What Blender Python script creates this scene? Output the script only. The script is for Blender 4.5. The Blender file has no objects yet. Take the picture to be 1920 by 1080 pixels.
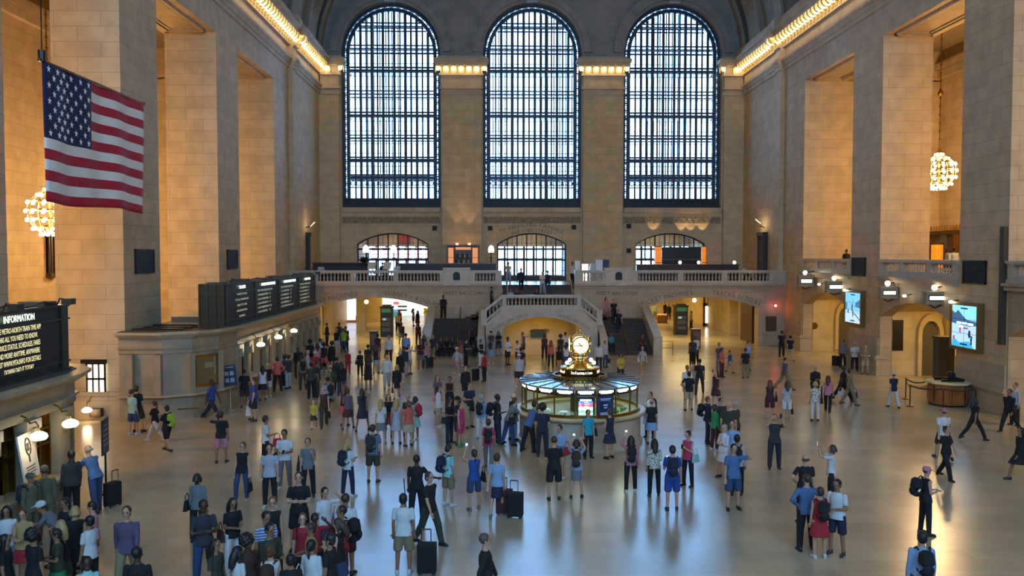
import bpy, bmesh, math, random
from math import pi, sin, cos, tan, atan2, sqrt, radians
from mathutils import Vector, Matrix, Quaternion
random.seed(7)
SC = bpy.context.scene
COL = SC.collection

# ---------------------------------------------------------------- camera
F = 1550.0; CX, CY = 960.0, 540.0
CAM = Vector((0, 0, 6.8))
PITCH, YAW = math.atan(62/F), math.atan(28/F)
camd = bpy.data.cameras.new('camera'); camd.sensor_width = 36; camd.lens = F/1920*36
camd.clip_end = 1000
camo = bpy.data.objects.new('camera', camd); COL.objects.link(camo)
camo.location = CAM; camo.rotation_euler = (pi/2-PITCH, 0, -YAW)
SC.camera = camo
RM = camo.rotation_euler.to_matrix()
def ray(px, py):
    return RM @ Vector(((px-CX)/F, -(py-CY)/F, -1))
def on_z(px, py, z=0.0):          # point of the plane Z=z seen at a pixel
    r = ray(px, py); return CAM + r*((z-CAM.z)/r.z)
def on_y(px, py, y):              # point of the plane Y=y
    r = ray(px, py); return CAM + r*(y/r.y)
def on_x(px, py, x):
    r = ray(px, py); return CAM + r*(x/r.x)

# ---------------------------------------------------------------- mesh builder
class MB:
    def __init__(s): s.v = []; s.f = []; s.m = []; s.cur = 0
    def mat(s, i): s.cur = i; return s
    def add(s, vs, fs, M=None):
        b = len(s.v)
        s.v += [tuple(M @ Vector(p)) for p in vs] if M is not None else [tuple(p) for p in vs]
        s.f += [tuple(i+b for i in f) for f in fs]; s.m += [s.cur]*len(fs)
        return s
    def box(s, x0, y0, z0, x1, y1, z1, M=None):
        if x0 > x1: x0, x1 = x1, x0
        if y0 > y1: y0, y1 = y1, y0
        if z0 > z1: z0, z1 = z1, z0
        return s.add([(x0,y0,z0),(x1,y0,z0),(x1,y1,z0),(x0,y1,z0),(x0,y0,z1),(x1,y0,z1),(x1,y1,z1),(x0,y1,z1)],
            [(0,3,2,1),(4,5,6,7),(0,1,5,4),(1,2,6,5),(2,3,7,6),(3,0,4,7)], M)
    def cbox(s, c, d, M=None):
        return s.box(c[0]-d[0]/2, c[1]-d[1]/2, c[2]-d[2]/2, c[0]+d[0]/2, c[1]+d[1]/2, c[2]+d[2]/2, M)
    def hexa(s, p):               # 8 corners in box() order
        return s.add(p, [(0,3,2,1),(4,5,6,7),(0,1,5,4),(1,2,6,5),(2,3,7,6),(3,0,4,7)])
    def lathe(s, prof, c=(0,0,0), n=16, a0=0, a1=2*pi, M=None, ring=False):
        if ring: prof = list(prof)+[prof[0]]
        full = abs(a1-a0) > 2*pi-1e-4; k = n if full else n+1
        vs = []
        for j in range(k):
            a = a0+(a1-a0)*j/n
            vs += [(c[0]+r*cos(a), c[1]+r*sin(a), c[2]+z) for r, z in prof]
        L = len(prof); fs = []
        for j in range(n):
            b0 = j*L; b1 = ((j+1) % k)*L
            for i in range(L-1): fs.append((b0+i, b1+i, b1+i+1, b0+i+1))
        if full and not ring:
            if prof[0][0] > 1e-6: fs.append(tuple(reversed([j*L for j in range(k)])))
            if prof[-1][0] > 1e-6: fs.append(tuple([j*L+L-1 for j in range(k)]))
        return s.add(vs, fs, M)
    def cyl(s, x, y, z0, z1, r, n=12, r2=None):
        return s.lathe([(r, z0), (r if r2 is None else r2, z1)], (x, y, 0), n)
    def sphere(s, c, r, n=10, k=6, M=None, sc=(1,1,1)):
        prof = [(r*sin(pi*i/k), -r*cos(pi*i/k)) for i in range(k+1)]
        prof[0] = (0, -r); prof[-1] = (0, r)
        T = Matrix.Translation(c) @ Matrix.Diagonal((*sc, 1))
        return s.lathe(prof, (0,0,0), n, M=(M @ T) if M is not None else T)
    def tube(s, pts, r, n=8, close=False, cap=True):
        pts = [Vector(p) for p in pts]; k = len(pts); vs = []; fs = []
        rr = r if isinstance(r, (list, tuple)) else [r]*k
        up0 = Vector((0,0,1))
        for i, p in enumerate(pts):
            if close: t = pts[(i+1)%k]-pts[i-1]
            else: t = pts[min(i+1,k-1)]-pts[max(i-1,0)]
            t.normalize()
            u = t.cross(up0)
            if u.length < 1e-3: u = t.cross(Vector((0,1,0)))
            u.normalize(); w = t.cross(u)
            for j in range(n):
                a = 2*pi*j/n; vs.append(p+u*(cos(a)*rr[i])+w*(sin(a)*rr[i]))
        for i in range(k if close else k-1):
            b0 = i*n; b1 = ((i+1)%k)*n
            for j in range(n): fs.append((b0+j, b0+(j+1)%n, b1+(j+1)%n, b1+j))
        if cap and not close:
            fs.append(tuple(range(n-1,-1,-1))); fs.append(tuple((k-1)*n+j for j in range(n)))
        return s.add(vs, fs)
    def bar(s, a, b, w, h=None):  # rectangular bar between two points
        a = Vector(a); b = Vector(b); h = w if h is None else h
        t = (b-a).normalized(); u = t.cross(Vector((0,0,1)))
        if u.length < 1e-3: u = Vector((1,0,0))
        u.normalize(); v = t.cross(u)
        vs = [p+u*(i*w/2)+v*(j*h/2) for p in (a,b) for i,j in ((-1,-1),(1,-1),(1,1),(-1,1))]
        return s.add(vs, [(0,3,2,1),(4,5,6,7),(0,1,5,4),(1,2,6,5),(2,3,7,6),(3,0,4,7)])
    def prism(s, poly, d0, d1, axis='y'):  # polygon (u,z) extruded along an axis
        n = len(poly)
        def P(u, z, d): return (u, d, z) if axis == 'y' else ((d, u, z) if axis == 'x' else (u, z, d))
        vs = [P(u, z, d0) for u, z in poly]+[P(u, z, d1) for u, z in poly]
        fs = [tuple(range(n)), tuple(range(2*n-1, n-1, -1))]
        fs += [(i, i+n, (i+1)%n+n, (i+1)%n) for i in range(n)]
        return s.add(vs, fs)
    def build(s, name, mats, parent=None, smooth=False, local=False, origin=True, fix=True):
        if not isinstance(mats, (list, tuple)): mats = [mats]
        off = Vector((0,0,0)); vs = s.v
        if parent is not None:
            if not local: off = world_loc(parent)
        elif origin and vs:
            xs = [p[0] for p in vs]; ys = [p[1] for p in vs]
            off = Vector(((min(xs)+max(xs))/2, (min(ys)+max(ys))/2, min(p[2] for p in vs)))
        if off.length > 0: vs = [(p[0]-off.x, p[1]-off.y, p[2]-off.z) for p in vs]
        me = bpy.data.meshes.new(name); me.from_pydata(vs, [], s.f)
        for m in mats: me.materials.append(m)
        if len(mats) > 1: me.polygons.foreach_set('material_index', s.m)
        if smooth: me.polygons.foreach_set('use_smooth', [True]*len(s.f))
        if fix:
            bm = bmesh.new(); bm.from_mesh(me); bmesh.ops.recalc_face_normals(bm, faces=bm.faces); bm.to_mesh(me); bm.free()
        me.update()
        o = bpy.data.objects.new(name, me); COL.objects.link(o)
        if parent is not None: o.parent = parent
        else: o.location = off
        return o
def world_loc(o):
    p = Vector((0,0,0))
    while o is not None: p = p+Vector(o.location); o = o.parent
    return p
def tag(o, label, cat, group=None, kind=None):
    o['label'] = label; o['category'] = cat
    if group: o['group'] = group
    if kind: o['kind'] = kind
    return o
def empty(name, loc, label=None, cat=None, group=None, rz=0):
    o = bpy.data.objects.new(name, None); COL.objects.link(o); o.location = loc; o.rotation_euler = (0,0,rz)
    o.empty_display_size = 0.2
    if label: tag(o, label, cat, group)
    return o
def struct(o): o['kind'] = 'structure'; return o
KIDS = {}
def copy_tree(o, loc=None, label=None, group=None, parent=None, rz=None):
    c = o.copy(); COL.objects.link(c)
    if parent is not None: c.parent = parent
    if loc is not None: c.location = loc
    if rz is not None: c.rotation_euler = (0,0,rz)
    if label: c['label'] = label
    if group: c['group'] = group
    for ch in list(o.children): copy_tree(ch, parent=c)
    return c
_txt = {}
def text(mb, s, size, M, align='CENTER', depth=0.0, sx=1.0, space=1.0):
    """lettering as geometry, written in the local XY plane of M"""
    key = (s, align, space)
    if key not in _txt:
        cu = bpy.data.curves.new('t', 'FONT'); cu.body = s; cu.align_x = align; cu.align_y = 'CENTER'; cu.resolution_u = 2
        cu.space_character = space
        o = bpy.data.objects.new('t', cu); COL.objects.link(o)
        dg = bpy.context.evaluated_depsgraph_get(); me = o.evaluated_get(dg).to_mesh()
        _txt[key] = ([tuple(v.co) for v in me.vertices], [tuple(p.vertices) for p in me.polygons])
        o.evaluated_get(dg).to_mesh_clear()
        bpy.data.objects.remove(o); bpy.data.curves.remove(cu)
    vs, fs = _txt[key]
    T = M @ Matrix.Diagonal((size*sx, size, size, 1))
    mb.add(vs, fs, T)
def face_M(p, nrm):   # local X to the reader's right, local Y up, for a vertical face with outward normal nrm
    n = Vector(nrm).normalized(); x = Vector((0,0,1)).cross(n); x.normalize(); y = n.cross(x)
    M = Matrix((x, y, n)).transposed().to_4x4(); M.translation = Vector(p)
    return M
def arc_text(mb, s, size, cx, y, zc, R, a_mid, sx=1.0, dirn=1):
    """letters following a circle in the XZ plane, facing -Y"""
    w = [size*sx*(0.42 if c in 'I1' else (0.33 if c in ' .' else 0.74)) for c in s]
    tot = sum(w); a = a_mid+tot/2/R
    for c, wi in zip(s, w):
        a -= wi/2/R
        if c != ' ':
            p = (cx+R*cos(a), y, zc+R*sin(a))
            M = face_M(p, (0,-1,0)) @ Matrix.Rotation(a-pi/2, 4, 'Z')
            text(mb, c, size, M, sx=sx)
        a -= wi/2/R

# ---------------------------------------------------------------- materials
def srgb(h):
    if isinstance(h, str):
        h = h.lstrip('#'); c = [int(h[i:i+2], 16)/255 for i in (0,2,4)]
    else: c = [x/255 for x in h]
    return tuple(x/12.92 if x <= .04045 else ((x+.055)/1.055)**2.4 for x in c)+(1,)
_mats = {}
def mat(name, col, rough=0.6, metal=0.0, emit=None, estr=0.0, spec=0.5, noise=0.0, nscale=8.0, alpha=None):
    if name in _mats: return _mats[name]
    m = bpy.data.materials.new(name); m.use_nodes = True; nt = m.node_tree
    b = nt.nodes['Principled BSDF']
    b.inputs['Base Color'].default_value = srgb(col); b.inputs['Roughness'].default_value = rough
    b.inputs['Metallic'].default_value = metal; b.inputs['Specular IOR Level'].default_value = spec
    if emit is not None:
        b.inputs['Emission Color'].default_value = srgb(emit); b.inputs['Emission Strength'].default_value = estr
    if noise > 0:
        tc = nt.nodes.new('ShaderNodeTexCoord'); no = nt.nodes.new('ShaderNodeTexNoise')
        no.inputs['Scale'].default_value = nscale; no.inputs['Detail'].default_value = 4
        mr = nt.nodes.new('ShaderNodeMapRange'); mr.inputs[1].default_value = .3; mr.inputs[2].default_value = .7
        mr.inputs[3].default_value = 1-noise; mr.inputs[4].default_value = 1+noise
        hs = nt.nodes.new('ShaderNodeHueSaturation'); hs.inputs['Color'].default_value = srgb(col)
        nt.links.new(tc.outputs['Object'], no.inputs['Vector']); nt.links.new(no.outputs['Fac'], mr.inputs[0])
        nt.links.new(mr.outputs[0], hs.inputs['Value']); nt.links.new(hs.outputs[0], b.inputs['Base Color'])
    _mats[name] = m
    return m
def stone(name, c1, c2, mortar, bw=1.5, rh=0.62, rough=0.75, ms=0.010, noise=0.12):
    """ashlar: running-bond blocks on vertical faces, plain on horizontal ones"""
    m = bpy.data.materials.new(name); m.use_nodes = True; nt = m.node_tree; N = nt.nodes; L = nt.links
    b = N['Principled BSDF']; b.inputs['Roughness'].default_value = rough; b.inputs['Specular IOR Level'].default_value = .3
    g = N.new('ShaderNodeNewGeometry'); sp = N.new('ShaderNodeSeparateXYZ'); sn = N.new('ShaderNodeSeparateXYZ')
    L.new(g.outputs['Position'], sp.inputs[0]); L.new(g.outputs['Normal'], sn.inputs[0])
    ab = N.new('ShaderNodeMath'); ab.operation = 'ABSOLUTE'; L.new(sn.outputs['X'], ab.inputs[0])
    gt = N.new('ShaderNodeMath'); gt.operation = 'GREATER_THAN'; gt.inputs[1].default_value = .7; L.new(ab.outputs[0], gt.inputs[0])
    mx = N.new('ShaderNodeMix'); mx.data_type = 'FLOAT'; L.new(gt.outputs[0], mx.inputs[0]); L.new(sp.outputs['X'], mx.inputs[2]); L.new(sp.outputs['Y'], mx.inputs[3])
    cb = N.new('ShaderNodeCombineXYZ'); L.new(mx.outputs[0], cb.inputs[0]); L.new(sp.outputs['Z'], cb.inputs[1])
    br = N.new('ShaderNodeTexBrick'); br.inputs['Scale'].default_value = 1; br.inputs['Brick Width'].default_value = bw
    br.inputs['Row Height'].default_value = rh; br.inputs['Mortar Size'].default_value = ms; br.inputs['Mortar Smooth'].default_value = .3
    br.inputs['Color1'].default_value = srgb(c1); br.inputs['Color2'].default_value = srgb(c2); br.inputs['Mortar'].default_value = srgb(mortar)
    L.new(cb.outputs[0], br.inputs['Vector'])
    no = N.new('ShaderNodeTexNoise'); no.inputs['Scale'].default_value = 1.3; no.inputs['Detail'].default_value = 6; L.new(g.outputs['Position'], no.inputs['Vector'])
    mr = N.new('ShaderNodeMapRange'); mr.inputs[1].default_value = .3; mr.inputs[2].default_value = .7; mr.inputs[3].default_value = 1-noise; mr.inputs[4].default_value = 1+noise
    L.new(no.outputs['Fac'], mr.inputs[0])
    hs = N.new('ShaderNodeHueSaturation'); L.new(mr.outputs[0], hs.inputs['Value']); L.new(br.outputs['Color'], hs.inputs['Color'])
    L.new(hs.outputs[0], b.inputs['Base Color'])
    bp = N.new('ShaderNodeBump'); bp.inputs['Strength'].default_value = .5; bp.inputs['Distance'].default_value = .02
    inv = N.new('ShaderNodeMath'); inv.operation = 'SUBTRACT'; inv.inputs[0].default_value = 1; L.new(br.outputs['Fac'], inv.inputs[1])
    L.new(inv.outputs[0], bp.inputs['Height']); L.new(bp.outputs[0], b.inputs['Normal'])
    _mats[name] = m
    return m
def floor_mat():
    m = bpy.data.materials.new('marble_floor'); m.use_nodes = True; nt = m.node_tree; N = nt.nodes; L = nt.links
    b = N['Principled BSDF']; b.inputs['Specular IOR Level'].default_value = .95
    g = N.new('ShaderNodeNewGeometry')
    mp = N.new('ShaderNodeMapping'); L.new(g.outputs['Position'], mp.inputs[0]); mp.inputs['Location'].default_value = (.35, .2, 0)
    br = N.new('ShaderNodeTexBrick'); br.inputs['Scale'].default_value = 1; br.inputs['Brick Width'].default_value = 1.3
    br.inputs['Row Height'].default_value = .65; br.inputs['Mortar Size'].default_value = .005
    br.inputs['Color1'].default_value = srgb('#ab9b7e'); br.inputs['Color2'].default_value = srgb('#a19174'); br.inputs['Mortar'].default_value = srgb('#998a6e')
    br.inputs['Bias'].default_value = -.1
    L.new(mp.outputs[0], br.inputs['Vector'])
    no = N.new('ShaderNodeTexNoise'); no.inputs['Scale'].default_value = .35; no.inputs['Detail'].default_value = 4; L.new(g.outputs['Position'], no.inputs['Vector'])
    mr = N.new('ShaderNodeMapRange'); mr.inputs[1].default_value = .3; mr.inputs[2].default_value = .7; mr.inputs[3].default_value = .82; mr.inputs[4].default_value = 1.15
    L.new(no.outputs['Fac'], mr.inputs[0])
    hs = N.new('ShaderNodeHueSaturation'); L.new(mr.outputs[0], hs.inputs['Value']); L.new(br.outputs['Color'], hs.inputs['Color']); L.new(hs.outputs[0], b.inputs['Base Color'])
    mr2 = N.new('ShaderNodeMapRange'); mr2.inputs[1].default_value = .3; mr2.inputs[2].default_value = .7; mr2.inputs[3].default_value = .21; mr2.inputs[4].default_value = .27
    n2 = N.new('ShaderNodeTexNoise'); n2.inputs['Scale'].default_value = .5; n2.inputs['Detail'].default_value = 2; L.new(g.outputs['Position'], n2.inputs['Vector'])
    L.new(n2.outputs['Fac'], mr2.inputs[0]); L.new(mr2.outputs[0], b.inputs['Roughness'])
    return m
def glass(name, tint='#ffffff', gl=0.08, rough=0.02):
    if name in _mats: return _mats[name]
    m = bpy.data.materials.new(name); m.use_nodes = True; nt = m.node_tree; N = nt.nodes; L = nt.links
    N.remove(N['Principled BSDF'])
    t = N.new('ShaderNodeBsdfTransparent'); t.inputs[0].default_value = srgb(tint)
    g = N.new('ShaderNodeBsdfGlossy'); g.inputs['Roughness'].default_value = rough
    x = N.new('ShaderNodeMixShader'); x.inputs[0].default_value = gl
    L.new(t.outputs[0], x.inputs[1]); L.new(g.outputs[0], x.inputs[2]); L.new(x.outputs[0], N['Material Output'].inputs[0])
    _mats[name] = m
    return m
def emis(name, col, s):
    return mat(name, '#202020', .5, emit=col, estr=s)

STONE = stone('caen_stone', '#b8a27f', '#b09a77', '#8f7c60', bw=1.9)
STONE_N = stone('warm_stone_reveal', '#b8a27c', '#b09974', '#8f7b5d', bw=1.9)
PLAIN = stone('dressed_stone', '#b4a084', '#ab967a', '#8c7a61', bw=2.4, rh=1.4, ms=.006)
LOWER = stone('lower_stone', '#a8957a', '#9a886e', '#74664f', bw=1.6, rh=.8, ms=.008, rough=.5)
BOTT = mat('botticino_marble', '#a59a86', .35, noise=.12, nscale=3)
BOTT2 = mat('counter_marble', '#a49372', .3, noise=.15, nscale=2)
FLOOR = floor_mat()
IRON = mat('blackened_iron', '#20262b', .55, .3)
IRON2 = mat('iron_ornament', '#2c3640', .5, .3)
VAULT = mat('vault_plaster', '#7d7b73', .9, noise=.15, nscale=.6)
CARVE = mat('carved_stone', '#85775f', .9, noise=.35, nscale=5)
DARKMETAL = mat('dark_metal', '#14140f', .45, .4)
BOARD = mat('board_green_black', '#1c2018', .5, .2)
BRASS = mat('aged_brass', '#8d6a2c', .3, 1.0)
GOLD = mat('polished_gold', '#e3c27a', .22, 1.0)
BULB = emis('warm_bulb', '#ffdf9a', 14)
CBULB = emis('cornice_bulb', '#ffe2a2', 11)
WHITE_LIT = emis('white_lit_panel', '#fff6e6', 5)
WOOD = mat('mahogany', '#3c2013', .4, noise=.25, nscale=4)
WOOD2 = mat('desk_wood', '#8a5226', .4, noise=.3, nscale=3)
BLACK = mat('black_plastic', '#0b0b0c', .5)
STAIRC = mat('stair_stone', '#43352a', .7, noise=.15, nscale=3)
GLASS = glass('window_glass', '#eef6ff', .05)
SKY, EXPO = 14.0, 0.5
# ================================================================ the hall
XL, XR, AX = -15.4, 21.5, 3.05
YW, YE, YB = 72.0, -12.0, 61.2          # window wall, east wall, front of the west balcony
ZW, ZN = 4.55, 5.5                      # floors of the west and the north balcony
PIERS = [(-12.0,-8.6), (-0.9,2.9), (10.8,14.6), (22.5,26.3), (34.4,38.1), (46.1,49.9)]
WEND = 57.8                             # the closed corner stretch runs from here to the window wall

def arch_wall(mb, axis, u0, u1, z0, z1, v0, v1, ops, step=0.22):
    """wall slab with arched openings; ops: (uc, half, zb, zspring, rise, shape)"""
    br = {u0, u1}
    for uc, h, *_ in ops:
        br |= {max(u0, uc-h), min(u1, uc+h)}
    br = sorted(br); us = []
    for a, b in zip(br[:-1], br[1:]):
        inside = any(uc-h-1e-6 <= a and b <= uc+h+1e-6 for uc, h, *_ in ops)
        n = max(1, int((b-a)/step)) if inside else 1
        us += [a+(b-a)*i/n for i in range(n)]
    us.append(br[-1])
    def top(o, u):
        uc, h, zb, zs, rise, shape = o; t = min(1, abs(u-uc)/h)
        if shape == 'rect': return zs
        if shape == 'round': return zs+rise*sqrt(max(0, 1-t*t))
        R = (h*h+rise*rise)/(2*rise); return zs+sqrt(max(0, R*R-(t*h)**2))-(R-rise)
    for a, b in zip(us[:-1], us[1:]):
        mid = (a+b)/2
        cut = sorted([o for o in ops if o[0]-o[1] < mid < o[0]+o[1]], key=lambda o: o[2])
        lo = (z0, z0); spans = []
        for o in cut:
            if o[2] > lo[0]+1e-4: spans.append((lo, (o[2], o[2])))
            lo = (top(o, a), top(o, b))
        if lo[0] < z1: spans.append((lo, (z1, z1)))
        for (la, lb), (ha, hb) in spans:
            if axis == 'x':
                mb.hexa([(a,v0,la),(b,v0,lb),(b,v1,lb),(a,v1,la),(a,v0,ha),(b,v0,hb),(b,v1,hb),(a,v1,ha)])
            else:
                mb.hexa([(v0,a,la),(v0,b,lb),(v1,b,lb),(v1,a,la),(v0,a,ha),(v0,b,hb),(v1,b,hb),(v1,a,ha)])

# ---- floor (with the ramp that dips under the middle landing)
m = MB(); m.box(-26, YE-1, -.3, 32, 56.3, 0); m.box(-26, 56.3, -.3, .2, 96, 0); m.box(5.9, 56.3, -.3, 32, 96, 0)
m.box(.2, 62.4, -.3, 5.9, 96, 0)
struct(m.build('floor', FLOOR))
m = MB(); m.hexa([(.2,56.3,-.3),(5.9,56.3,-.3),(5.9,62.4,-2.2),(.2,62.4,-2.2),(.2,56.3,0),(5.9,56.3,0),(5.9,62.4,-1.9),(.2,62.4,-1.9)])
struct(m.build('floor_ramp', FLOOR))

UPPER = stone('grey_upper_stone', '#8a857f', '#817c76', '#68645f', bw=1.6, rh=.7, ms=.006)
# ---- west wall with its three tall windows and three balcony doors
WC = [AX-12.2, AX, AX+12.2]; WHALF = 4.27; WZ0, WSPR = 10.9, 24.25
DOORS = [((on_y(736,478,72).x), 3.1), (on_y(997,478,72).x, 3.02), (on_y(1257,478,72).x, 3.05)]
ops = [(c, WHALF, WZ0, WSPR, WHALF, 'round') for c in WC]+[(c, h, ZW, 7.75, .95, 'seg') for c, h in DOORS]
m = MB(); arch_wall(m, 'x', XL-3, XR+3, 3.9, 23.6, YW, YW+1.4, ops)
struct(m.build('wall_west', STONE))
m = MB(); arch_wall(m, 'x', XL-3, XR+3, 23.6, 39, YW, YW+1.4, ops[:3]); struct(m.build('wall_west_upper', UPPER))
# piers between and beside the windows, with their caps
def cap_profile(x0, x1, y, zc=21.6):
    """stacked mouldings of one pier cap; y is the pier face"""
    q = MB()
    for o, za, zb in ((.10,20.55,20.75),(.0,20.75,21.0),(.18,21.0,21.2),(.02,21.2,22.15),(.22,22.15,22.32),(.12,22.32,22.95),(.62,22.95,23.2),(.78,23.2,23.5),(.4,23.5,23.75)):
        q.box(x0-o*.8, y-o, za, x1+o*.8, YW+.02, zb)
    return q
PF = YW-.45
pier_x = [(XL, WC[0]-WHALF-.12), (WC[0]+WHALF+.12, WC[1]-WHALF-.12), (WC[1]+WHALF+.12, WC[2]-WHALF-.12), (WC[2]+WHALF+.12, XR)]
for x0, x1 in pier_x:
    m = MB(); m.box(x0, PF, ZW-.3, x1, YW+.05, 20.6); struct(m.build('pillar', STONE))
    struct(cap_profile(x0+.3 if x0 == XL else x0, x1-.3 if x1 == XR else x1, PF).build('trim_1', PLAIN))
# arch mouldings, carved frieze under each window, sills
for i, c in enumerate(WC):
    m = MB()
    for r0, r1, d in ((WHALF, WHALF+.22, .10), (WHALF+.22, WHALF+.75, .28), (WHALF+.75, WHALF+.9, .38)):
        n = 40
        for k in range(n):
            a, b = pi*k/n, pi*(k+1)/n
            P = lambda r, t, y: (c+r*cos(t), y, WSPR+r*sin(t))
            m.hexa([P(r0,a,YW-d),P(r1,a,YW-d),P(r1,a,YW+.1),P(r0,a,YW+.1),P(r0,b,YW-d),P(r1,b,YW-d),P(r1,b,YW+.1),P(r0,b,YW+.1)])
    m.box(c-.5, YW-.6, WSPR+WHALF-.05, c+.5, YW+.1, WSPR+WHALF+1.1)          # keystone
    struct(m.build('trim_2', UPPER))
    m = MB(); m.box(c-WHALF+.05, YW-.3, 10.5, c+WHALF-.05, YW+.1, 10.9)
    struct(m.build('trim_3', PLAIN))
    m = MB(); m.box(c-WHALF+.05, YW-.10, 9.55, c+WHALF-.05, YW+.05, 10.1)
    for k in range(34):                                                          # running leaf carving
        x = c-WHALF+.3+k*(2*WHALF-.6)/33; m.sphere((x, YW-.1, 9.68+.28*(k%2)), .13, 6, 4, sc=(1,.5,1))
    struct(m.build('trim_4', CARVE))

# ---- windows: ornate iron border, close grid of bars, a second skin behind, walkways, glass
ZR = {333:1, 300:1, 216:1, 132:1, 258:0, 175:0, 90:0, 48:0}
def ztop(x, c, r): return WSPR+sqrt(max(0, r*r-(x-c)**2)) if abs(x-c) < r else WSPR
def window(idx, c):
    root = empty('window_%d' % idx, (c, YW+.9, WZ0)); root['kind'] = 'structure'
    RB = WHALF; RI = WHALF-.62
    def ring(mb, r, w, y0, y1, zb):
        n = 36; pts = [(c+r*cos(pi*k/n), WSPR+r*sin(pi*k/n)) for k in range(n+1)]
        pin = [(c+(r-w)*cos(pi*k/n), WSPR+(r-w)*sin(pi*k/n)) for k in range(n+1)]
        for k in range(n):
            (xa,za),(xb,zb_),(xc,zc),(xd,zd) = pts[k], pts[k+1], pin[k+1], pin[k]
            mb.hexa([(xd,y0,zd),(xa,y0,za),(xa,y1,za),(xd,y1,zd),(xc,y0,zc),(xb,y0,zb_),(xb,y1,zb_),(xc,y1,zc)])
        for s in (-1, 1): mb.box(c+s*r, y0, zb, c+s*(r-w), y1, WSPR)
    fr = MB(); ring(fr, RB, .16, YW+.55, YW+.85, WZ0); ring(fr, RI+.1, .14, YW+.55, YW+.85, WZ0)
    # ornament between the two border bars: rosettes and crossed strips
    z = WZ0+.5
    while z < WSPR:
        for s in (-1, 1):
            x = c+s*(RB-.31)
            fr.tube([(x+.16*cos(t*pi/4), YW+.7, z+.16*sin(t*pi/4)) for t in range(8)], .045, 5, close=True)
            fr.box(x-.2, YW+.66, z+.27, x+.2, YW+.74, z+.36)
            for q in (-1, 1): fr.bar((x-.2, YW+.7, z+.32-q*.3), (x+.2, YW+.7, z+.32+q*.3), .05)
        z += .64
    for k in range(1, 21):
        a = pi*k/21; r = RB-.31; p = Vector((c+r*cos(a), YW+.7, WSPR+r*sin(a)))
        fr.tube([p+Vector((.17*cos(t*pi/4), 0, .17*sin(t*pi/4))) for t in range(8)], .05, 5, close=True)
        a2 = a+pi/42; fr.bar((c+(RB-.55)*cos(a2), YW+.7, WSPR+(RB-.55)*sin(a2)), (c+RB*cos(a2), YW+.7, WSPR+RB*sin(a2)), .10)
    ring(fr, RB-.13, .12, YW+.62, YW+.8, WZ0); ring(fr, RI+.27, .22, YW+.62, YW+.8, WZ0)
    fr.build('border_frame', IRON2, root)
    sp = MB(); sp.box(c-RB+.05, YW+.5, WZ0, c+RB-.05, YW+.9, WZ0+.75)
    for k in range(17):
        x = c-RB+.5+k*(2*RB-1)/16; sp.box(x-.04, YW+.44, WZ0+.05, x+.04, YW+.5, WZ0+.7)
    sp.box(c-RB+.05, YW+.42, WZ0+.72, c+RB-.05, YW+.9, WZ0+.84)
    sp.build('sill_panel', IRON, root)
    nb = 15
    for layer, (y, w, nn) in enumerate(((YW+.7, .15, nb), (YW+2.3, .10, nb))):
        g = MB(); R = RI if layer == 0 else RB-.2
        for k in range(nn+1):
            x = c-R+2*R*k/nn + (0.12 if layer else 0)
            if abs(x-c) > R-.02: continue
            g.box(x-w/2, y-.05, WZ0+.8, x+w/2, y+.05, ztop(x, c, R))
            if layer == 0 and k % 2 == 0: g.box(x-w*.8, y-.09, WZ0+.8, x+w*.8, y-.04, ztop(x, c, R))
        for py, major in ZR.items():
            zz = on_y(996, py, 72.6).z
            hw = R if zz < WSPR else sqrt(max(.1, R*R-(zz-WSPR)**2))
            if major: g.box(c-hw, y-.1, zz-.16, c+hw, y+.1, zz+.05); g.box(c-hw, y-.1, zz+.15, c+hw, y+.1, zz+.29)
            else: g.box(c-hw, y-.07, zz-.16, c+hw, y+.07, zz-.04); g.box(c-hw, y-.07, zz+.12, c+hw, y+.07, zz+.24)
            if layer == 0:
                for dz in (-.55, .55):
                    if zz+dz < WSPR: g.box(c-hw, y-.02, zz+dz-.03, c+hw, y+.02, zz+dz+.03)
        if layer == 0:                        # ornament row just above the sill
            za, zb = on_y(996, 352, 72.6).z, on_y(996, 336, 72.6).z
            g.box(c-R, y-.06, za-.05, c+R, y+.06, za+.05)
            for k in range(nn):
                x = c-R+2*R*(k+.5)/nn
                g.tube([(x+.2*cos(t*pi/4), y, (za+zb)/2+.2*sin(t*pi/4)) for t in range(8)], .05, 5, close=True)
        g.build('glazing_bars' if layer == 0 else 'rear_glazing_bars', IRON2, root)
    wk = MB()
    for py in (300, 216, 132):
        zz = on_y(996, py, 72.6).z; wk.box(c-RI, YW+.8, zz-.22, c+RI, YW+2.2, zz-.12)
    wk.build('walkway', mat('walkway_glass', '#7fa0b5', .2), root)
    gp = MB(); n = 24
    pts = [(c-RB+.1, WZ0+.8), (c+RB-.1, WZ0+.8)]+[(c+(RB-.1)*cos(pi*k/n), WSPR+(RB-.1)*sin(pi*k/n)) for k in range(n+1)]
    gp.add([(x, YW+.76, z) for x, z in pts], [tuple(range(len(pts)))])
    gp.build('pane', GLASS, root)
    # reveal that closes the depth between the two skins
    rv = MB(); ring(rv, RB+.5, .48, YW+1.38, YW+2.5, WZ0-.2); rv.box(c-RB-.5, YW+1.38, WZ0-.3, c+RB+.5, YW+2.5, WZ0)
    rv.build('reveal', PLAIN, root)
    return root
for i, c in enumerate(WC): window(i+1, c)

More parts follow.
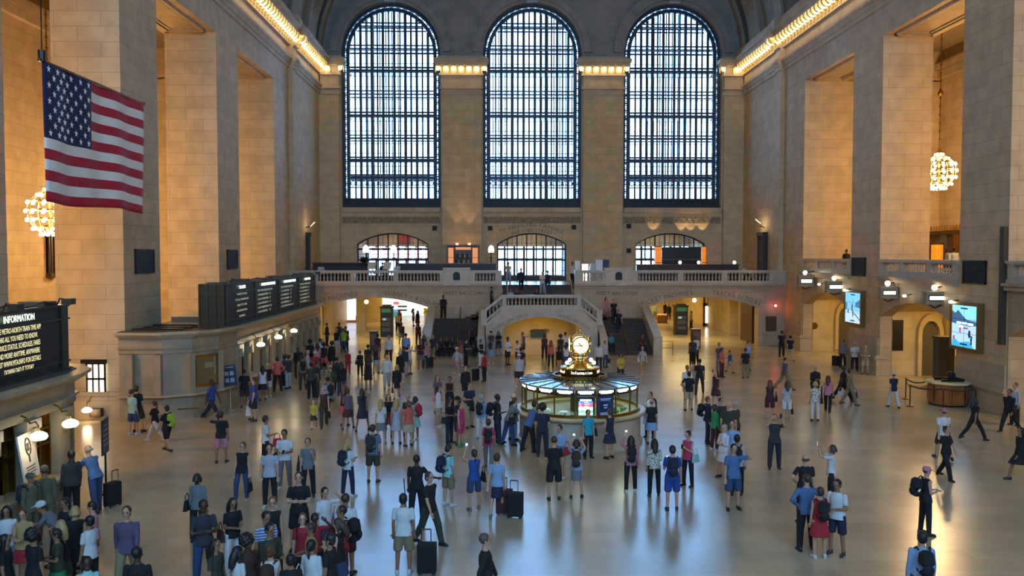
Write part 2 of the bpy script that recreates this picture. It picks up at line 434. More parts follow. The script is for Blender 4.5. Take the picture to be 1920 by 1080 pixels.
# ---- side walls: piers, the wall above them, the closed end
for side, X0, s in (('left', XL, -1), ('right', XR, 1)):
    X1 = X0+3.0*s
    for y0, y1 in PIERS:
        m = MB(); m.box(X0, y0, 0, X0+2.8*s, y1, 19.02); struct(m.build('pillar', STONE))
    m = MB(); m.box(X0, WEND, 0, X0+9.6*s, YW+1.4, 18.98); m.box(X1+.1*s, WEND, 18.9, X0+9.6*s, YW+1.4, 21.4); struct(m.build('wall_%s' % side, STONE))
    m = MB(); m.box(X0, YE, 19.0, X1, YW+.2, 24.5); struct(m.build('wall_%s' % side, PLAIN))
    # shallow pilaster strips that break the closed stretch
    m = MB(); m.box(X0-.32*s, 61.9, 0 if side == 'left' else ZN, X0+.1*s, 62.9, 20.7); m.box(X0-.16*s, 62.9, 0, X0+.1*s, YW, 20.7)
    struct(m.build('wall_%s' % side, STONE))
    # soffit panels between the piers
    for (a0, a1), nxt in zip(PIERS, PIERS[1:]+[(WEND, 0)]):
        b0, b1 = a1+.35, nxt[0]-.35
        m = MB()
        for k, w in ((0, .18), (.28, .1)):
            xa, xb = X0+(.45+k)*s, X0+(2.55-k)*s
            m.box(xa, b0+k, 18.86+k*.2, xa+w*s, b1-k, 19.01); m.box(xb-w*s, b0+k, 18.86+k*.2, xb, b1-k, 19.01)
            m.box(xa, b0+k, 18.86+k*.2, xb, b0+k+w, 19.01); m.box(xa, b1-k-w, 18.86+k*.2, xb, b1-k, 19.01)
        struct(m.build('trim_5', PLAIN))
    # architrave mouldings, frieze and cornice as one long profile
    prof = [(0,20.55),(.10,20.6),(.10,20.82),(.2,20.9),(.2,21.05),(.34,21.2),(.34,21.36),(.04,21.42),(.04,22.2),(.22,22.25),(.22,22.36),(.16,22.4),(.16,22.98),
            (.95,23.0),(.95,23.26),(1.1,23.34),(1.1,23.52),(.55,23.6),(.55,24.3),(.42,24.38),(.42,24.5),(-.1,24.5),(-.1,20.55)]
    for ya, yb, ex in ((YE, 61.85, 0), (61.85, 62.95, .32), (62.95, YW, .16)):
        m = MB(); m.prism([(X0-(o+(ex if o >= 0 else 0))*s, z) for o, z in prof], ya, yb, 'y')
        struct(m.build('trim_6', PLAIN))
    # outer aisle: outer wall, ceiling, cross walls
    XO = X0+9.6*s
    m = MB(); m.box(XO, YE, 0, XO+.5*s, WEND+.5, 22); struct(m.build('wall_%s_outer' % side, STONE_N))
    m = MB(); m.box(X1, YE, 21, XO, WEND+.5, 21.4); struct(m.build('ceiling_aisle', PLAIN))
    m = MB(); m.box(XO-.5*s, YE, 19.6, XO, WEND, 20.1); m.box(XO-.3*s, YE, 19.1, XO, WEND, 19.6); struct(m.build('trim_7', PLAIN))
    # base blocks of the piers
    for y0, y1 in PIERS+[(WEND, YW)]:
        if y1 < 3: continue
        if side == 'left':
            m = MB(); m.box(X0+.25, y0-.22, 0, X1, min(y1, 60.9)+.22, 1.0); m.box(X0+.32, y0-.3, 1.0, X1, min(y1, 60.9)+.3, 1.16)
        else:
            y1 = min(y1, 60.9)
            m = MB(); m.box(X0-.08, y0-.05, 0, XR+.5, y1+.05, 2.1); m.box(X0-.16, y0-.16, 0, XR+.5, y1+.16, .95)
            m.box(X0-.26, y0-.22, .95, XR+.5, y1+.22, 1.06); m.box(X0-.2, y0-.18, 1.06, XR+.5, y1+.18, 1.14)
        struct(m.build('baseboard_%s' % side, LOWER))
# east end, behind the viewer: same tall windows
m = MB(); arch_wall(m, 'x', XL-10, XR+10, 0, 39, YE-1.2, YE, [(c, WHALF, WZ0, WSPR, WHALF, 'round') for c in WC])
struct(m.build('wall_east', STONE))
for i, c in enumerate(WC):
    m = MB()
    for k in range(1, 9):
        x = c-WHALF+2*WHALF*k/9; m.box(x-.07, YE-.7, WZ0, x+.07, YE-.6, ztop(x, c, WHALF))
    for z in (13, 15, 17, 19, 21, 23, 25):
        hw = WHALF if z < WSPR else sqrt(WHALF**2-(z-WSPR)**2); m.box(c-hw, YE-.7, z-.08, c+hw, YE-.6, z+.08)
    o = m.build('window_%d' % (i+4), IRON2); struct(o)

# ---- vault
m = MB(); A, B, Z0 = (XR-XL)/2+.1, 14.6, 23.9; n = 48
pr = [(AX-A*cos(pi*k/n), Z0+B*sin(pi*k/n)) for k in range(n+1)]; po = [(AX-(A+.6)*cos(pi*k/n), Z0+(B+.6)*sin(pi*k/n)) for k in range(n+1)]
for k in range(n):
    m.hexa([(pr[k][0],YE-1,pr[k][1]),(po[k][0],YE-1,po[k][1]),(po[k][0],YW+1,po[k][1]),(pr[k][0],YW+1,pr[k][1]),
            (pr[k+1][0],YE-1,pr[k+1][1]),(po[k+1][0],YE-1,po[k+1][1]),(po[k+1][0],YW+1,po[k+1][1]),(pr[k+1][0],YW+1,pr[k+1][1])])
struct(m.build('ceiling', VAULT))
def rib(y0, y1, d, mt, rose=0):
    m = MB()
    for k in range(n):
        P = lambda t, e: (AX-(A-e)*cos(pi*t/n), Z0+(B-e)*sin(pi*t/n))
        (xa,za),(xb,zb),(xc,zc),(xd,zd) = P(k,d), P(k,-.05), P(k+1,-.05), P(k+1,d)
        m.hexa([(xa,y0,za),(xb,y0,zb),(xb,y1,zb),(xa,y1,za),(xd,y0,zd),(xc,y0,zc),(xc,y1,zc),(xd,y1,zd)])
    struct(m.build('trim_8', mt))
    if rose:
        q = MB()
        for side in (-1, 1):
            for t in (.085, .16, .235, .31):
                a = pi*t*.9; e = d
                c = Vector((AX+side*(A-e)*cos(a), (y0+y1)/2, Z0+(B-e)*sin(a)))
                nrm = Vector((-side*cos(a)/A, 0, -sin(a)/B)).normalized(); tx = Vector((0,1,0)); ty = nrm.cross(tx)
                w = (y1-y0)*.36
                for rr, tk in ((w, .09), (w*.62, .07), (w*.25, .12)):
                    q.tube([c+tx*(rr*cos(2*pi*j/14))+ty*(rr*1.3*sin(2*pi*j/14)) for j in range(14)], tk, 5, close=True)
                for j in range(10):
                    q.sphere(c+tx*(w*.8*cos(2*pi*j/10))+ty*(w*1.05*sin(2*pi*j/10)), .1, 5, 4)
        struct(q.build('trim_9', CARVE, smooth=True))
RIBST = mat('rib_stone', '#857c6c', .9, noise=.12, nscale=1)
rib(71.2, 72, .55, RIBST); rib(69.6, 71.2, .25, mat('vault_paint', '#4c5257', .9, noise=.2, nscale=1)); rib(66.8, 69.6, .45, RIBST, 1)
rib(61.6, 63.2, .5, RIBST, 1); rib(58.4, 61.6, .3, mat('vault_paint_b', '#5d5a50', .9, noise=.2, nscale=1)); rib(46, 49.9, .45, RIBST, 1); rib(34.4, 38.1, .45, RIBST)

# ---- west balcony: arched front, slab, vestibules behind the doors
AL, AR_, AH = AX-12.2, AX+12.2, 4.25
m = MB(); arch_wall(m, 'x', XL, XR, 0, 4.3, YB, YB+1.0, [(AL, AH, 0, 2.85, .8, 'seg'), (AR_, AH, 0, 2.85, .8, 'seg'), (AX, 2.63, -.1, 4.31, .1, 'rect')])
struct(m.build('wall_west_balcony', LOWER))
m = MB(); m.box(XL, YB-.1, 4.3, .35, YB+1, 4.55); m.box(5.75, YB-.1, 4.3, XR, YB+1, 4.55)
m.box(XL, YB-.28, 4.5, .35, YB+.6, 4.68); m.box(5.75, YB-.28, 4.5, XR, YB+.6, 4.68)
struct(m.build('trim_10', LOWER))
m = MB(); m.box(XL, YB+.9, 4.15, .35, YW, ZW); m.box(5.75, YB+.9, 4.15, XR, YW, ZW); m.box(.35, 62.3, 4.15, 5.75, YW, ZW)
struct(m.build('floor_west_balcony', FLOOR))
# passages under it
YEL = stone('passage_stone', '#c2ab7c', '#b89f70', '#9a8459', bw=1.8, rh=.9, ms=.006, rough=.5)
for nm, x0, x1 in (('left', -15.2, -4.4), ('right', 10.4, 20.6)):
    m = MB(); m.box(x0-.3, YB+1, 0, x0, 94, 4.15); m.box(x1, YB+1, 0, x1+.3, 94, 4.15); m.box(x0, 92.5, 0, x1, 93, 4.15)
    struct(m.build('wall_passage_%s' % nm, YEL))
    m = MB(); m.box(x0-.3, YB+1, 4.0, x1+.3, 94, 4.15); struct(m.build('ceiling_passage_%s' % nm, YEL))
m = MB(); m.box(-.1, YB+1.12, -2.5, 6.2, YB+1.4, 2.9); m.box(-.1, 57.1, -2.5, .25, YB+1.2, 2.85); m.box(5.85, 57.1, -2.5, 6.2, YB+1.2, 2.85)
struct(m.build('wall_passage_middle', YEL))
# vestibules
for (c, h), wallm in zip(DOORS, (PLAIN, PLAIN, PLAIN)):
    m = MB(); m.box(c-h-.4, YW+1.4, 3.9, c+h+.4, 79, ZW); m.box(c-h-.4, YW+1.4, 9.3, c+h+.4, 79, 9.6)
    m.box(c-h-.5, YW+1.4, ZW, c-h-.2, 79, 9.3); m.box(c+h+.2, YW+1.4, ZW, c+h+.5, 79, 9.3); m.box(c-h-.4, 78.6, 7.6, c+h+.4, 79, 9.3)
    struct(m.build('wall_vestibule', wallm))

# ---- north side: gate arches under the balcony
NB = list(zip(PIERS[3:], PIERS[4:]+[(WEND, 0)]))
for (a0, a1), (b0, _) in NB:
    c = (a1+b0)/2; h = (b0-a1)/2
    m = MB(); arch_wall(m, 'y', a1, b0, 0, 5.45, XR+.02, XR+.7, [(c, h-.12, 0, 3.35, .95, 'seg')])
    struct(m.build('wall_right', LOWER))
    m = MB(); m.box(XR-.18, a1, 5.3, XR+.9, b0, 5.5); m.box(XR-.3, a1, 5.5, XR+.9, b0, 5.62); struct(m.build('trim_11', LOWER))
    # the vaulted gate lobby behind, its inner arch towards the tracks
    x2 = XR+3.6
    m = MB(); arch_wall(m, 'y', a1, b0, 0, 5.2, x2, x2+.5, [(b0-2.6, 1.5, 0, 2.2, .7, 'seg')])
    struct(m.build('wall_gate_lobby', YEL))
    m = MB(); k = 12
    for j in range(k):
        t0, t1 = j/k, (j+1)/k
        ya, yb = a1+(b0-a1)*t0, a1+(b0-a1)*t1
        za, zb = 3.6+1.1*sin(pi*t0), 3.6+1.1*sin(pi*t1)
        m.hexa([(XR+.72,ya,za),(x2-.02,ya,za),(x2-.02,yb,zb),(XR+.72,yb,zb),(XR+.7,ya,5.3),(x2,ya,5.3),(x2,yb,5.3),(XR+.7,yb,5.3)])
    m.box(XR+.75, a1-.6, 0, x2+.5, a1+.06, 5.3); m.box(XR+.75, b0-.06, 0, x2+.5, b0+.6, 5.3)
    struct(m.build('ceiling_gate_lobby', YEL))
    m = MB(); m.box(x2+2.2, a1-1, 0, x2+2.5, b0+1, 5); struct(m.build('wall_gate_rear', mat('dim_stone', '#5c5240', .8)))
m = MB(); m.box(XR+.6, YE, 5.25, XR+9.6, WEND+.3, ZN); struct(m.build('floor_north_balcony', FLOOR))
# ================================================================ stairs and balustrades
_bal = {}
def baluster_mesh(h):
    k = round(h, 2)
    if k not in _bal:
        b = MB(); r = .075
        b.lathe([(r,0),(r,.06*h),(.6*r,.1*h),(.55*r,.16*h),(r*.95,.34*h),(r*.8,.46*h),(.42*r,.7*h),(.42*r,.82*h),(r*.8,.88*h),(r*.9,.94*h),(r*.9,h)], n=8)
        o = b.build('baluster', BOTT, smooth=True, origin=False); _bal[k] = o.data; bpy.data.objects.remove(o)
    return _bal[k]
def balustrade(label, a, b, z0, zb0, zb1, z1, groups, pedestal=(), depth=.34, group=None, step=.24):
    """straight run from a to b (x,y); groups are (t0,t1) stretches of balusters in metres from a, the rest is solid pedestal"""
    a = Vector((a[0], a[1], 0)); b = Vector((b[0], b[1], 0)); d = b-a; L = d.length; ang = atan2(d.y, d.x)
    root = empty('balustrade', (a.x, a.y, z0), label, 'balustrade', group); root.rotation_euler = (0, 0, ang); w = depth/2
    pl = MB(); pl.box(0, -w-.05, 0, L, w+.05, (zb0-z0)*.5); pl.box(0, -w, (zb0-z0)*.5, L, w, zb0-z0); pl.build('plinth', BOTT, root, local=True)
    rl = MB(); rl.box(0, -w-.04, zb1-z0, L, w+.04, zb1-z0+.06); rl.box(0, -w-.1, zb1-z0+.06, L, w+.1, z1-z0); rl.build('rail', BOTT, root, local=True)
    t = 0
    for g0, g1 in list(groups)+[(L, L)]:
        if g0-t > .05:
            p = MB(); p.box(t, -w, zb0-z0, g0, w, zb1-z0)
            if g0-t > .5: p.box(t+.12, -w-.03, zb0-z0+.08, g0-.12, w+.03, zb1-z0-.08)
            p.build('pedestal', BOTT, root, local=True)
        t = g1
        n = int((g1-g0)/step)
        for i in range(n):
            o = bpy.data.objects.new('baluster', baluster_mesh(zb1-zb0)); COL.objects.link(o); o.parent = root
            o.location = (g0+(i+.5)*(g1-g0)/n, 0, zb0-z0)
    return root
def xs_at(pxs, y): return [on_y(p, 520, y).x for p in pxs]
YR = YB-.05
# west balcony, left and right of the stairs
x = xs_at([597,657,666,737,747,824,890,928], YR)
balustrade('pale marble balustrade of the west balcony above the bright shop passage', (XL+.02, YR), (.35, YR), 4.68, 4.87, 5.46, 5.66,
           [(x[0]-XL, x[1]-XL), (x[2]-XL, x[3]-XL), (x[4]-XL, x[5]-XL), (x[6]-XL, x[7]-XL)])
x = xs_at([1093,1130,1196,1270,1281,1352,1363,1441], YR); x0 = 5.75
balustrade('pale marble balustrade of the west balcony above the arch lettered TRACKS', (x0, YR), (XR-.02, YR), 4.68, 4.87, 5.46, 5.66,
           [(x[0]-x0, x[1]-x0), (x[2]-x0, x[3]-x0), (x[4]-x0, x[5]-x0), (x[6]-x0, x[7]-x0)])
for pa, pb, side in ((832,880,'left'), (1135,1185,'right')):
    xa, xb = xs_at([pa, pb], YR-.2)
    r = empty('pedestal_block', ((xa+xb)/2, YR-.1, 4.55), 'marble pedestal block with a dark arched niche, %s of the central stairs' % side, 'pedestal')
    q = MB(); q.box(xa, YR-.26, 4.55, xb, YR+.25, 5.72); q.box(xa-.06, YR-.32, 5.72, xb+.06, YR+.3, 5.86); q.build('block', BOTT, r)
    c = (xa+xb)/2; q = MB(); q.prism([(c-.25,4.95),(c+.25,4.95),(c+.25,5.4),(c+.15,5.52),(c,5.57),(c-.15,5.52),(c-.25,5.4)], YR-.30, YR-.2, 'y'); q.build('niche', DARKMETAL, r)

# the double stair
def flight(label, x0, x1, y0, y1, z0, z1, n, axis='y', nosing=True, group=None):
    root = empty('staircase', ((x0+x1)/2, (y0+y1)/2, z0), label, 'staircase', group)
    for i in range(n):
        za = z0+(z1-z0)*(i+1)/n
        q = MB()
        if axis == 'y':
            a = y0+(y1-y0)*i/n; q.box(x0, a, z0-.15, x1, y1, za-.04); q.box(x0, a-.03, za-.04, x1, y1, za)
        else:
            a = x0+(x1-x0)*i/n; q.box(a, y0, z0-.15, x1, y1, za-.04) if x1 > x0 else q.box(x1, y0, z0-.15, a, y1, za-.04)
            q.box(a, y0, za-.04, x1, y1, za)
        q.build('step', STAIRC, root)
    return root
SL, SR = (-4.55, -1.0), (2*AX+1.0, 2*AX+4.55)
st_l = flight('dark stone lower stair flight climbing towards the man in the suit', SL[0], SL[1], 55.6, 59.9, 0, 2.1, 14)
st_r = flight('dark stone lower stair flight with a brass rail, beside the yellow TRACKS passage', SR[0], SR[1], 55.6, 59.9, 0, 2.1, 14)
q = MB(); q.box(SL[0], 59.85, 1.2, SL[1], YB+.05, 2.1); struct(q.build('floor_landing', STAIRC))
q = MB(); q.box(SR[0], 59.85, 1.2, SR[1], YB+.05, 2.1); struct(q.build('floor_landing', STAIRC))
flight('short stone flight from the left landing up to the balustraded landing', -2.3, .4, 59.9, YB+.02, 2.1, 3.1, 7, 'x')
flight('short stone flight from the right landing up to the balustraded landing', 2*AX+2.3, 2*AX-.4, 59.9, YB+.02, 2.1, 3.1, 7, 'x')
flight('central grey steps from the balustraded landing up to the west balcony', .4, 5.7, 59.6, 62.3, 3.1, 4.55, 9)
q = MB(); q.box(.35, 56.9, 2.9, 5.75, 59.7, 3.1); struct(q.build('floor_landing', BOTT))
# front wall of the middle landing with its low arch
q = MB(); arch_wall(q, 'x', .35, 5.75, 0, 3.1, 56.2, 57.05, [(AX, 2.62, 0, 1.85, .72, 'seg')])
q.box(.1, 56.12, 3.0, 6.0, 57.05, 3.16); q.box(.1, 56.14, 2.72, 6.0, 56.2, 2.78)
for s, xa, xb in ((1, -.78, .35), (-1, 2*AX+.78, 2*AX-.35)):
    q.hexa([(min(xa,xb),56.2,0),(max(xa,xb),56.2,0),(max(xa,xb),57.05,0),(min(xa,xb),57.05,0),
            (min(xa,xb),56.2,2.1 if s==1 else 3.1),(max(xa,xb),56.2,3.1 if s==1 else 2.1),(max(xa,xb),57.05,3.1 if s==1 else 2.1),(min(xa,xb),57.05,2.1 if s==1 else 3.1)])
    q.box(min(xa,xb), 57.05, 0, (max(xa,xb) if s==-1 else xb), 59.9, 2.0)
struct(q.build('wall_landing', BOTT))
balustrade('curving white balustrade in front of the middle stair landing', (.35, 56.5), (5.75, 56.5), 3.12, 3.36, 3.86, 4.06, [(.3, 5.1)], step=.25)
def sloped_rail(label, p0, p1, n):
    """raking balustrade at the end of the landing: p0 upper, p1 lower (x, z)"""
    r = empty('raking_balustrade', (p1[0], 56.5, p1[1]), label, 'balustrade'); s = 1 if p0[0] > p1[0] else -1
    (xa, za), (xb, zb) = p0, p1
    q = MB()
    for o0, o1, w in ((0, .22, .2), (.74, .94, .27)):
        q.hexa([(xb,56.5-w,zb+o0),(xa,56.5-w,za+o0),(xa,56.5+w,za+o0),(xb,56.5+w,zb+o0),(xb,56.5-w,zb+o1),(xa,56.5-w,za+o1),(xa,56.5+w,za+o1),(xb,56.5+w,zb+o1)])
    q.box(xb-.2, 56.25, zb-.1, xb+.2, 56.75, zb+.94)
    q.build('rail', BOTT, r)
    for i in range(n):
        t = (i+.6)/n; o = bpy.data.objects.new('baluster', baluster_mesh(.52)); COL.objects.link(o); o.parent = r
        o.location = Vector((xb+(xa-xb)*t, 56.5, zb+(za-zb)*t+.2))-Vector(r.location)
sloped_rail('short raking balustrade at the left end of the middle landing', (.35, 3.12), (-.9, 2.1), 5)
sloped_rail('short raking balustrade at the right end of the middle landing', (5.75, 3.12), (2*AX+.9, 2.1), 5)
def parapet(label, x0, x1):
    r = empty('stair_parapet', ((x0+x1)/2, 57.7, 0), label, 'parapet')
    q = MB(); q.hexa([(x0,55.5,0),(x1,55.5,0),(x1,60,0),(x0,60,0),(x0,55.5,1.15),(x1,55.5,1.15),(x1,60,2.9),(x0,60,2.9)]); q.build('wall_body', BOTT, r)
    q = MB(); q.hexa([(x0-.06,55.3,1.12),(x1+.06,55.3,1.12),(x1+.06,60.2,2.92),(x0-.06,60.2,2.92),(x0-.06,55.3,1.3),(x1+.06,55.3,1.3),(x1+.06,60.2,3.12),(x0-.06,60.2,3.12)]); q.build('coping', BOTT, r)
    q = MB(); q.box(x0-.08, 55.2, 0, x1+.08, 55.6, 1.32); q.build('newel', BOTT, r)
parapet('sloping marble parapet between the bright passage and the left stair', -4.95, -4.5)
parapet('sloping marble parapet between the left stair and the middle arch', -1.25, -.9)
parapet('sloping marble parapet between the middle arch and the right stair', 2*AX+.9, 2*AX+1.25)
parapet('sloping marble parapet between the right stair and the TRACKS passage', 2*AX+4.5, 2*AX+4.95)
def brass_rail(label, x):
    r = empty('handrail', (x, 55.4, 0), label, 'handrail')
    q = MB(); q.tube([(x,55.2,.05),(x,55.2,.95),(x,55.5,1.0),(x,60,3.0)], .035, 8); q.build('rail', BRASS, r, smooth=True)
    for y, z in ((57,.75),(58.6,1.5),(60,2.1)):
        q = MB(); q.cyl(x, y, z-.1, z+.95, .025, 8); q.build('post', BRASS, r)
brass_rail('polished brass rail down the middle of the left stair', -2.65)
brass_rail('polished brass rail down the middle of the right stair', 2*AX+2.65)
for xx, lab in ((.75, 'left edge'), (3.5, 'middle'), (5.45, 'right edge')):
    r = empty('stair_rail', (xx, 59.5, 3.1), 'thin pale rail at the %s of the central upper steps' % lab, 'handrail')
    q = MB(); q.tube([(xx,59.5,3.1),(xx,59.5,4.05),(xx,62.3,5.5),(xx,62.3,4.55)], .03, 6); q.build('rail', BOTT, r)
# low railing at the foot of the right parapet
r = empty('barrier_rail', (2*AX+5.3, 55.6, 0), 'low thin metal rail standing beside the foot of the right stair', 'railing')
q = MB(); xx = 2*AX+5.05; q.tube([(xx,55.6,0),(xx,55.6,.95),(xx+.75,55.6,.95),(xx+.75,55.6,0)], .022, 6); q.tube([(xx,55.6,.5),(xx+.75,55.6,.5)], .015, 6); q.build('rail', DARKMETAL, r)
# north balcony balustrades
for (a1, b0), lab in zip([(p[1], q_[0]) for p, q_ in zip(PIERS[3:], PIERS[4:]+[(WEND,0)])],
        ('marble balustrade of the north balcony nearest the viewer', 'marble balustrade of the north balcony below the hanging chandelier', 'marble balustrade of the north balcony nearest the window wall')):
    L = b0-a1
    balustrade(lab, (XR+.12, a1), (XR+.12, b0), 5.62, 5.92, 6.38, 6.56, [(.35+.1, L/3-.2), (L/3+.15, 2*L/3-.15), (2*L/3+.2, L-.45)], step=.25)
# lettering cut in the balcony front
CUT = mat('incised_letters', '#63563f', .8)
q = MB(); R = (AH*AH+.64)/1.6
arc_text(q, 'TICKET MACHINES', .5, AL, YB-.012, 2.85+.8-R, R+.34, pi/2+.26, .8)
arc_text(q, 'SUBWAY • 42ND ST', .5, AL, YB-.012, 2.85+.8-R, R+.34, pi/2-.24, .8)
arc_text(q, 'TICKET MACHINES', .5, AR_, YB-.012, 2.85+.8-R, R+.34, pi/2+.22, .8)
arc_text(q, 'TRACKS 31 TO 42', .5, AR_, YB-.012, 2.85+.8-R, R+.34, pi/2-.22, .8)
for px in (870, 1157): text(q, 'WEST BALCONY', .42, face_M(on_y(px, 550, YB-.012), (0,-1,0)))
struct(q.build('trim_12', CUT))
q = MB(); R = (2.62**2+.72**2)/1.44
arc_text(q, 'DINING CONCOURSE', .32, AX, 56.185, 2.57-R, R+.22, pi/2+.42, .75); arc_text(q, 'TRACKS 100 TO 117', .32, AX, 56.185, 2.57-R, R+.22, pi/2-.42, .75)
struct(q.build('trim_13', CUT))
q = MB(); c, h = DOORS[1]; R = (h*h+.95**2)/1.9
arc_text(q, 'TO VANDERBILT AVENUE', .5, c, YW-.012, 8.7-R, R+.72, pi/2, .85); arc_text(q, 'AND 43RD STREET', .42, c, YW-.012, 8.7-R, R+.22, pi/2, .85)
struct(q.build('trim_14', CUT))

# ---- balcony door screens
BRONZE = mat('door_bronze', '#3a2d22', .5, .4)
def door_screen(idx, c, h, lower=True, missing=()):
    root = empty('door_%d' % idx, (c, YW+.5, ZW)); root['kind'] = 'structure'
    R = (h*h+.95**2)/1.9; zt = lambda x: 7.75+sqrt(max(0, R*R-(x-c)**2))-(R-.95)
    q = MB(); y0, y1 = YW+.4, YW+.6
    for k in range(8):
        x = c-h+.06+(2*h-.12)*k/7; q.box(x-.06, y0, ZW, x+.06, y1, zt(x))
    n = 24
    for k in range(n):
        xa, xb = c-h+2*h*k/n, c-h+2*h*(k+1)/n
        q.hexa([(xa,y0,zt(xa)-.12),(xb,y0,zt(xb)-.12),(xb,y1,zt(xb)-.12),(xa,y1,zt(xa)-.12),(xa,y0,zt(xa)),(xb,y0,zt(xb)),(xb,y1,zt(xb)),(xa,y1,zt(xa))])
    q.box(c-h, y0-.05, 7.22, c+h, y1+.05, 7.4); q.box(c-h, y0, 6.28, c+h, y1, 6.42)
    for k in range(7):
        x = c-h+.06+(2*h-.12)*(k+.5)/7; q.box(x-.015, y0+.05, 7.4, x+.015, y1-.05, zt(x)-.1); q.box(x-.4, y0+.05, 7.82, x+.4, y1-.05, 7.85)
        q.box(x-.4, y0+.05, 6.85, x+.4, y1-.05, 6.88)
        if lower: q.box(x-.42, y0+.02, ZW, x+.42, y1-.02, ZW+.4); q.box(x-.42, y0, 5.4, x+.42, y1, 5.44)
    q.build('door_frame', BRONZE, root)
    g = MB(); g.add([(c-h,YW+.5,ZW+.1),(c+h,YW+.5,ZW+.1)]+[(c+h-2*h*k/16, YW+.5, zt(c+h-2*h*k/16)-.05) for k in range(17)], [tuple(range(19))]); g.build('pane', GLASS, root)
for i, (c, h) in enumerate(DOORS): door_screen(i+1, c, h)
# inner doors of the vestibules, daylight beyond
for i, (c, h) in enumerate(DOORS):
    root = empty('door_%d' % (i+4), (c, 78.6, ZW)); root['kind'] = 'structure'
    q = MB()
    for k in range(8): x = c-h-.2+(2*h+.4)*k/7; q.box(x-.1, 78.5, ZW, x+.1, 78.7, 7.6)
    q.box(c-h-.2, 78.5, 6.35, c+h+.2, 78.7, 6.5); q.box(c-h-.2, 78.5, ZW, c+h+.2, 78.7, 4.9); q.build('door_frame', BRONZE, root)

# ================================================================ information booth and clock
BX, BY = AX-.0, 30.3
def ring_pts(r, n=18, off=pi/18): return [(BX+r*cos(2*pi*k/n-pi/2+off), BY+r*sin(2*pi*k/n-pi/2+off)) for k in range(n)]
bo = empty('information_booth', (BX, BY, 0), 'round marble and glass information booth in the middle of the concourse', 'booth')
q = MB(); q.lathe([(2.3,0),(2.3,.1),(2.22,.14),(2.22,.98),(2.28,1.02),(2.28,1.06)], (BX,BY,0), 54); q.build('base', BOTT, bo, smooth=False)
q = MB(); q.lathe([(1.7,1.06),(2.40,1.06),(2.43,1.10),(2.43,1.15),(2.38,1.18),(1.7,1.18)], (BX,BY,0), 54, ring=True); q.build('counter', BOTT2, bo)
q = MB(); q.lathe([(2.12,1.18),(2.2,1.18),(2.2,1.28),(2.12,1.28)], (BX,BY,0), 36, ring=True); q.build('window_sill', BRASS, bo)
P = ring_pts(2.13)
for x, y in P:
    q = MB(); q.cyl(x, y, 1.28, 2.18, .028, 6); q.build('mullion', BRASS, bo)
BG = glass('booth_glass', '#e9f2ea', .07)
for k in range(18):
    (xa,ya),(xb,yb) = P[k], P[(k+1)%18]
    if k in (0, 17) and False: continue
    q = MB(); q.add([(xa,ya,1.28),(xb,yb,1.28),(xb,yb,1.95),(xa,ya,1.95)], [(0,1,2,3)]); q.build('pane', BG, bo)
    c = Vector(((xa+xb)/2,(ya+yb)/2,2.06)); nrm = Vector((c.x-BX,c.y-BY,0)).normalized(); M = face_M(c, nrm)
    q = MB(); q.box(-.37,-.12,-.05,.37,.12,0, M); hd = q.build('header_box', BLACK, bo)
    q = MB(); q.box(-.27,-.005,.0,.27,.055,.02, M); q.box(-.2,-.045,.0,.2,-.005,.02, M); s_ = q.build('lit_sign', WHITE_LIT, hd)
q = MB(); q.lathe([(2.16,2.15),(2.24,2.15),(2.24,2.21),(.95,2.30),(.95,2.26)], (BX,BY,0), 54, ring=True)
q.build('roof', mat('glass_roof', '#9aa3a3', .12, .6), bo)
q = MB()
for k in range(24):
    a = 2*pi*k/24; q.bar((BX+.95*cos(a),BY+.95*sin(a),2.305),(BX+2.22*cos(a),BY+2.22*sin(a),2.218), .028, .022)
q.build('roof_rib', DARKMETAL, bo)
q = MB(); q.lathe([(.9,2.26),(1.0,2.26),(1.0,2.30),(.96,2.31),(.96,2.37),(1.0,2.385),(1.0,2.41),(.93,2.41),(.93,2.34),(.7,2.34),(.7,2.28)], (BX,BY,0), 48, ring=True)
for k in range(44): a = 2*pi*k/44; q.sphere((BX+.99*cos(a),BY+.99*sin(a),2.34), .03, 6, 4)
q.build('gallery_ring', BRASS, bo)
q = MB(); q.lathe([(.70,2.34),(.70,2.66),(.66,2.66)], (BX,BY,0), 40); dr = q.build('sign_drum', mat('drum_bronze', '#3c2613', .35, .6), bo)
q = MB()
for a0, s_ in ((-pi/2, 'Information'), (-pi/2+1.0, '?'), (-pi/2-1.0, '?'), (0, 'Information'), (pi, 'Information'), (pi/2, 'Information')):
    w = .105; n_ = len(s_)
    for i, ch in enumerate(s_):
        a = a0+(i-(n_-1)/2)*w*.72/.71
        p = (BX+.715*cos(a), BY+.715*sin(a), 2.54); text(q, ch, .16, face_M(p, (cos(a), sin(a), 0)))
q.build('lettering', emis('booth_letters', '#fff1c9', 2.6), dr)
# things inside and on the booth
q = MB(); q.lathe([(1.25,0),(1.25,1.05),(1.75,1.05),(1.75,1.0),(1.3,.95)], (BX,BY,0), 24, ring=True); q.build('inner_desk', mat('inner_desk_wood', '#3b2c18', .4), bo)
for k in range(15):
    a = -pi/2-1.5+k*.21; h_ = .06+.05*((k*7)%4); rr = 1.55+.06*(k%3)
    q = MB(); M = face_M((BX+rr*cos(a), BY+rr*sin(a), 1.06+h_/2), (cos(a), sin(a), 0)); q.box(-.11,-h_/2,-.08,.11,h_/2,.08,M)
    tag(q.build('paper_stack', mat('stack%d' % (k%4), ('#cfd6cf','#4a7a52','#8fa0a0','#2c3a3a')[k%4], .6)), 'small stack of leaflets on the desk ring inside the information booth', 'papers', 'leaflet stacks inside the booth')
q = MB(); q.cyl(BX, BY, 0, 2.34, .35, 16); q.build('core_column', mat('booth_core', '#2a2f25', .5), bo)
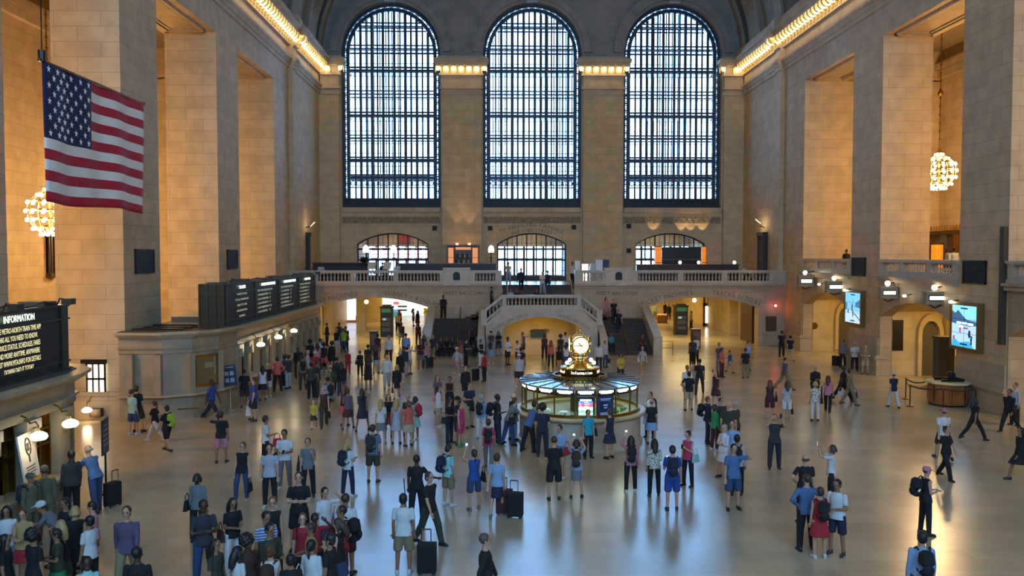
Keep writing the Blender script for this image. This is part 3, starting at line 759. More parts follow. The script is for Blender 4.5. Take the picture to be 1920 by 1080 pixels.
q = MB(); q.lathe([(1.5,2.10),(1.8,2.10),(1.8,2.13),(1.5,2.13)], (BX,BY,0), 24, ring=True); q.build('light_tube', emis('fluorescent', '#e9ffe2', 4), bo)
def booth_panel(k, w, z0, z1, r=2.0):
    a = -pi/2+2*pi*k/18; return face_M((BX+r*cos(a), BY+r*sin(a), (z0+z1)/2), (cos(a), sin(a), 0)), w, z1-z0
M, w, h = booth_panel(0, .62, 1.2, 1.92, 2.05)
sc = empty('monitor', M.translation, 'black monitor showing coloured departure rows behind the front booth window', 'monitor')
q = MB(); q.box(-w/2,-h/2,-.06,w/2,h/2,.01,M); q.build('casing', BLACK, sc)
rows = [('#f4f8ff',.27,.21),('#2f6fd0',.13,.20),('#d8486a',.0,.13),('#cfe8e0',-.10,0),('#58c08a',-.2,-.10),('#b9d8f0',-.27,-.2)]
for j, (cc, a, b) in enumerate(rows):
    q = MB()
    if j == 0: q.box(-.2,.21,.01,.2,.27,.014,M)
    else: q.box(-.25,a-.1 if False else a,.01,.25,b,.014,M)
    q.build('screen_row', emis('row%d' % j, cc, 2.2), sc)
q = MB()
for j in range(5): q.box(-.22,.16-.075*j,.014,-.2+.03*(j%3),.185-.075*j,.016,M); q.box(-.05,.16-.075*j,.014,.1+.05*(j%2),.18-.075*j,.016,M)
q.build('screen_text', emis('rowtext', '#ffffff', 3), sc)
M, w, h = booth_panel(1, .62, 1.2, 1.95, 2.05)
po = empty('poster', M.translation, 'dark blue notice poster in the booth window beside the monitor', 'poster')
q = MB(); q.box(-w/2,-h/2,-.02,w/2,h/2,0,M); q.build('sheet', mat('poster_blue', '#16244d', .5, emit='#16244d', estr=.25), po)
q = MB()
for (ww, yy, hh) in ((.42,.25,.03),(.36,.2,.02),(.16,.03,.05),(.12,-.06,.04),(.42,-.24,.03),(.4,-.29,.03)): q.box(-ww/2,yy-hh/2,.0,ww/2,yy+hh/2,.004,M)
q.build('print', mat('poster_print', '#8fa6d8', .5, emit='#8fa6d8', estr=.3), po)
for k, (cc, nm, lab) in enumerate((('#3f8f3a','desk_plant','green leafy clutter on the desk inside the right side of the booth'),('#dfe8e4','printer','white printer on the booth desk left of the monitor'),('#cfd8d2','paper_tray','pale paper tray on the booth desk near its left window'))):
    a = -pi/2+(.75,-.45,-.95)[k]; p = Vector((BX+1.62*cos(a), BY+1.62*sin(a), 1.06)); q = MB(); r = empty(nm, p, lab, ('plant','printer','tray')[k])
    if k == 0:
        for j in range(16): q.sphere(p+Vector((random.uniform(-.16,.16),random.uniform(-.12,.12),random.uniform(.05,.3))), .07, 6, 4)
        q.build('leaves', mat('desk_green', cc, .6), r)
    else:
        q.box(p.x-.18,p.y-.14,1.06,p.x+.18,p.y+.14,1.26); q.build('body', mat('office_white%d'%k, cc, .5), r)
        q = MB(); q.box(p.x-.12,p.y-.18,1.26,p.x+.12,p.y+.1,1.31); q.build('paper', mat('paper', '#e8e8e2', .8), r)
# the clock
ck = empty('clock', (BX, BY, 2.66), 'four-faced golden ball clock on top of the information booth', 'clock')
q = MB(); q.lathe([(.72,2.64),(.74,2.66),(.72,2.69),(.55,2.70),(.5,2.73),(.42,2.78),(.3,2.85),(.22,2.93),(.2,2.98),(.26,3.0),(.28,3.03),(.24,3.06),(.27,3.1),(.24,3.13),(.3,3.17)], (BX,BY,0), 32); q.build('pedestal', GOLD, ck, smooth=True)
q = MB()
for k in range(20): a = 2*pi*k/20; q.sphere((BX+.27*cos(a),BY+.27*sin(a),3.05), .022, 6, 4)
q.build('beading', GOLD, ck)
ZC = 3.5
q = MB(); q.lathe([(.0,3.13),(.2,3.16),(.33,3.24),(.40,3.36)], (BX,BY,0), 28); q.lathe([(.12,3.89),(.10,3.93),(.04,3.95),(.04,4.0),(.07,4.03),(.05,4.07),(.0,4.12)], (BX,BY,0), 20)
q.build('ball_cap', GOLD, ck, smooth=True)
q = MB()
for k in range(4):
    a = pi/4+k*pi/2; q.tube([(BX+r*cos(a),BY+r*sin(a),z) for r, z in ((.36,3.28),(.42,3.42),(.43,3.55),(.38,3.72),(.26,3.85),(.1,3.92))], .013, 6)
q.build('ball_rib', GOLD, ck, smooth=True)
q = MB(); q.sphere((BX,BY,ZC+.02), .425, 28, 16); q.build('glass_ball', glass('ball_glass', '#f4f1e6', .10), ck, smooth=True)
FACE = mat('opal_clock_face', '#fff3d0', .4, emit='#fff0c4', estr=.75)
for k in range(4):
    a = -pi/2+k*pi/2; M = face_M((BX+.36*cos(a),BY+.36*sin(a),ZC), (cos(a),sin(a),0))
    q = MB(); q.lathe([(0,.05),(.2,.045),(.29,.02),(.29,-.04)], (0,0,0), 28, M=M); f = q.build('dial', FACE, ck, smooth=True)
    q = MB(); q.lathe([(.285,-.06),(.315,-.06),(.322,.0),(.30,.03),(.285,.03)], (0,0,0), 28, M=M, ring=True); q.build('bezel', GOLD, f, smooth=True)
    q = MB()
    for j in range(12):
        T = M @ Matrix.Rotation(-j*pi/6, 4, 'Z'); q.box(-.008,.215,.045,.008,.265,.05,T)
    q.build('hour_mark', DARKMETAL, f)
    T = M @ Matrix.Rotation(radians(39), 4, 'Z'); q = MB(); q.box(-.012,-.05,.055,.012,.15,.06,T); q.build('hour_hand', BLACK, f)
    T = M @ Matrix.Rotation(radians(92), 4, 'Z'); q = MB(); q.box(-.009,-.06,.062,.009,.24,.066,T); q.build('minute_hand', BLACK, f)
LAMP = emis('booth_globe', '#fff2cf', 4)
for k, (dx, dy) in enumerate(((-.45,-.2),(.45,-.2))):
    r = empty('globe_lamp', (BX+dx, BY+dy, 2.69), ('twin globe lamp left of the golden clock','twin globe lamp right of the golden clock')[k], 'lamp')
    q = MB(); q.cyl(BX+dx, BY+dy, 2.66, 2.82, .03, 8); q.box(BX+dx-.09,BY+dy-.02,2.74,BX+dx+.09,BY+dy+.02,2.77); q.build('stem', BRASS, r)
    for j, (ox, oz) in enumerate(((-.06*(1 if dx > 0 else -1)*-1*-1, .27), (.04*(1 if dx > 0 else -1), .17))):
        q = MB(); q.sphere((BX+dx+ox, BY+dy-.03*j, 2.69+oz), .072, 10, 7); q.build('globe', LAMP, r, smooth=True)

# ================================================================ ticket offices and departure boards (left)
def offset_poly(pts, o):
    out = []
    for i, p in enumerate(pts):
        a = pts[max(i-1,0)]; b = pts[min(i+1,len(pts)-1)]; t = Vector((b[0]-a[0], b[1]-a[1])).normalized(); nn = Vector((t.y, -t.x))
        out.append((p[0]+nn.x*o, p[1]+nn.y*o))
    return out
def band(mb, pts, o, z0, z1, back=XL-.1):
    pp = offset_poly(pts, o); pp = pp+[(back, pp[-1][1]), (back, pp[0][1])]
    n = len(pp); mb.add([(x,y,z0) for x,y in pp]+[(x,y,z1) for x,y in pp], [tuple(range(n))[::-1], tuple(range(n,2*n))]+[(i,(i+1)%n,(i+1)%n+n,i+n) for i in range(n)])
PIL = mat('pilaster_marble', '#8e8168', .35, noise=.15, nscale=2)
LITWALL = mat('office_back_wall', '#a58a4e', .6)
DKGLASS = mat('dark_office_glass', '#14120d', .1)
def ticket_office(label, pts, yw0, yw1, spacing, lit, fx):
    r = empty('ticket_office', (XL+2, (pts[0][1]+pts[-1][1])/2, 0), label, 'ticket office')
    q = MB(); band(q, pts, 0, 0, .98); band(q, pts, .07, 0, .14); q.build('base', PIL, r)
    q = MB(); band(q, pts, .3, .98, 1.06); q.build('counter', BOTT2, r)
    q = MB(); band(q, pts, -.45, 1.06, 2.75); q.build('office_wall', LITWALL, r)
    q = MB(); band(q, pts, .02, 2.75, 2.95); band(q, pts, .1, 2.95, 3.0); band(q, pts, 0, 3.0, 3.38); q.build('entablature', PIL, r)
    q = MB(); band(q, pts, .12, 3.38, 3.46); band(q, pts, .3, 3.46, 3.54); band(q, pts, .42, 3.54, 3.64); q.build('cornice', BOTT2, r)
    q = MB(); band(q, pts, .05, 3.64, 3.66); q.build('roof', mat('office_roof', '#3b3428', .8), r)
    y = yw0; k = 0
    while y < yw1+.01:
        q = MB(); q.box(fx-.5, y-.26, 1.06, fx+.02, y+.26, 2.75); q.box(fx-.4, y-.3, 1.06, fx+.1, y+.3, 1.25); q.box(fx-.4, y-.32, 2.5, fx+.12, y+.32, 2.75)
        q.box(fx, y-.12, 2.2, fx+.18, y+.12, 2.55); q.build('pilaster', PIL, r)
        if y+spacing < yw1+.01:
            ya, yb = y+.3, y+spacing-.3
            f = MB()
            for yy in (ya, yb-.06, (ya+yb)/2-.03): f.box(fx-.32, yy, 1.06, fx-.2, yy+.06, 2.75)
            for zz in (1.9, 2.3, 2.68): f.box(fx-.32, ya, zz, fx-.2, yb, zz+.05)
            w = f.build('window_grille', BRASS, r)
            g = MB(); g.box(fx-.36, ya, 1.06, fx-.33, yb, 2.7); g.build('pane', DKGLASS if k not in lit else glass('office_glass', '#f3e6c8', .12), w)
        y += spacing; k += 1
    return r
P1 = [(-11.5, 3.0), (-11.5, 22.1), (-11.75, 23.1), (-12.4, 23.8), (-13.2, 24.0), (XL-.1, 24.0)]
P2 = [(XL-.1, 34.0), (-13.7, 33.95), (-12.7, 34.5), (-12.0, 35.7), (-11.7, 37.3), (-11.7, 54.0), (-12.0, 54.9), (-12.6, 55.4), (XL-.1, 55.4)]
to1 = ticket_office('near marble ticket office with glowing opal lamps under the INFORMATION board', P1, 6.0, 22.0, 1.6, (7, 8, 9), -11.5)
to2 = ticket_office('far marble ticket office under the long departure board', P2, 37.6, 54.1, 1.5, (1, 2, 3), -11.7)
# rounded end of the far office: panelled bay with its own ticket window
q = MB(); band(q, P2[:5], -.04, 1.06, 2.75); q.build('end_wall', PIL, to2)
q = MB(); band(q, P1[2:], -.04, 1.06, 2.75); q.build('end_wall', PIL, to1)
for k, (p, nrm, w) in enumerate((((-14.4,33.85,0),(0,-1,0),.9), ((-12.33,35.02,0),(.82,-.57,0),1.15))):
    M = face_M((p[0], p[1], 1.85), nrm)
    q = MB()
    for s in (-1, 1): q = MB(); q.box(s*(w/2+.12)-.13, -.8, -.15, s*(w/2+.12)+.13, .88, .12, M); q.build('pilaster', PIL, to2)
    if k == 1:
        q = MB(); q.box(-.62,-.55,0,.62,.75,.07,M); f = q.build('window_grille', BRASS, to2)
        q = MB(); q.box(-.5,-.45,.07,.5,.66,.09,M); q.build('pane', mat('frosted_pane', '#6b5a38', .3), f)
        q = MB(); q.box(-.1,.2,.09,.3,.42,.11,M); q.box(.34,-.1,.09,.42,.62,.11,M); q.build('notice', mat('notice_dim', '#8f7f5c', .6), f)
q = MB(); q.tube([(-12.95,33.5,.55),(-12.2,33.8,.55)], .03, 6); q.build('handrail', BRASS, to2)
# small things on the office roof
r = empty('roof_duct', (-14.0, 35.6, 3.66), 'dark slatted duct lying on the roof of the far ticket office', 'duct')
q = MB(); q.box(-15.2, 34.6, 3.66, -13.1, 34.75, 3.74); q.box(-15.0, 35.3, 3.66, -13.0, 35.45, 3.76); q.box(-14.9, 36, 3.66, -13, 36.1, 3.8); q.build('rail', DARKMETAL, r)
q = MB(); q.box(-15.3, 39, 3.66, -13.2, 42, 3.9); q.build('plate', mat('roof_plate', '#6b6252', .7), r)
LETTER = emis('board_header_letters', '#e9ffe4', 3.5); DOT = emis('board_dot_letters', '#f3e7b0', 1.1); DIMDOT = emis('board_dim_letters', '#a9b39a', .9)
def board(label, y0, y1, x0, x1, z0, z1, panels, hx, lx):
    r = empty('departure_board', ((x0+x1)/2, (y0+y1)/2, z0), label, 'departure board')
    q = MB(); q.box(x0, y0, z0, x1, y1, z1); q.build('case', BOARD, r)
    q = MB()
    H = z1-z0
    for zz in (z0+.12*H, z1-.22*H, z0, z1-.03): q.box(x0-.03, y0-.03, zz, x1+.04, y1+.03, zz+.05)
    for k in range(4): xx = x0+(x1-x0)*k/3; q.box(xx-.03, y0-.04, z0, xx+.03, y0, z1)
    for k in range(len(panels)+1): yy = y0+.3+(y1-y0-.6)*k/len(panels); q.box(x1, yy-.12, z0, x1+.05, yy+.12, z1)
    q.build('rib', mat('board_rib', '#2d3428', .4, .3), r)
    n = len(panels)
    for k, (head, lines, al, hs, ls) in enumerate(panels):
        ya = y0+.3+(y1-y0-.6)*k/n+.15; yb = y0+.3+(y1-y0-.6)*(k+1)/n-.15
        q = MB(); q.box(x1, ya, z0+.15*H, x1+.02, yb, z1-.26*H); p = q.build('panel', BLACK, r)
        q = MB(); M = face_M((x1+.05, (ya+yb)/2, z1-.11*H), (1,0,0)); text(q, head, hs, M, sx=hx); q.build('header', LETTER, p)
        q = MB()
        for i, s_ in enumerate(lines):
            zz = z1-.21*H-(i+.5)*(.68*H)/len(lines)
            M = face_M((x1+.03, (ya+yb)/2 if al == 'CENTER' else ya+.15, zz), (1,0,0)); text(q, s_, ls, M, al, sx=lx)
        q.build('text_rows', DOT if al == 'CENTER' and ls > .16 else DIMDOT, p)
    q = MB()
    for k in range(6): yy = y0+.6+(y1-y0-1.2)*k/5; q.box(x0+.2, yy-.3, z1, x1-.15, yy+.3, z1+.07+.06*(k%2))
    q.tube([(x1-.1, y0+.4+(y1-y0-.8)*j/14, z1+.05+.1*(j%3 == 1)) for j in range(15)], .025, 5)
    q.build('cable_tray', mat('roof_clutter', '#3d3a2e', .7), r)
    for k in range(4):
        yy = y0+1.2+(y1-y0-1.6)*k/3
        q = MB(); q.tube([(x1-.1,yy,z1),(x1+.0,yy,z1+.2),(x1+.3,yy,z1+.16)], .025, 6); q.box(x1+.1,yy-.13,z1+.04,x1+.36,yy+.13,z1+.2); q.build('hood_lamp', BOARD, r)
    return r
rowsA = ['TRK TIME DESTINATION', '7 2:00 BREWSTER   42', '5 3:14 STAMFORD   21', '6 3:16 HARLEM N   17', '2 3:20 GREENWICH  30', '4 3:22 HUDSON     25']
rowsB = ['TRK TIME DESTINATION', '1 2:10 CROTON     25', '3 3:10 BEACON     27', '2 3:12 YONKERS    42', '6 3:20 PEEKSKILL  37', '5 3:25 TARRYTOWN  30']
rowsC = ['TICKETS SOLD', 'AT ALL WINDOWS', 'NEXT TO THE', 'INFORMATION', 'BOARDS']
board('long dark green departure board on the far ticket office, rows of pale letters', 36.0, 54.2, -12.9, -11.85, 3.66, 5.52,
      [('TICKETS', rowsC, 'CENTER', .2, .13), ('HARLEM DEPARTURES', rowsA, 'LEFT', .2, .14), ('HUDSON DEPARTURES', rowsB, 'LEFT', .2, .14), ('NEW HAVEN', rowsA, 'LEFT', .2, .14)], 1.3, 1.75)
board('dark INFORMATION board with yellow dot letters on the near ticket office', 14.0, 23.0, -12.9, -11.85, 3.66, 5.42,
      [('TICKETS', rowsC, 'CENTER', .24, .185), ('INFORMATION', ['FREE METRO-NORTH TRAIN TIME APP', 'HAS ALL YOU NEED TO KNOW.', 'SERVICE STATUS, SCHEDULES, FARES', 'AND MORE! ANYTIME, ANYWHERE', 'VISIT WWW.MTA.INFO FOR DETAILS', 'DOWNLOAD IT TODAY.'], 'CENTER', .24, .185)], .82, .62)
# opal lamps on brackets
OPAL = emis('opal_shade', '#fff3d8', 5)
def opal_lamp(p, label, d=(-1,0)):
    p = Vector(p); r = empty('bracket_lamp', p, label, 'lamp')
    q = MB(); q.lathe([(.0,-.02),(.15,-.03),(.2,.03),(.18,.1),(.1,.15),(.05,.17)], p, 14); q.build('shade', OPAL, r, smooth=True)
    q = MB(); q.tube([p+Vector(v) for v in [(a_*d[0], a_*d[1], z_) for a_, z_ in ((0,.15),(0,.3),(.08,.4),(.2,.36),(.3,.5),(.42,.55))]], .022, 6); q.build('bracket', BRASS, r, smooth=True)
    L = bpy.data.lights.new('lamp_light', 'POINT'); L.energy = 9; L.color = (1,.72,.36); L.shadow_soft_size = .15
    lo = bpy.data.objects.new('lamp_light', L); COL.objects.link(lo); lo.location = p+Vector((.0,0,-.12))
for px, py, lab in ((73,822,'opal glass lamp over the trophy poster at the near ticket office'),(132,798,'opal glass lamp at the last window of the near ticket office'),
        (489,648,'opal lamp nearest the viewer on the far ticket office'),(522,634,'opal lamp in the middle of three on the far ticket office'),(551,622,'opal lamp farthest along the far ticket office')):
    opal_lamp(on_x(px, py, -11.0 if px < 200 else -11.2), lab)
opal_lamp(Vector(on_y(172, 768, 34.0))+Vector((0,-.4,0)), 'opal lamp on the pier wall below the lit glass door', (0,1))

# ================================================================ lamps of the hall
def light(name, kind, loc, power, col, size=.5, rot=None, sy=None):
    L = bpy.data.lights.new(name, kind); L.energy = power; L.color = col
    if kind == 'AREA':
        L.size = size
        if sy: L.shape = 'RECTANGLE'; L.size_y = sy
    else: L.shadow_soft_size = size
    o = bpy.data.objects.new(name, L); COL.objects.link(o); o.location = loc
    if rot: o.rotation_euler = rot
    return o
CHB = emis('chandelier_bulb', '#ffe3a8', 18)
bm_ = MB(); bm_.sphere((0,0,0), .085, 8, 6); _b = bm_.build('bulb', CHB, smooth=True, origin=False); BULBME = _b.data; bpy.data.objects.remove(_b)
def chandelier(loc, ztop, label):
    r = empty('chandelier', loc, label, 'chandelier', 'ball chandeliers of the aisles')
    tiers = [(1.15,.2,6),(.9,.5,8),(.55,.92,12),(.15,1.0,12),(-.25,.95,12),(-.65,.72,10),(-.9,.4,12)]
    q = MB()
    for k in range(12):
        a = 2*pi*k/12; q.tube([(rr*.93*cos(a), rr*.93*sin(a), z) for z, rr, _ in tiers], .022, 5)
    for z, rr, _ in tiers: q.tube([(rr*.93*cos(2*pi*j/20), rr*.93*sin(2*pi*j/20), z) for j in range(20)], .03, 5, close=True)
    q.lathe([(0,-1.05),(.12,-1.0),(.3,-.93),(.1,-.8),(.06,0),(.08,.9),(.2,1.2),(.1,1.35),(.05,1.5)], n=12)
    q.build('cage', GOLD, r, local=True)
    q = MB(); q.tube([(0,0,1.45),(0,0,ztop-loc[2])], .035, 6)
    z = 2.0
    while z < ztop-loc[2]-.4: q.sphere((0,0,z), .08, 6, 5); z += .5
    q.sphere((0,0,(ztop-loc[2])*.52), .17, 8, 6); q.build('chain', BRASS, r, local=True)
    for z, rr, n_ in tiers:
        for j in range(n_):
            a = 2*pi*(j+.5)/n_; o = bpy.data.objects.new('bulb', BULBME); COL.objects.link(o); o.parent = r; o.location = (rr*cos(a), rr*sin(a), z-.06)
    light('chandelier_light', 'POINT', Vector(loc)+Vector((0,0,-.1)), CHP*(.6 if loc[1] < 30 and loc[0] > 0 else 1), (1,.60,.25), .55)
CHP = 1950
for y in (26.6, 38.4, 50.0, 15.0):
    chandelier((-21.4 if y == 50.0 else -20.5, y, 8.7), 21, 'ball chandelier of lit bulbs hanging %s' % {38.4:'beside the flag at left', 26.6:'in the left aisle outside the picture', 50.0:'in the left aisle behind the farther pier', 15.0:'in the left aisle beside the viewer'}[y])
    chandelier((26.85, y, 11.8), 21, 'ball chandelier of lit bulbs hanging %s' % {50.0:'between the two right piers', 38.4:'in the right aisle behind the nearest pier', 26.6:'in the right aisle outside the picture', 15.0:'in the right aisle beside the viewer'}[y])
# cornice lamps and the scrolls between them
bm_ = MB(); bm_.sphere((0,0,0), .17, 8, 6); _b = bm_.build('bulb', CBULB, smooth=True, origin=False); CBME = _b.data; bpy.data.objects.remove(_b)
GILT = mat('gilded_scroll', '#c9ab6c', .5, .3)
def cornice_lamp(p, label, group):
    o = bpy.data.objects.new('cornice_lamp', CBME); COL.objects.link(o); o.location = p; tag(o, label, 'lamp', group)
for side, X0, s in (('left', XL, -1), ('right', XR, 1)):
    sc_ = MB(); y = 24.3; i = 0
    while y < 71.3:
        ex = .32 if 61.85 < y < 62.95 else (.16 if y >= 62.95 else 0)
        xa = X0-(.16+ex)*s
        # S-scroll bracket
        for t in range(6):
            t0, t1 = t/6, (t+1)/6
            f = lambda t: (xa-(.05+.68*t)*s, 22.48+.42*t+.1*sin(2*pi*t))
            (p0, z0), (p1, z1) = f(t0), f(t1)
            sc_.hexa([(min(p0,p1),y-.11,(z0 if p0<p1 else z1)-.1),(max(p0,p1),y-.11,(z1 if p0<p1 else z0)-.1),(max(p0,p1),y+.11,(z1 if p0<p1 else z0)-.1),(min(p0,p1),y+.11,(z0 if p0<p1 else z1)-.1),
                      (min(p0,p1),y-.11,(z0 if p0<p1 else z1)+.12),(max(p0,p1),y-.11,(z1 if p0<p1 else z0)+.12),(max(p0,p1),y+.11,(z1 if p0<p1 else z0)+.12),(min(p0,p1),y+.11,(z0 if p0<p1 else z1)+.12)])
        cornice_lamp((xa-.42*s, y+.31, 22.70), 'small warm lamp in the long row of the %s cornice' % side, 'cornice lamps, %s side' % side)
        y += .62; i += 1
    struct(sc_.build('trim_15', GILT))
for k, (x0, x1) in enumerate(pier_x):
    n_ = 7 if k in (1, 2) else 2
    xx = [x0-.25+(x1-x0+.5)*i/(n_-1) for i in range(n_)] if n_ == 7 else ([x0+.95, x1+.25] if k == 0 else [x0-.25, x1-.95])
    sc_ = MB()
    for i, x in enumerate(xx):
        cornice_lamp((x, PF-.42, 22.66), 'square-set warm lamp under the cap of the %s' % ('far left corner pier','pier left of the middle window','pier right of the middle window','far right corner pier')[k], 'cap lamps %d' % k)
        sc_.box(x-.22, PF-.6, 22.82, x+.22, PF-.1, 22.95); sc_.box(x-.26, PF-.2, 22.4, x-.2, PF, 22.95); sc_.box(x+.2, PF-.2, 22.4, x+.26, PF, 22.95)
    struct(sc_.build('trim_16', GILT))
# ================================================================ flag
FX = -12.5
pn, pf = on_x(78, 115, FX), on_x(266, 192, FX); zb = on_x(86, 378, FX).z
fl = empty('flag', (FX, pn.y, zb), 'large American flag hanging over the left ticket hall', 'flag')
RED, WHT, BLU = mat('flag_red', '#a80f26', .8), mat('flag_white', '#ded7cc', .8), mat('flag_blue', '#161a3c', .8)
q = MB(); ny, nz = 40, 26; ya, yb, za = pn.y, pf.y, pn.z
def fpt(u, v): return (FX+.10*sin(u*9+v*2)*(.3+v*.7)*(.35+u*.6)+.05*sin(u*21), ya+(yb-ya)*u, za+(zb-za)*v - .05*sin(u*7)*v)
vs = [fpt(i/ny, j/nz) for j in range(nz+1) for i in range(ny+1)]
q.add(vs, [])
for j in range(nz):
    for i in range(ny):
        a = j*(ny+1)+i; q.cur = 2 if (i < ny*.42 and j < 14) else (0 if (j//2)%2 == 0 else 1)
        q.f.append((a, a+1, a+ny+2, a+ny+1)); q.m.append(q.cur)
cl = q.build('cloth', [RED, WHT, BLU], fl, smooth=True, fix=False)
md = cl.modifiers.new('thick', 'SOLIDIFY'); md.thickness = .012
q = MB()
for row in range(9):
    for c in range(6 if row%2 == 0 else 5):
        u = .42*((c+.5)/6 if row%2 == 0 else (c+1)/6); v = (14/26)*(row+.7)/9.4
        for sgn in (1, -1):
            o = Vector(fpt(u, v))+Vector((.03*sgn,0,0)); pts = []
            for k in range(10):
                rr = .115 if k%2 == 0 else .046; an = pi/2+k*pi/5; pts.append(o+Vector((0, rr*cos(an), rr*sin(an))))
            q.add([o]+pts, [(0,k+1,(k+1)%10+1) for k in range(10)])
q.build('stars', mat('star_white', '#f2efe8', .8), cl, fix=False)
q = MB(); q.tube([(FX,ya-.15,za+.03),(FX,yb+.1,za+.03)], .04, 8); q.sphere((FX,yb+.12,za+.03), .07, 8, 6); q.build('rod', BRASS, fl)
q = MB(); q.tube([(FX,ya+.02,za),(FX,ya+.02,30)], .018, 6); q.cyl(FX, ya+.02, za, za+.3, .1, 8); q.build('cable', DARKMETAL, fl)

# ================================================================ grilles on the piers
GR = mat('grille_black', '#0d0e0d', .6, .2)
def grille(label, x, y0, y1, z0, z1, s):
    r = empty('speaker_grille', (x, (y0+y1)/2, z0), label, 'grille')
    q = MB(); xo = x+s*.05; q.box(x, y0, z0, xo, y1, z1); q.build('backing', GR, r)
    q = MB(); q.box(xo, y0, z0, xo+s*.04, y0+.08, z1); q.box(xo, y1-.08, z0, xo+s*.04, y1, z1); q.box(xo, y0, z0, xo+s*.04, y1, z0+.08); q.box(xo, y0, z1-.08, xo+s*.04, y1, z1)
    for k in range(9): zz = z0+.1+(z1-z0-.2)*(k+.5)/9; q.box(xo, y0, zz-.02, xo+s*.03, y1, zz+.02)
    q.build('slats', GR, r)
grille('black square grille on the left pier beside the flag', XL, 35.4, 37.3, 6.0, 7.05, 1)
grille('black square grille on the farther left pier above the long board', XL, 47.4, 49.2, 6.0, 7.1, 1)
grille('black square grille on the right pier above the larger screen', XR, 35.9, 37.7, 5.5, 6.55, -1)
grille('black square grille on the right pier above the smaller screen', XR, 47.8, 49.6, 5.55, 6.65, -1)
# small square vents of the window wall
for px, py, lab in ((815,428,'small dark vent left of the pier beside the bar'),(919,428,'small dark vent left of the middle balcony door'),(1076,426,'small dark vent right of the middle balcony door'),(1179,424,'small dark vent above left of the right balcony door'),(1179,470,'small dark vent beside the right balcony door, lower one')):
    p = on_y(px, py, YW); q = MB(); q.box(p.x-.2, YW-.05, p.z-.2, p.x+.2, YW, p.z+.2)
    for k in range(4): q.box(p.x-.18, YW-.07, p.z-.16+.1*k, p.x+.18, YW-.05, p.z-.11+.1*k)
    tag(q.build('wall_vent', GR), lab, 'vent')
# tall dark conduit beside the nearest right pier
q = MB(); q.box(XR-.18, 34.45, 3.0, XR, 34.75, 8.0); tag(q.build('conduit', mat('conduit_brown', '#3a2f20', .7)), 'tall brown conduit strip on the edge of the nearest right pier', 'conduit')

# ================================================================ advertising screens
def screen(label, y0, y1, z0, z1, scene):
    x = XR-.22; r = empty('advertising_screen', (XR, (y0+y1)/2, z0), label, 'screen')
    q = MB(); q.box(x, y0-.15, z0-.15, XR+.05, y1+.15, z1+.15); q.box(x-.06, y0-.15, z1, x, y1+.15, z1+.15); q.box(x-.06, y0-.15, z0-.15, x, y1+.15, z0)
    q.box(x-.06, y0-.15, z0, x, y0, z1); q.box(x-.06, y1, z0, x, y1+.15, z1); q.build('frame', mat('screen_frame', '#8a7048', .35, .7), r)
    xs = x-.02
    def blob(name, cc, s_, polys):
        q = MB()
        for lay, poly in polys: q.prism([(y1-(y1-y0)*u, z0+(z1-z0)*v) for u, v in poly], xs-.002-lay*.003, xs-lay*.003, 'x')
        q.build(name, emis(name+label[:9], cc, s_), r)
    for it in scene: blob(*it)
    q = MB()
    for u in (.5,): q.box(xs-.02, y1-(y1-y0)*u-.008, z0, xs-.016, y1-(y1-y0)*u+.008, z1)
    for v in (.333,.667): q.box(xs-.02, y0, z0+(z1-z0)*v-.008, xs-.016, y1, z0+(z1-z0)*v+.008)
    for v in (.07,.93): q.box(xs-.024, y0+(y1-y0)*.36, z0+(z1-z0)*v-.03, xs-.018, y1-(y1-y0)*.36, z0+(z1-z0)*v+.03)
    q.build('panel_seam', BLACK, r)
sq = [(0,0),(1,0),(1,1),(0,1)]
def rnd_fig(u, v, h): return [(u-.03,v),(u+.03,v),(u+.025,v+h*.5),(u+.04,v+h*.7),(u,v+h),(u-.04,v+h*.7)]
screen('smaller bright blue advertising screen on the farther right pier', 47.9, 50.0, 2.75, 4.55,
   [('sky_picture', '#6fb4e6', 1.1, [(0, sq)]), ('snow_picture', '#a9c6ee', 1.1, [(1, [(0,0),(1,0),(1,.36),(0,.42)])]),
    ('tree_picture', '#4f7c9c', .8, [(2, [(.62,.55),(1,.5),(1,.8),(.85,.75),(.7,.68)]), (2, [(0,.4),(.1,.4),(.14,.62),(.05,.68),(0,.6)])]),
    ('figure_picture', '#3b4660', .5, [(3, rnd_fig(.46,.38,.26)), (3, rnd_fig(.52,.22,.2)), (3, rnd_fig(.2,.3,.16)), (3, [(.6,.3),(1,.08),(1,.12),(.62,.33)])])])
screen('larger bright blue advertising screen on the nearest right pier', 36.15, 38.15, 2.6, 4.5,
   [('sky_picture', '#7cc4f0', 1.2, [(0, sq)]), ('hill_picture', '#3f6a94', .7, [(1, [(0,.55),(.0,.86),(.12,.8),(.25,.88),(.45,.74),(.6,.66),(1,.64),(1,.5)])]),
    ('water_picture', '#9fc3ea', 1.1, [(2, [(0,0),(1,0),(1,.54),(.55,.5),(0,.56)])]), ('pool_picture', '#38a3d6', 1.0, [(3, [(.0,.0),(.9,.0),(.7,.16),(.3,.1),(.05,.22)])]),
    ('wording_picture', '#f6fbff', 2.2, [(4, [(.2,.55),(.38,.55),(.38,.6),(.2,.6)]), (4, [(.42,.55),(.6,.55),(.6,.6),(.42,.6)]), (4, [(.64,.54),(.86,.54),(.86,.59),(.64,.59)]), (4, [(.28,.47),(.46,.47),(.46,.51),(.28,.51)])]),
    ('figure_picture', '#c4516a', .8, [(5, rnd_fig(.35,.34,.14)), (5, [(.48,.44),(.66,.44),(.66,.48),(.48,.48)]), (5, rnd_fig(.74,.3,.12)), (5, rnd_fig(.1,.16,.1))]),
    ('diver_picture', '#22406e', .4, [(6, rnd_fig(.72,.24,.2)), (6, [(.66,.3),(.84,.24),(.84,.28),(.68,.34)]), (6, rnd_fig(.8,.08,.2))])])

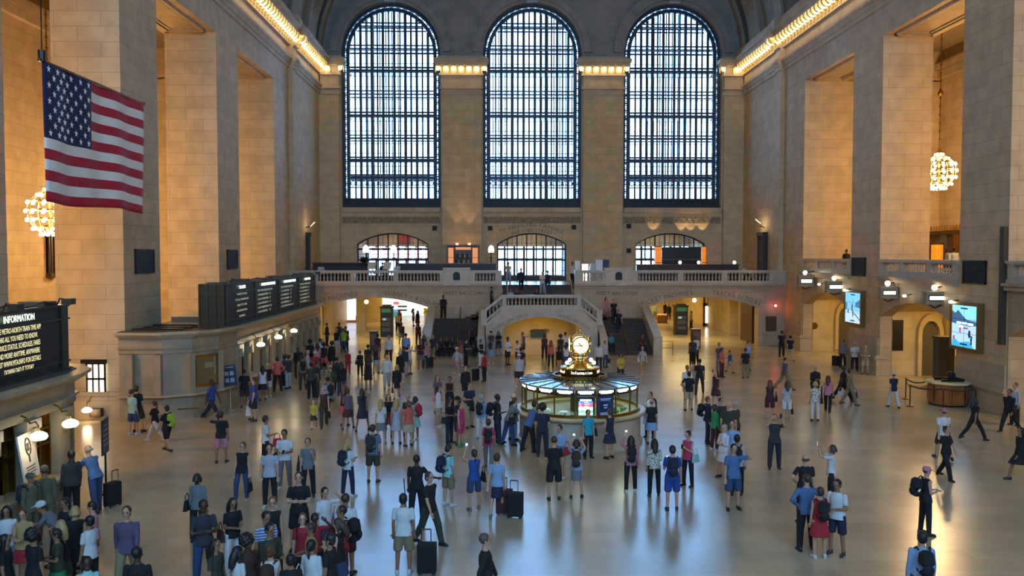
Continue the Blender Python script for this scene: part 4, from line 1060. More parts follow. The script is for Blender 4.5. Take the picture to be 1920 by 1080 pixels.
# ================================================================ track signs and globe lamps
SIGNH = mat('sign_housing', '#8d8166', .5, .3)
GLB = emis('sign_globe', '#ffeecb', 9)
def track_sign(px0, px1, py0, py1, y, lab):
    a, b = on_y(px0, py1, y), on_y(px1, py0, y)
    r = empty('track_sign', (b.x, y, a.z), 'lit white track sign box ' + lab, 'sign')
    q = MB(); q.box(a.x, y, a.z, b.x, y+.4, b.z); q.box(a.x-.05, y-.03, b.z, b.x+.05, y+.45, b.z+.06); q.box(a.x-.05, y-.03, a.z-.06, b.x+.05, y+.45, a.z); q.build('housing', SIGNH, r)
    w, h = b.x-a.x, b.z-a.z
    q = MB(); q.box(a.x+.1*w, y-.015, a.z+.22*h, b.x-.1*w, y, b.z-.22*h); q.build('recess', BLACK, r)
    q = MB(); q.box(a.x+.15*w, y-.03, a.z+.34*h, b.x-.15*w, y-.01, b.z-.34*h); q.build('lit_panel', WHITE_LIT, r)
    q = MB(); q.tube([(b.x-.1,y+.2,b.z),(b.x-.1,y+.2,b.z+.3),(XR+.1,y+.2,b.z+.34)], .03, 6); q.tube([(a.x+.2*w,y+.2,a.z-.05),(a.x+.5*w,y+.2,a.z-.22),(b.x-.1,y+.2,a.z-.06)], .03, 6); q.build('bracket', DARKMETAL, r)
    c = Vector((a.x+.48*w, y+.2, b.z+.24)); g = empty('wall_globe', c, 'round glowing globe lamp above the track sign ' + lab, 'lamp')
    q = MB(); q.sphere(c, .14, 12, 8); q.build('globe', GLB, g, smooth=True)
    q = MB(); q.tube([c+Vector((.1,0,.0)),c+Vector((.5,0,.08)),Vector((XR+.1,y+.2,c.z+.12))], .03, 6); q.build('arm', DARKMETAL, g)
    light('globe_light', 'POINT', c+Vector((-.3,-.1,-.3)), 25, (1,.75,.4), .12)
    c2 = Vector((XR-.35, y-1.3, a.z+.15)); g = empty('spot_lamp', c2, 'small glowing wall lamp near the track sign ' + lab, 'lamp')
    q = MB(); q.sphere(c2, .09, 8, 6, sc=(1.2,1.2,.8)); q.build('globe', GLB, g, smooth=True)
    q = MB(); q.tube([c2,c2+Vector((.4,0,.1))], .025, 6); q.build('arm', DARKMETAL, g)
track_sign(1498, 1526, 518, 536, 55.2, 'at far end of far gate')
track_sign(1551, 1583, 529, 547, 51.2, 'over near half of far gate')
track_sign(1652, 1684, 540, 558, 43.8, 'at far end of black-panel gate')
track_sign(1737, 1777, 549, 569, 39.4, 'beside the larger screen')
# inside the gates
GX = XR+3.6
yq = 46.1-.06; a0, a1 = on_y(1674, 600, yq), on_y(1692, 657, yq)
q = MB(); q.box(a0.x, yq-.06, a1.z, a1.x, yq, a0.z); tag(q.build('notice_panel', mat('panel_black', '#100d08', .4)), 'tall black notice panel on the yellow wall of the right gate', 'panel')
p = on_y(1527, 611, WEND-.06); q = MB(); q.lathe([(0,.05),(.2,.04),(.24,0)], (0,0,0), 16, M=face_M((p.x, p.y-.02, p.z), (0,-1,0))); tag(q.build('wall_medallion', BRASS), 'round bronze medallion on the yellow wall of the far gate', 'medallion')
q = MB(); q.box(XR+1.1, 41.7, 0, XR+1.9, 42.3, 2.5); q.box(XR+1.05, 41.65, 2.5, XR+1.95, 42.35, 2.62); tag(q.build('gate_cabinet', mat('cabinet_olive', '#3a3524', .5)), 'tall dark olive cabinet inside the gate behind the wooden desk', 'cabinet')
for yw, xa, lab in ((WEND-.06, 23.75, 'far gate'), (46.04, 23.6, 'gate behind the wooden desk')):
    r = empty('gate_doorway', ((xa+25.0)/2, yw, 0), 'yellow stone archway with a dark opening inside the %s' % lab, 'doorway'); xb = 25.05; cx_ = (xa+xb)/2; hw = (xb-xa)/2
    arc = lambda h, e, n=10: [(cx_+(hw-e)*cos(pi*k/n), 2.35+(h)*sin(pi*k/n)) for k in range(n+1)]
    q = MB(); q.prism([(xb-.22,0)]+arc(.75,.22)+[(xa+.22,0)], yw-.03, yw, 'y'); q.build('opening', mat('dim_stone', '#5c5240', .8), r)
    q = MB(); o_, i_ = [(xb,0)]+arc(1.15,0)+[(xa,0)], [(xb-.22,0)]+arc(.75,.22)+[(xa+.22,0)]
    for k in range(len(o_)-1):
        (x1_,z1_),(x2_,z2_),(x3_,z3_),(x4_,z4_) = o_[k], o_[k+1], i_[k+1], i_[k]
        q.hexa([(x4_,yw-.3,z4_),(x1_,yw-.3,z1_),(x1_,yw,z1_),(x4_,yw,z4_),(x3_,yw-.3,z3_),(x2_,yw-.3,z2_),(x2_,yw,z2_),(x3_,yw,z3_)])
    q.build('arch_ring', YEL, r)
for yy, lab in ((53.8,'far'),(42.3,'near')):
    light('gate_light', 'AREA', (XR+2.6, yy, 4.5), 160, (1,.70,.26), 1.4, (0, 0, 0))
light('gate_light', 'AREA', (XR+2.6, 30.3, 4.5), 150, (1,.70,.26), 1.4, (0, 0, 0))

# ================================================================ wooden desk, rope posts
dp = on_y(1777, 757, 37.0); dp.z = 0; dk = empty('service_desk', (dp.x, dp.y, 0), 'octagonal wooden service desk with a pale marble top', 'desk')
def octo(r, z0, z1, mb, k=8):
    pts = [(dp.x+r*cos(pi/8+2*pi*j/k), dp.y+r*sin(pi/8+2*pi*j/k)) for j in range(k)]
    mb.add([(x,y,z0) for x,y in pts]+[(x,y,z1) for x,y in pts], [tuple(range(k))[::-1], tuple(range(k,2*k))]+[(i,(i+1)%k,(i+1)%k+k,i+k) for i in range(k)])
q = MB(); octo(.82, .08, 1.0, q)
for j in range(8):
    a = 2*pi*j/8; M = face_M((dp.x+.80*cos(a), dp.y+.80*sin(a), .55), (cos(a), sin(a), 0)); q.box(-.24,-.32,0,.24,.32,.02,M)
q.build('body', WOOD2, dk)
q = MB(); octo(.80, 0, .08, q); q.build('base', DARKMETAL, dk)
q = MB(); octo(.98, 1.0, 1.08, q); q.build('desk_top', mat('cream_marble', '#c9b78a', .3), dk)
q = MB(); q.box(dp.x-.45, dp.y-.3, 1.08, dp.x+.5, dp.y-.22, 1.2); q.box(dp.x-.45, dp.y+.3, 1.08, dp.x+.5, dp.y+.38, 1.2); q.box(dp.x+.5,dp.y-.3,1.08,dp.x+.58,dp.y+.38,1.2); q.build('ledge', DARKMETAL, dk)
q = MB(); q.box(dp.x+.0, dp.y-.1, 1.08, dp.x+.3, dp.y+.2, 1.1); q.cyl(dp.x+.15, dp.y+.05, 1.1, 1.3, .03, 6); q.box(dp.x-.02, dp.y-.02, 1.2, dp.x+.32, dp.y+.03, 1.45); q.sphere((dp.x+.15,dp.y+.1,1.38), .14, 8, 6); tag(q.build('terminal', BLACK), 'small black terminal standing on the wooden desk', 'terminal')
posts = []
for px, py, lab in ((1698,748,'brass rope post at the far corner of the roped lane'),(1706,762,'brass rope post at the open corner of the roped lane'),(1768,769,'brass rope post in front of the wooden desk'),(1829,770,'brass rope post right of the wooden desk')):
    p = on_z(px, py); posts.append(p); r = empty('rope_post', p, lab, 'post')
    q = MB(); q.lathe([(.17,0),(.17,.02),(.05,.05),(.03,.06)], p, 16); q.build('foot', BRASS, r, smooth=True)
    q = MB(); q.lathe([(.028,.05),(.028,.92),(.045,.93),(.045,1.0),(.0,1.02)], p, 10); q.build('shaft', BRASS, r, smooth=True)
BELT = mat('black_belt', '#08080a', .6)
def belt(a, b, lab):
    q = MB(); n = 8
    pts = [a.lerp(b, i/n)+Vector((0,0,.94-.10*sin(pi*i/n))) for i in range(n+1)]
    for u, v in zip(pts[:-1], pts[1:]): q.bar(u, v, .012, .06)
    tag(q.build('barrier_belt', BELT), lab, 'belt')
belt(posts[0], posts[1], 'short black belt between the two open corner posts'); belt(posts[0], Vector((dp.x-.75, dp.y+.6, 0)), 'black belt from the far rope post back to the desk')
belt(posts[1], posts[2], 'long black belt across the front of the wooden desk'); belt(posts[2], posts[3], 'black belt right of the desk running to the last post')

# ================================================================ red lamp, plaque, doorways of the far corner
p = on_y(1453, 573, YB-.02); r = empty('signal_lamp', p, 'small glowing red signal lamp on the wall right of TRACKS arch', 'lamp')
q = MB(); q.sphere(p+Vector((0,-.12,0)), .1, 10, 6); q.build('globe', emis('red_glow', '#ff5a46', 14), r, smooth=True); q = MB(); q.cyl(p.x, p.y-.02, p.z-.12, p.z+.12, .1, 10); q.build('base', DARKMETAL, r)
light('red_light', 'POINT', p+Vector((0,-.4,0)), 5, (1,.06,.03), .08)
a, b = on_y(1436, 621, YB-.05), on_y(1456, 593, YB-.05); q = MB(); q.box(a.x, YB-.06, a.z, b.x, YB, b.z); q.box(a.x+.06, YB-.08, a.z+.06, b.x-.06, YB-.06, b.z-.06)
tag(q.build('wall_plaque', mat('plaque_brown', '#4a2a12', .5)), 'brown plaque on the wall right of the TRACKS passage', 'plaque')
for sx, X0, pxs, lab in ((1, XL+.16, (574,586), 'left'), (-1, XR-.16, (1410,1438), 'right')):
    a = on_x(pxs[0] if sx==1 else pxs[1], 500, X0); b = on_x(pxs[1] if sx==1 else pxs[0], 500, X0)
    y0, y1 = min(a.y, b.y), max(a.y, b.y); y0, y1 = max(y0, 63.6), min(y1, 66.4)
    r = empty('side_doorway', (X0, (y0+y1)/2, ZW), 'dark framed doorway at the %s end of the west balcony' % lab, 'doorway')
    q = MB(); q.box(X0, y0, ZW, X0+sx*.25, y1, 8.3); q.box(X0, y0-.15, 8.3, X0+sx*.4, y1+.15, 8.6); q.box(X0, y0-.12, ZW, X0+sx*.32, y0, 8.3); q.box(X0, y1, ZW, X0+sx*.32, y1+.12, 8.3); q.build('frame', mat('doorway_dark', '#2c2418', .6), r)
    q = MB(); q.box(X0+sx*.26, y0+.2, 6.2, X0+sx*.28, y1-.2, 8.0); q.build('glass', DKGLASS, r)
    r = empty('tube_lamp', (X0+sx*.5, (y0+y1)/2, 8.9), 'slanted white tube lamp above the %s doorway of the west balcony' % lab, 'lamp')
    q = MB(); q.tube([(X0+sx*.35,(y0+y1)/2,9.05),(X0+sx*.7,(y0+y1)/2,9.42)] if sx==1 else [(X0-.3,(y0+y1)/2,9.3),(X0-.75,(y0+y1)/2,9.65)], .045, 8); q.build('tube', emis('tube_glow', '#fff0d0', .7), r)
    q = MB(); q.tube([(X0,(y0+y1)/2,9.0),(X0+sx*.4,(y0+y1)/2,9.1)], .04, 6); q.build('bracket', DARKMETAL, r)
    light('door_lamp', 'POINT', (X0+sx*.7,(y0+y1)/2,9.3), 30, (1,.75,.45), .15)

# ================================================================ west balcony bars
BARD = mat('bar_front_dark', '#1f1610', .5)
def long_bar(name, lab, x0, x1, y, h, m_, cat='bar counter'):
    r = empty(name, ((x0+x1)/2, y, ZW), lab, cat)
    q = MB(); q.box(x0, y, ZW, x1, y+.5, ZW+h-.08)
    n = int((x1-x0)/1.1)
    for k in range(n): xx = x0+(x1-x0)*(k+.5)/n; q.box(xx-.45, y-.03, ZW+.12, xx+.45, y, ZW+h-.2)
    q.build('body', m_, r)
    q = MB(); q.box(x0-.05, y-.15, ZW+h-.08, x1+.05, y+.65, ZW+h); q.build('counter_top', mat('bar_top', '#5f3a22', .3), r)
    return r
xx = [on_y(p, 490, 66).x for p in (562, 690, 748, 930)]
long_bar('bar_counter', 'long dark wooden bar counter at the left end of the west balcony', max(xx[0], XL+.75), xx[1], 66, 1.65, BARD)
long_bar('bar_counter', 'dark wooden bar counter in front of the lit bottle shelves', xx[2], xx[3], 66, 1.6, BARD)
xx = [on_y(p, 490, 66).x for p in (1195, 1385)]
long_bar('bar_counter', 'dark bar counter in front of the amber pillars, right of the stairs', xx[0], xx[1], 66, 1.5, mat('bar_dark', '#33200f', .5))
# back bar with bottles
a, b = on_y(838, 497, 70.6), on_y(898, 462, 70.6)
r = empty('back_bar', ((a.x+b.x)/2, 70.9, ZW), 'lit wooden back bar full of bottles on the west balcony', 'shelf')
q = MB(); q.box(a.x, 71.1, ZW, b.x, 71.5, ZW+1.0); q.box(a.x, 71.4, ZW+1, b.x, 71.5, b.z); q.box(a.x-.06, 70.7, b.z, b.x+.06, 71.5, b.z+.14)
for xk in (a.x, a.x+.55, b.x-.65, b.x-.1): q.box(xk, 70.8, ZW+1, xk+.08, 71.5, b.z)
q.build('carcass', mat('back_bar_wood', '#5a3018', .4), r)
for k in range(3):
    q = MB(); q.box(a.x, 70.85, ZW+1.0+k*.5, b.x, 71.45, ZW+1.04+k*.5); q.build('shelf', WOOD, r)
for sx in (a.x+.08, b.x-.57):
    q = MB(); q.box(sx, 71.30, ZW+1.1, sx+.47, 71.34, b.z-.1); q.build('lit_niche', emis('niche_amber', '#e0905c', .75), r)
q = MB(); q.box(a.x+.7, 71.3, b.z-.28, b.x-.7, 71.34, b.z-.06); q.build('lit_strip', emis('niche_amber', '#e0905c', .75), r)
bt = [mat('bottle%d' % i, c_, .15) for i, c_ in enumerate(('#2a1a10', '#8f6a34', '#33402a', '#6b2c1c', '#b7a98a'))]
bm_ = MB(); bm_.lathe([(.045,0),(.05,.02),(.05,.19),(.02,.25),(.016,.32)], n=8); bo_ = [bm_.build('bottle', mm, smooth=True, origin=False) for mm in bt]
for k in range(3):
    for j in range(16):
        o = bpy.data.objects.new('bottle', bo_[(j*7+k*3)%5].data); COL.objects.link(o); o.location = (a.x+.72+(b.x-a.x-1.45)*j/15, 71.05, ZW+1.04+k*.5)
        tag(o, 'bottle on the %s shelf of the lit back bar' % ('lowest','middle','top')[k], 'bottle', 'bottles on the %s shelf of the back bar' % ('lowest','middle','top')[k])
for o in bo_: bpy.data.objects.remove(o)
for px, lab in ((857,'left'),(880,'right')):
    p = on_y(px, 458, 70.9); r = empty('uplight', p, 'flaring uplight on the back bar, the %s one of two' % lab, 'lamp')
    q = MB(); q.lathe([(.05,-.1),(.1,0),(.12,.08),(.0,.06)], p, 10); q.build('cup', emis('uplight_cup', '#ffb45a', 12), r)
    light('uplight_lamp', 'SPOT', p+Vector((0,-.05,.15)), 180, (1,.62,.28), .08, (pi, 0, 0))
for px, lab in ((1255,'left'),(1308,'middle'),(1325,'right'),(1347,'far right')):
    p = on_y(px-28, 434, YW-.5); light('arch_uplight', 'SPOT', p+Vector((0,-.2,-.8)), 120, (1,.66,.32), .06, (pi-.25, 0, 0))
# bar behind the right door: amber pillars and shelves
for px0, px1, lab in ((1228,1240,'glowing amber pillar left of the bar shelves in the right balcony door'),(1316,1323,'glowing amber pillar at the right edge of the right balcony door')):
    a, b = on_y(px0, 498, 71.3), on_y(px1, 463, 71.3); r = empty('amber_pillar', ((a.x+b.x)/2, 71.3, ZW), lab, 'lamp')
    q = MB(); q.box(a.x, 71.2, ZW+.3, b.x, 71.6, b.z); q.build('panel', mat('amber_onyx', '#c26a12', .4, emit='#ff8f1c', estr=.5, noise=.5, nscale=5), r)
    q = MB(); q.box(a.x-.03, 71.15, ZW, b.x+.03, 71.65, ZW+.3); q.box(a.x-.03,71.15,b.z,b.x+.03,71.65,b.z+.08); q.box(a.x-.02,71.17,6.1,b.x+.02,71.2,6.16); q.build('frame', WOOD, r)
a, b = on_y(1241, 498, 71.4), on_y(1315, 463, 71.4)
r = empty('bar_shelves', ((a.x+b.x)/2, 71.4, ZW), 'dark bottle shelves between the two amber pillars', 'shelf')
q = MB(); q.box(a.x, 71.45, ZW, b.x, 71.7, b.z); q.build('backing', mat('shelf_back', '#171210', .3), r)
for k in range(3): q = MB(); q.box(a.x, 71.2, 5.3+k*.55, b.x, 71.5, 5.33+k*.55); q.build('shelf', mat('shelf_edge', '#8f8476', .4), r)
for k in range(2):
    for j in range(14):
        o = bpy.data.objects.new('bottle', bpy.data.meshes['bottle'] if 'bottle' in bpy.data.meshes else None); COL.objects.link(o); o.location = (a.x+.3+(b.x-a.x-.6)*j/13, 71.33, 5.33+k*.55)
        tag(o, 'bottle on the %s shelf between the amber pillars' % ('lower','upper')[k], 'bottle', 'bottles on the %s shelf between the amber pillars' % ('lower','upper')[k])
SHADE = emis('table_lamp_shade', '#ffe9c4', 6)
def table_lamp(px, py, y, lab, rad=.13):
    p = on_y(px, py, y); zt = ZW+1.3 if y == 66.3 else p.z-.2
    r = empty('globe_table_lamp', (p.x, y, p.z-.25), lab, 'lamp'); q = MB(); q.sphere((p.x, y, p.z), rad, 10, 7); q.build('globe', SHADE, r, smooth=True)
    q = MB(); q.cyl(p.x, y, p.z-.25, p.z-rad+.02, .03, 8); q.cyl(p.x, y, p.z-.25, p.z-.22, .08, 8); q.build('stem', BRASS, r)
for px, lab in ((1208,'small globe lamp on the right bar, nearest the left amber pillar'),(1275,'small globe lamp on the right bar below the shelves'),(1310,'small globe lamp on the right bar near the right amber pillar'),(1377,'squat glowing lamp at the right end of the right bar')):
    table_lamp(px, 492, 66.3, lab)
def floor_lamp(px, lab, y=67.5):
    p = on_y(px, 467, y); r = empty('floor_lamp', (p.x, y, ZW), lab, 'lamp')
    q = MB(); q.lathe([(.22,-.28),(.26,-.1),(.2,.18),(.08,.3),(.0,.32)], p, 12); q.build('shade', emis('lamp_shade', '#ffdca8', 3.5), r, smooth=True)
    q = MB(); q.cyl(p.x, y, ZW, p.z-.28, .045, 8); q.cyl(p.x, y, ZW, ZW+.06, .2, 12); q.box(p.x-.14,y-.02,p.z-.75,p.x+.14,y+.02,p.z-.7); q.build('pole', DARKMETAL, r)
floor_lamp(686, 'floor lamp with a white shade above the potted plant'); floor_lamp(738, 'floor lamp in front of the left balcony door'); floor_lamp(921, 'floor lamp with a white shade beside the middle balcony door', 69)
p = on_y(682, 478, 64.6); p.y = 64.6; r = empty('potted_plant', (p.x, 64.6, ZW), 'bushy dark green potted plant on the west balcony', 'plant')
q = MB(); rp = random.Random(3)
for k in range(150):
    a, e = rp.uniform(0, 2*pi), rp.uniform(-.2, 1.3); c = Vector((p.x, 64.6, 6.15)); d = Vector((cos(a)*cos(e), sin(a)*cos(e), sin(e))); L = rp.uniform(.3, .75)
    s_ = d.cross(Vector((0,0,1))).normalized()*.06; q.add([c+d*L*.2, c+d*L*.7+s_, c+d*L, c+d*L*.7-s_], [(0,1,2,3)])
q.build('leaves', mat('plant_green', '#16261a', .6), r, fix=False)
q = MB(); q.lathe([(.2,0),(.28,.6),(.3,.62)], (p.x, 64.6, ZW), 12); q.build('pot', DARKMETAL, r); q = MB(); q.cyl(p.x, 64.6, ZW+.6, 6.1, .04, 6); q.build('stem', WOOD, r)
# boards, tables, equipment
def easel(px, lab, y=63.5):
    p = on_y(px, 500, y); r = empty('menu_board', (p.x, y, ZW), lab, 'sign'); q = MB()
    q.hexa([(p.x-.3,y-.05,5.7),(p.x+.3,y-.05,5.7),(p.x+.3,y+.0,5.7),(p.x-.3,y+.0,5.7),(p.x-.25,y+.15,6.25),(p.x+.35,y+.15,6.25),(p.x+.35,y+.2,6.25),(p.x-.25,y+.2,6.25)]); q.build('board', mat('menu_white', '#b9aea0', .6), r)
    q = MB(); q.bar((p.x-.15,y,ZW),(p.x+.1,y+.05,5.75), .04); q.bar((p.x+.2,y,ZW),(p.x+.1,y+.05,5.75), .04); q.build('stand', DARKMETAL, r)
easel(696, 'white menu board on a stand behind the balustrade'); easel(725, 'second white menu board on the left half of the balcony')
for px0, px1, py0, nm, lab, cc in ((1080,1088,489,'menu_stand','white menu stand at the right top of the stairs','#d8d6d0'),(1118,1130,487,'display_box','pale display box standing by the right balustrade','#c8ccd4'),(1131,1142,487,'display_box','dark blue display box beside the pale one','#1c2433'),(1092,1103,495,'display_case','low lit display case on the balcony beside the menu stand','#efe2c4')):
    a, b = on_y(px0, 510, 63.2), on_y(px1, py0, 63.2); q = MB(); q.box(a.x, 63.2, ZW, b.x, 63.6, b.z-.05); q.box(a.x-.02, 63.15, b.z-.05, b.x+.02, 63.65, b.z)
    tag(q.build(nm, mat(nm+cc, cc, .5) if nm != 'display_case' else emis('case_glow', cc, 1.5)), lab, 'stand' if 'stand' in nm else 'box')
q = MB(); a, b = on_y(1106, 507, 63.4), on_y(1121, 494, 63.4); q.box(a.x, 63.3, ZW, b.x, 63.9, b.z-.2); q.box(a.x+.05, 63.35, b.z-.2, b.x-.1, 63.8, b.z); tag(q.build('machine', mat('machine_grey', '#9aa0a8', .4)), 'grey coffee machine left of the display boxes', 'machine')
def table(px, lab, y=64.5):
    p = on_y(px, 510, y); r = empty('cafe_table', (p.x, y, ZW), lab, 'table'); q = MB(); q.box(p.x-.5,y-.4,ZW+.72,p.x+.5,y+.4,ZW+.76); q.build('tabletop', WOOD, r)
    for sx in (-1,1):
        for sy in (-1,1): q = MB(); q.box(p.x+sx*.42-.03,y+sy*.32-.03,ZW,p.x+sx*.42+.03,y+sy*.32+.03,ZW+.72); q.build('leg', DARKMETAL, r)
for px, lab in ((640,'dark cafe table behind the left balustrade'),(765,'dark cafe table below the bottle shelves, left one'),(800,'dark cafe table below the bottle shelves, right one'),(1230,'dark cafe table behind the right balustrade'),(1330,'dark cafe table at the right end of the balcony')): table(px, lab)
# upper-floor glow seen through the left door
c, h = DOORS[0]
q = MB()
for k in range(6): xx_ = c-h+.3+k*1.02; q.box(xx_, 78.4, 6.5, xx_+.7, 78.45, 7.5)
struct(q.build('trim_17', emis('pink_window', '#ffb6d2', 1.8)))
q = MB(); q.box(c-.3, 78.3, 7.9, c+.9, 78.35, 8.9); struct(q.build('trim_18', mat('red_banner', '#8a2a2a', .7)))
for (c, h) in DOORS: light('vestibule_light', 'AREA', (c, 76, 9.2), 90, (1,.85,.68), 3)

# ================================================================ under the balcony: shops, kiosks, lamps
def kiosk(px0, px1, py0, pyb, lab):
    b = on_z((px0+px1)/2, pyb); y = b.y; a0, a1 = on_y(px0, py0, y), on_y(px1, py0, y); h = a0.z
    r = empty('ticket_machine', b, lab, 'ticket machine'); w = a1.x-a0.x; x0, x1 = a0.x, a1.x
    q = MB(); q.box(x0, y, 0, x1, y+.9, h-.25); q.box(x0-.06, y-.06, h-.25, x1+.06, y+.96, h-.12); q.box(x0+.15*w, y+.1, h-.12, x1-.15*w, y+.8, h); q.build('cabinet', mat('kiosk_dark', '#1d1a14', .4, .3), r)
    q = MB(); q.box(x0+.1*w, y-.02, h-.62, x1-.1*w, y, h-.3); q.build('header', mat('kiosk_green', '#1f4a36', .5, emit='#1f6a46', estr=.3), r)
    q = MB()
    for z0, z1 in ((.9,1.25),(1.35,1.6),(.45,.75)): q.box(x0+.14*w, y-.03, z0, x1-.14*w, y, z1)
    q.build('front_panel', mat('kiosk_panel', '#4a453b', .4, .5), r)
    q = MB(); q.box(x0+.2*w, y-.04, 1.4, x0+.5*w, y-.03, 1.56); q.build('screen', emis('kiosk_screen', '#8fa8a0', .8), r)
kiosk(713, 735, 572, 632, 'dark ticket machine kiosk in the bright left passage'); kiosk(1267, 1290, 570, 628, 'dark ticket machine kiosk under the lettering TICKET MACHINES at right')
def cabinet(px0, px1, py0, pyb, lab, cc):
    b = on_z((px0+px1)/2, pyb); y = b.y; a0, a1 = on_y(px0, py0, y), on_y(px1, py0, y)
    r = empty('brochure_cabinet', b, lab, 'cabinet'); q = MB(); q.box(a0.x, y, 0, a1.x, y+.5, a0.z-.06); q.box(a0.x-.04, y-.04, a0.z-.06, a1.x+.04, y+.54, a0.z); q.build('body', mat('cab'+cc, cc, .5), r)
    q = MB(); q.box(a0.x+.08, y-.02, .35, a1.x-.08, y, a0.z-.2); q.build('front_panel', mat('cabp'+cc, '#6a4a36', .5), r)
cabinet(693, 707, 621, 657, 'low brown cabinet in front of the left ticket machine', '#3a2a1e'); cabinet(1298, 1314, 617, 652, 'reddish brown cabinet behind the man in a white shirt', '#4f1f14')
# shop front at the end of the left passage
Y = 92.3
def panel(px0, px1, py0, py1, cc, s_, nm, y=Y, lab=None):
    a, b = on_y(px0, py1, y), on_y(px1, py0, y); q = MB(); q.box(a.x, y-.04, max(0, a.z), b.x, y, min(3.95, b.z)); return q.build(nm, emis(nm+cc, cc, s_), SHOP)
SHOP = empty('shop_front', (on_y(750,590,Y).x, Y, 0), 'brightly lit shop front at the end of the left passage', 'shop front')
panel(697, 812, 555, 581, '#f4fbff', 1.0, 'lit_window'); panel(697, 748, 580, 586, '#6a86c8', .9, 'stripe'); panel(697, 748, 585, 592, '#2f9a7c', .7, 'stripe'); panel(748, 800, 580, 592, '#cfe6ec', 1.2, 'stripe'); 
panel(700, 716, 569, 578, '#7ce0d0', 1.0, 'display', Y-.1); panel(746, 763, 573, 576, '#3a4448', .1, 'shelf_edge', Y-.1); panel(746, 763, 580, 583, '#3a4448', .1, 'shelf_edge', Y-.1); panel(738, 748, 566, 571, '#d86a6a', .8, 'display', Y-.1)
q = MB(); a, b = on_y(796, 592, 88), on_y(814, 579, 88); rp = random.Random(5)
for k in range(60): q.sphere((rp.uniform(a.x,b.x), 88+rp.uniform(-.2,.2), rp.uniform(.5, b.z)), .14, 6, 4)
r = empty('flower_stand', ((a.x+b.x)/2, 88, 0), 'stand of yellow flowers in front of the lit shop', 'flowers'); q.build('flowers', mat('yellow_flowers', '#b8b42a', .6), r)
q = MB(); q.box(a.x, 87.7, 0, b.x, 88.3, .6); q.build('counter', mat('stand_white', '#cfc9b8', .5), r)
a, b = on_y(648, 607, 84), on_y(671, 567, 84)
r = empty('shop_window', ((a.x+b.x)/2, 84, 0), 'tall bright window on the left of the shop passage', 'window'); q = MB(); q.box(a.x, 83.9, .2, b.x, 84, 3.6); q.build('pane', emis('cool_window', '#e4ecff', 1.3), r)
q = MB()
for xk in (a.x-.08, b.x): q.box(xk, 83.8, 0, xk+.08, 84.1, 3.75)
q.box(a.x-.08, 83.8, 3.6, b.x+.08, 84.1, 3.75); q.box(a.x-.08, 83.8, 0, b.x+.08, 84.1, .2); q.build('frame', YEL, r)
q = MB(); q.box(-15.2, 84.1, 0, a.x-.1, 84.5, 4); q.box(b.x+.1, 84.1, 0, b.x+2.4, 84.5, 4); struct(q.build('wall_passage_end', YEL))
q = MB(); xa = on_y(616, 600, 68).x; q.box(-14.9, 66.5, 0, -14.2, 67.3, 4); q.box(-14.9, 71, 0, -14.2, 71.8, 4); q.box(-12.6, 74, 0, -11.8, 74.8, 4.0); struct(q.build('pillar', YEL))
for k, y in enumerate((68.9, 73.2)):
    r = empty('display_window', (-15.15, y, .5), 'narrow lit display window in the left passage wall, %s' % ('first from the hall','second from the hall')[k], 'display window'); q = MB(); q.box(-15.2, y-.7, .6, -15.12, y+.7, 3.2); q.build('pane', emis('warm_display', '#fff0b8', 1.6), r)
    q = MB(); q.box(-15.2, y-.8, .5, -15.05, y-.7, 3.3); q.box(-15.2, y+.7, .5, -15.05, y+.8, 3.3); q.box(-15.2, y-.8, 3.2, -15.05, y+.8, 3.3); q.build('frame', BRASS, r)
# right passage: side wall with a lit display, inner wall steps
q = MB(); xw = on_y(1343, 600, 76).x; q.box(xw, 76, 0, 20.6, 77, 4); q.box(xw-.2, 76.0, 0, xw+.5, 84, 4); struct(q.build('wall_passage_right', YEL))
a, b = on_y(1322, 607, 78.5), on_y(1338, 574, 78.5)
r = empty('display_window', ((a.x+b.x)/2, 78.5, 0), 'bright display window facing out of the right passage', 'display window'); q = MB(); q.box(a.x, 78.4, max(.3,a.z), b.x, 78.5, b.z); q.build('pane', emis('display_white', '#fffbe8', 3.0), r)
q = MB(); q.box(a.x-.2, 78.42, 0, a.x, 78.6, 3.9); q.box(b.x, 78.42, 0, b.x+.3, 78.6, 3.9); q.box(a.x-.2, 78.42, b.z, b.x+.3, 78.6, b.z+.3); q.box(a.x-.2, 78.42, 0, b.x+.3, 78.6, .3); q.build('frame', BRASS, r)
q = MB(); q.box(on_y(1407,600,63.4).x, 63.0, 0, on_y(1412,600,63.4).x, 66, 3.6); tag(q.build('passage_door', mat('door_brown', '#3f2a12', .5)), 'narrow dark brown door at the right edge of the TRACKS passage', 'door')
q = MB(); a, b = on_y(1389,596,70), on_y(1394,566,70); q.box(a.x, 70, 1.6, b.x, 70.3, 3.8); tag(q.build('sign_strip', mat('sign_strip_brown', '#4a3c20', .6)), 'narrow dark hanging sign strip in the right passage', 'sign')
q = MB(); q.box(19.9, 70.3, 0, 20.6, 75.9, 4.0); struct(q.build('wall_passage_right', YEL))
r = empty('merchandise_stand', on_z(1241, 606), 'small low merchandise stand in the right passage', 'stand'); p = on_z(1241, 606)
q = MB(); q.box(p.x-.5,p.y-.3,0,p.x+.5,p.y+.3,.7); q.build('base', mat('stand_brown', '#7a4a22', .5), r); q = MB()
for k in range(10): q.sphere((p.x-.4+.09*k, p.y+(k%3-1)*.12, .82), .12, 6, 4)
q.build('goods', mat('stand_goods', '#c9b28a', .6), r)
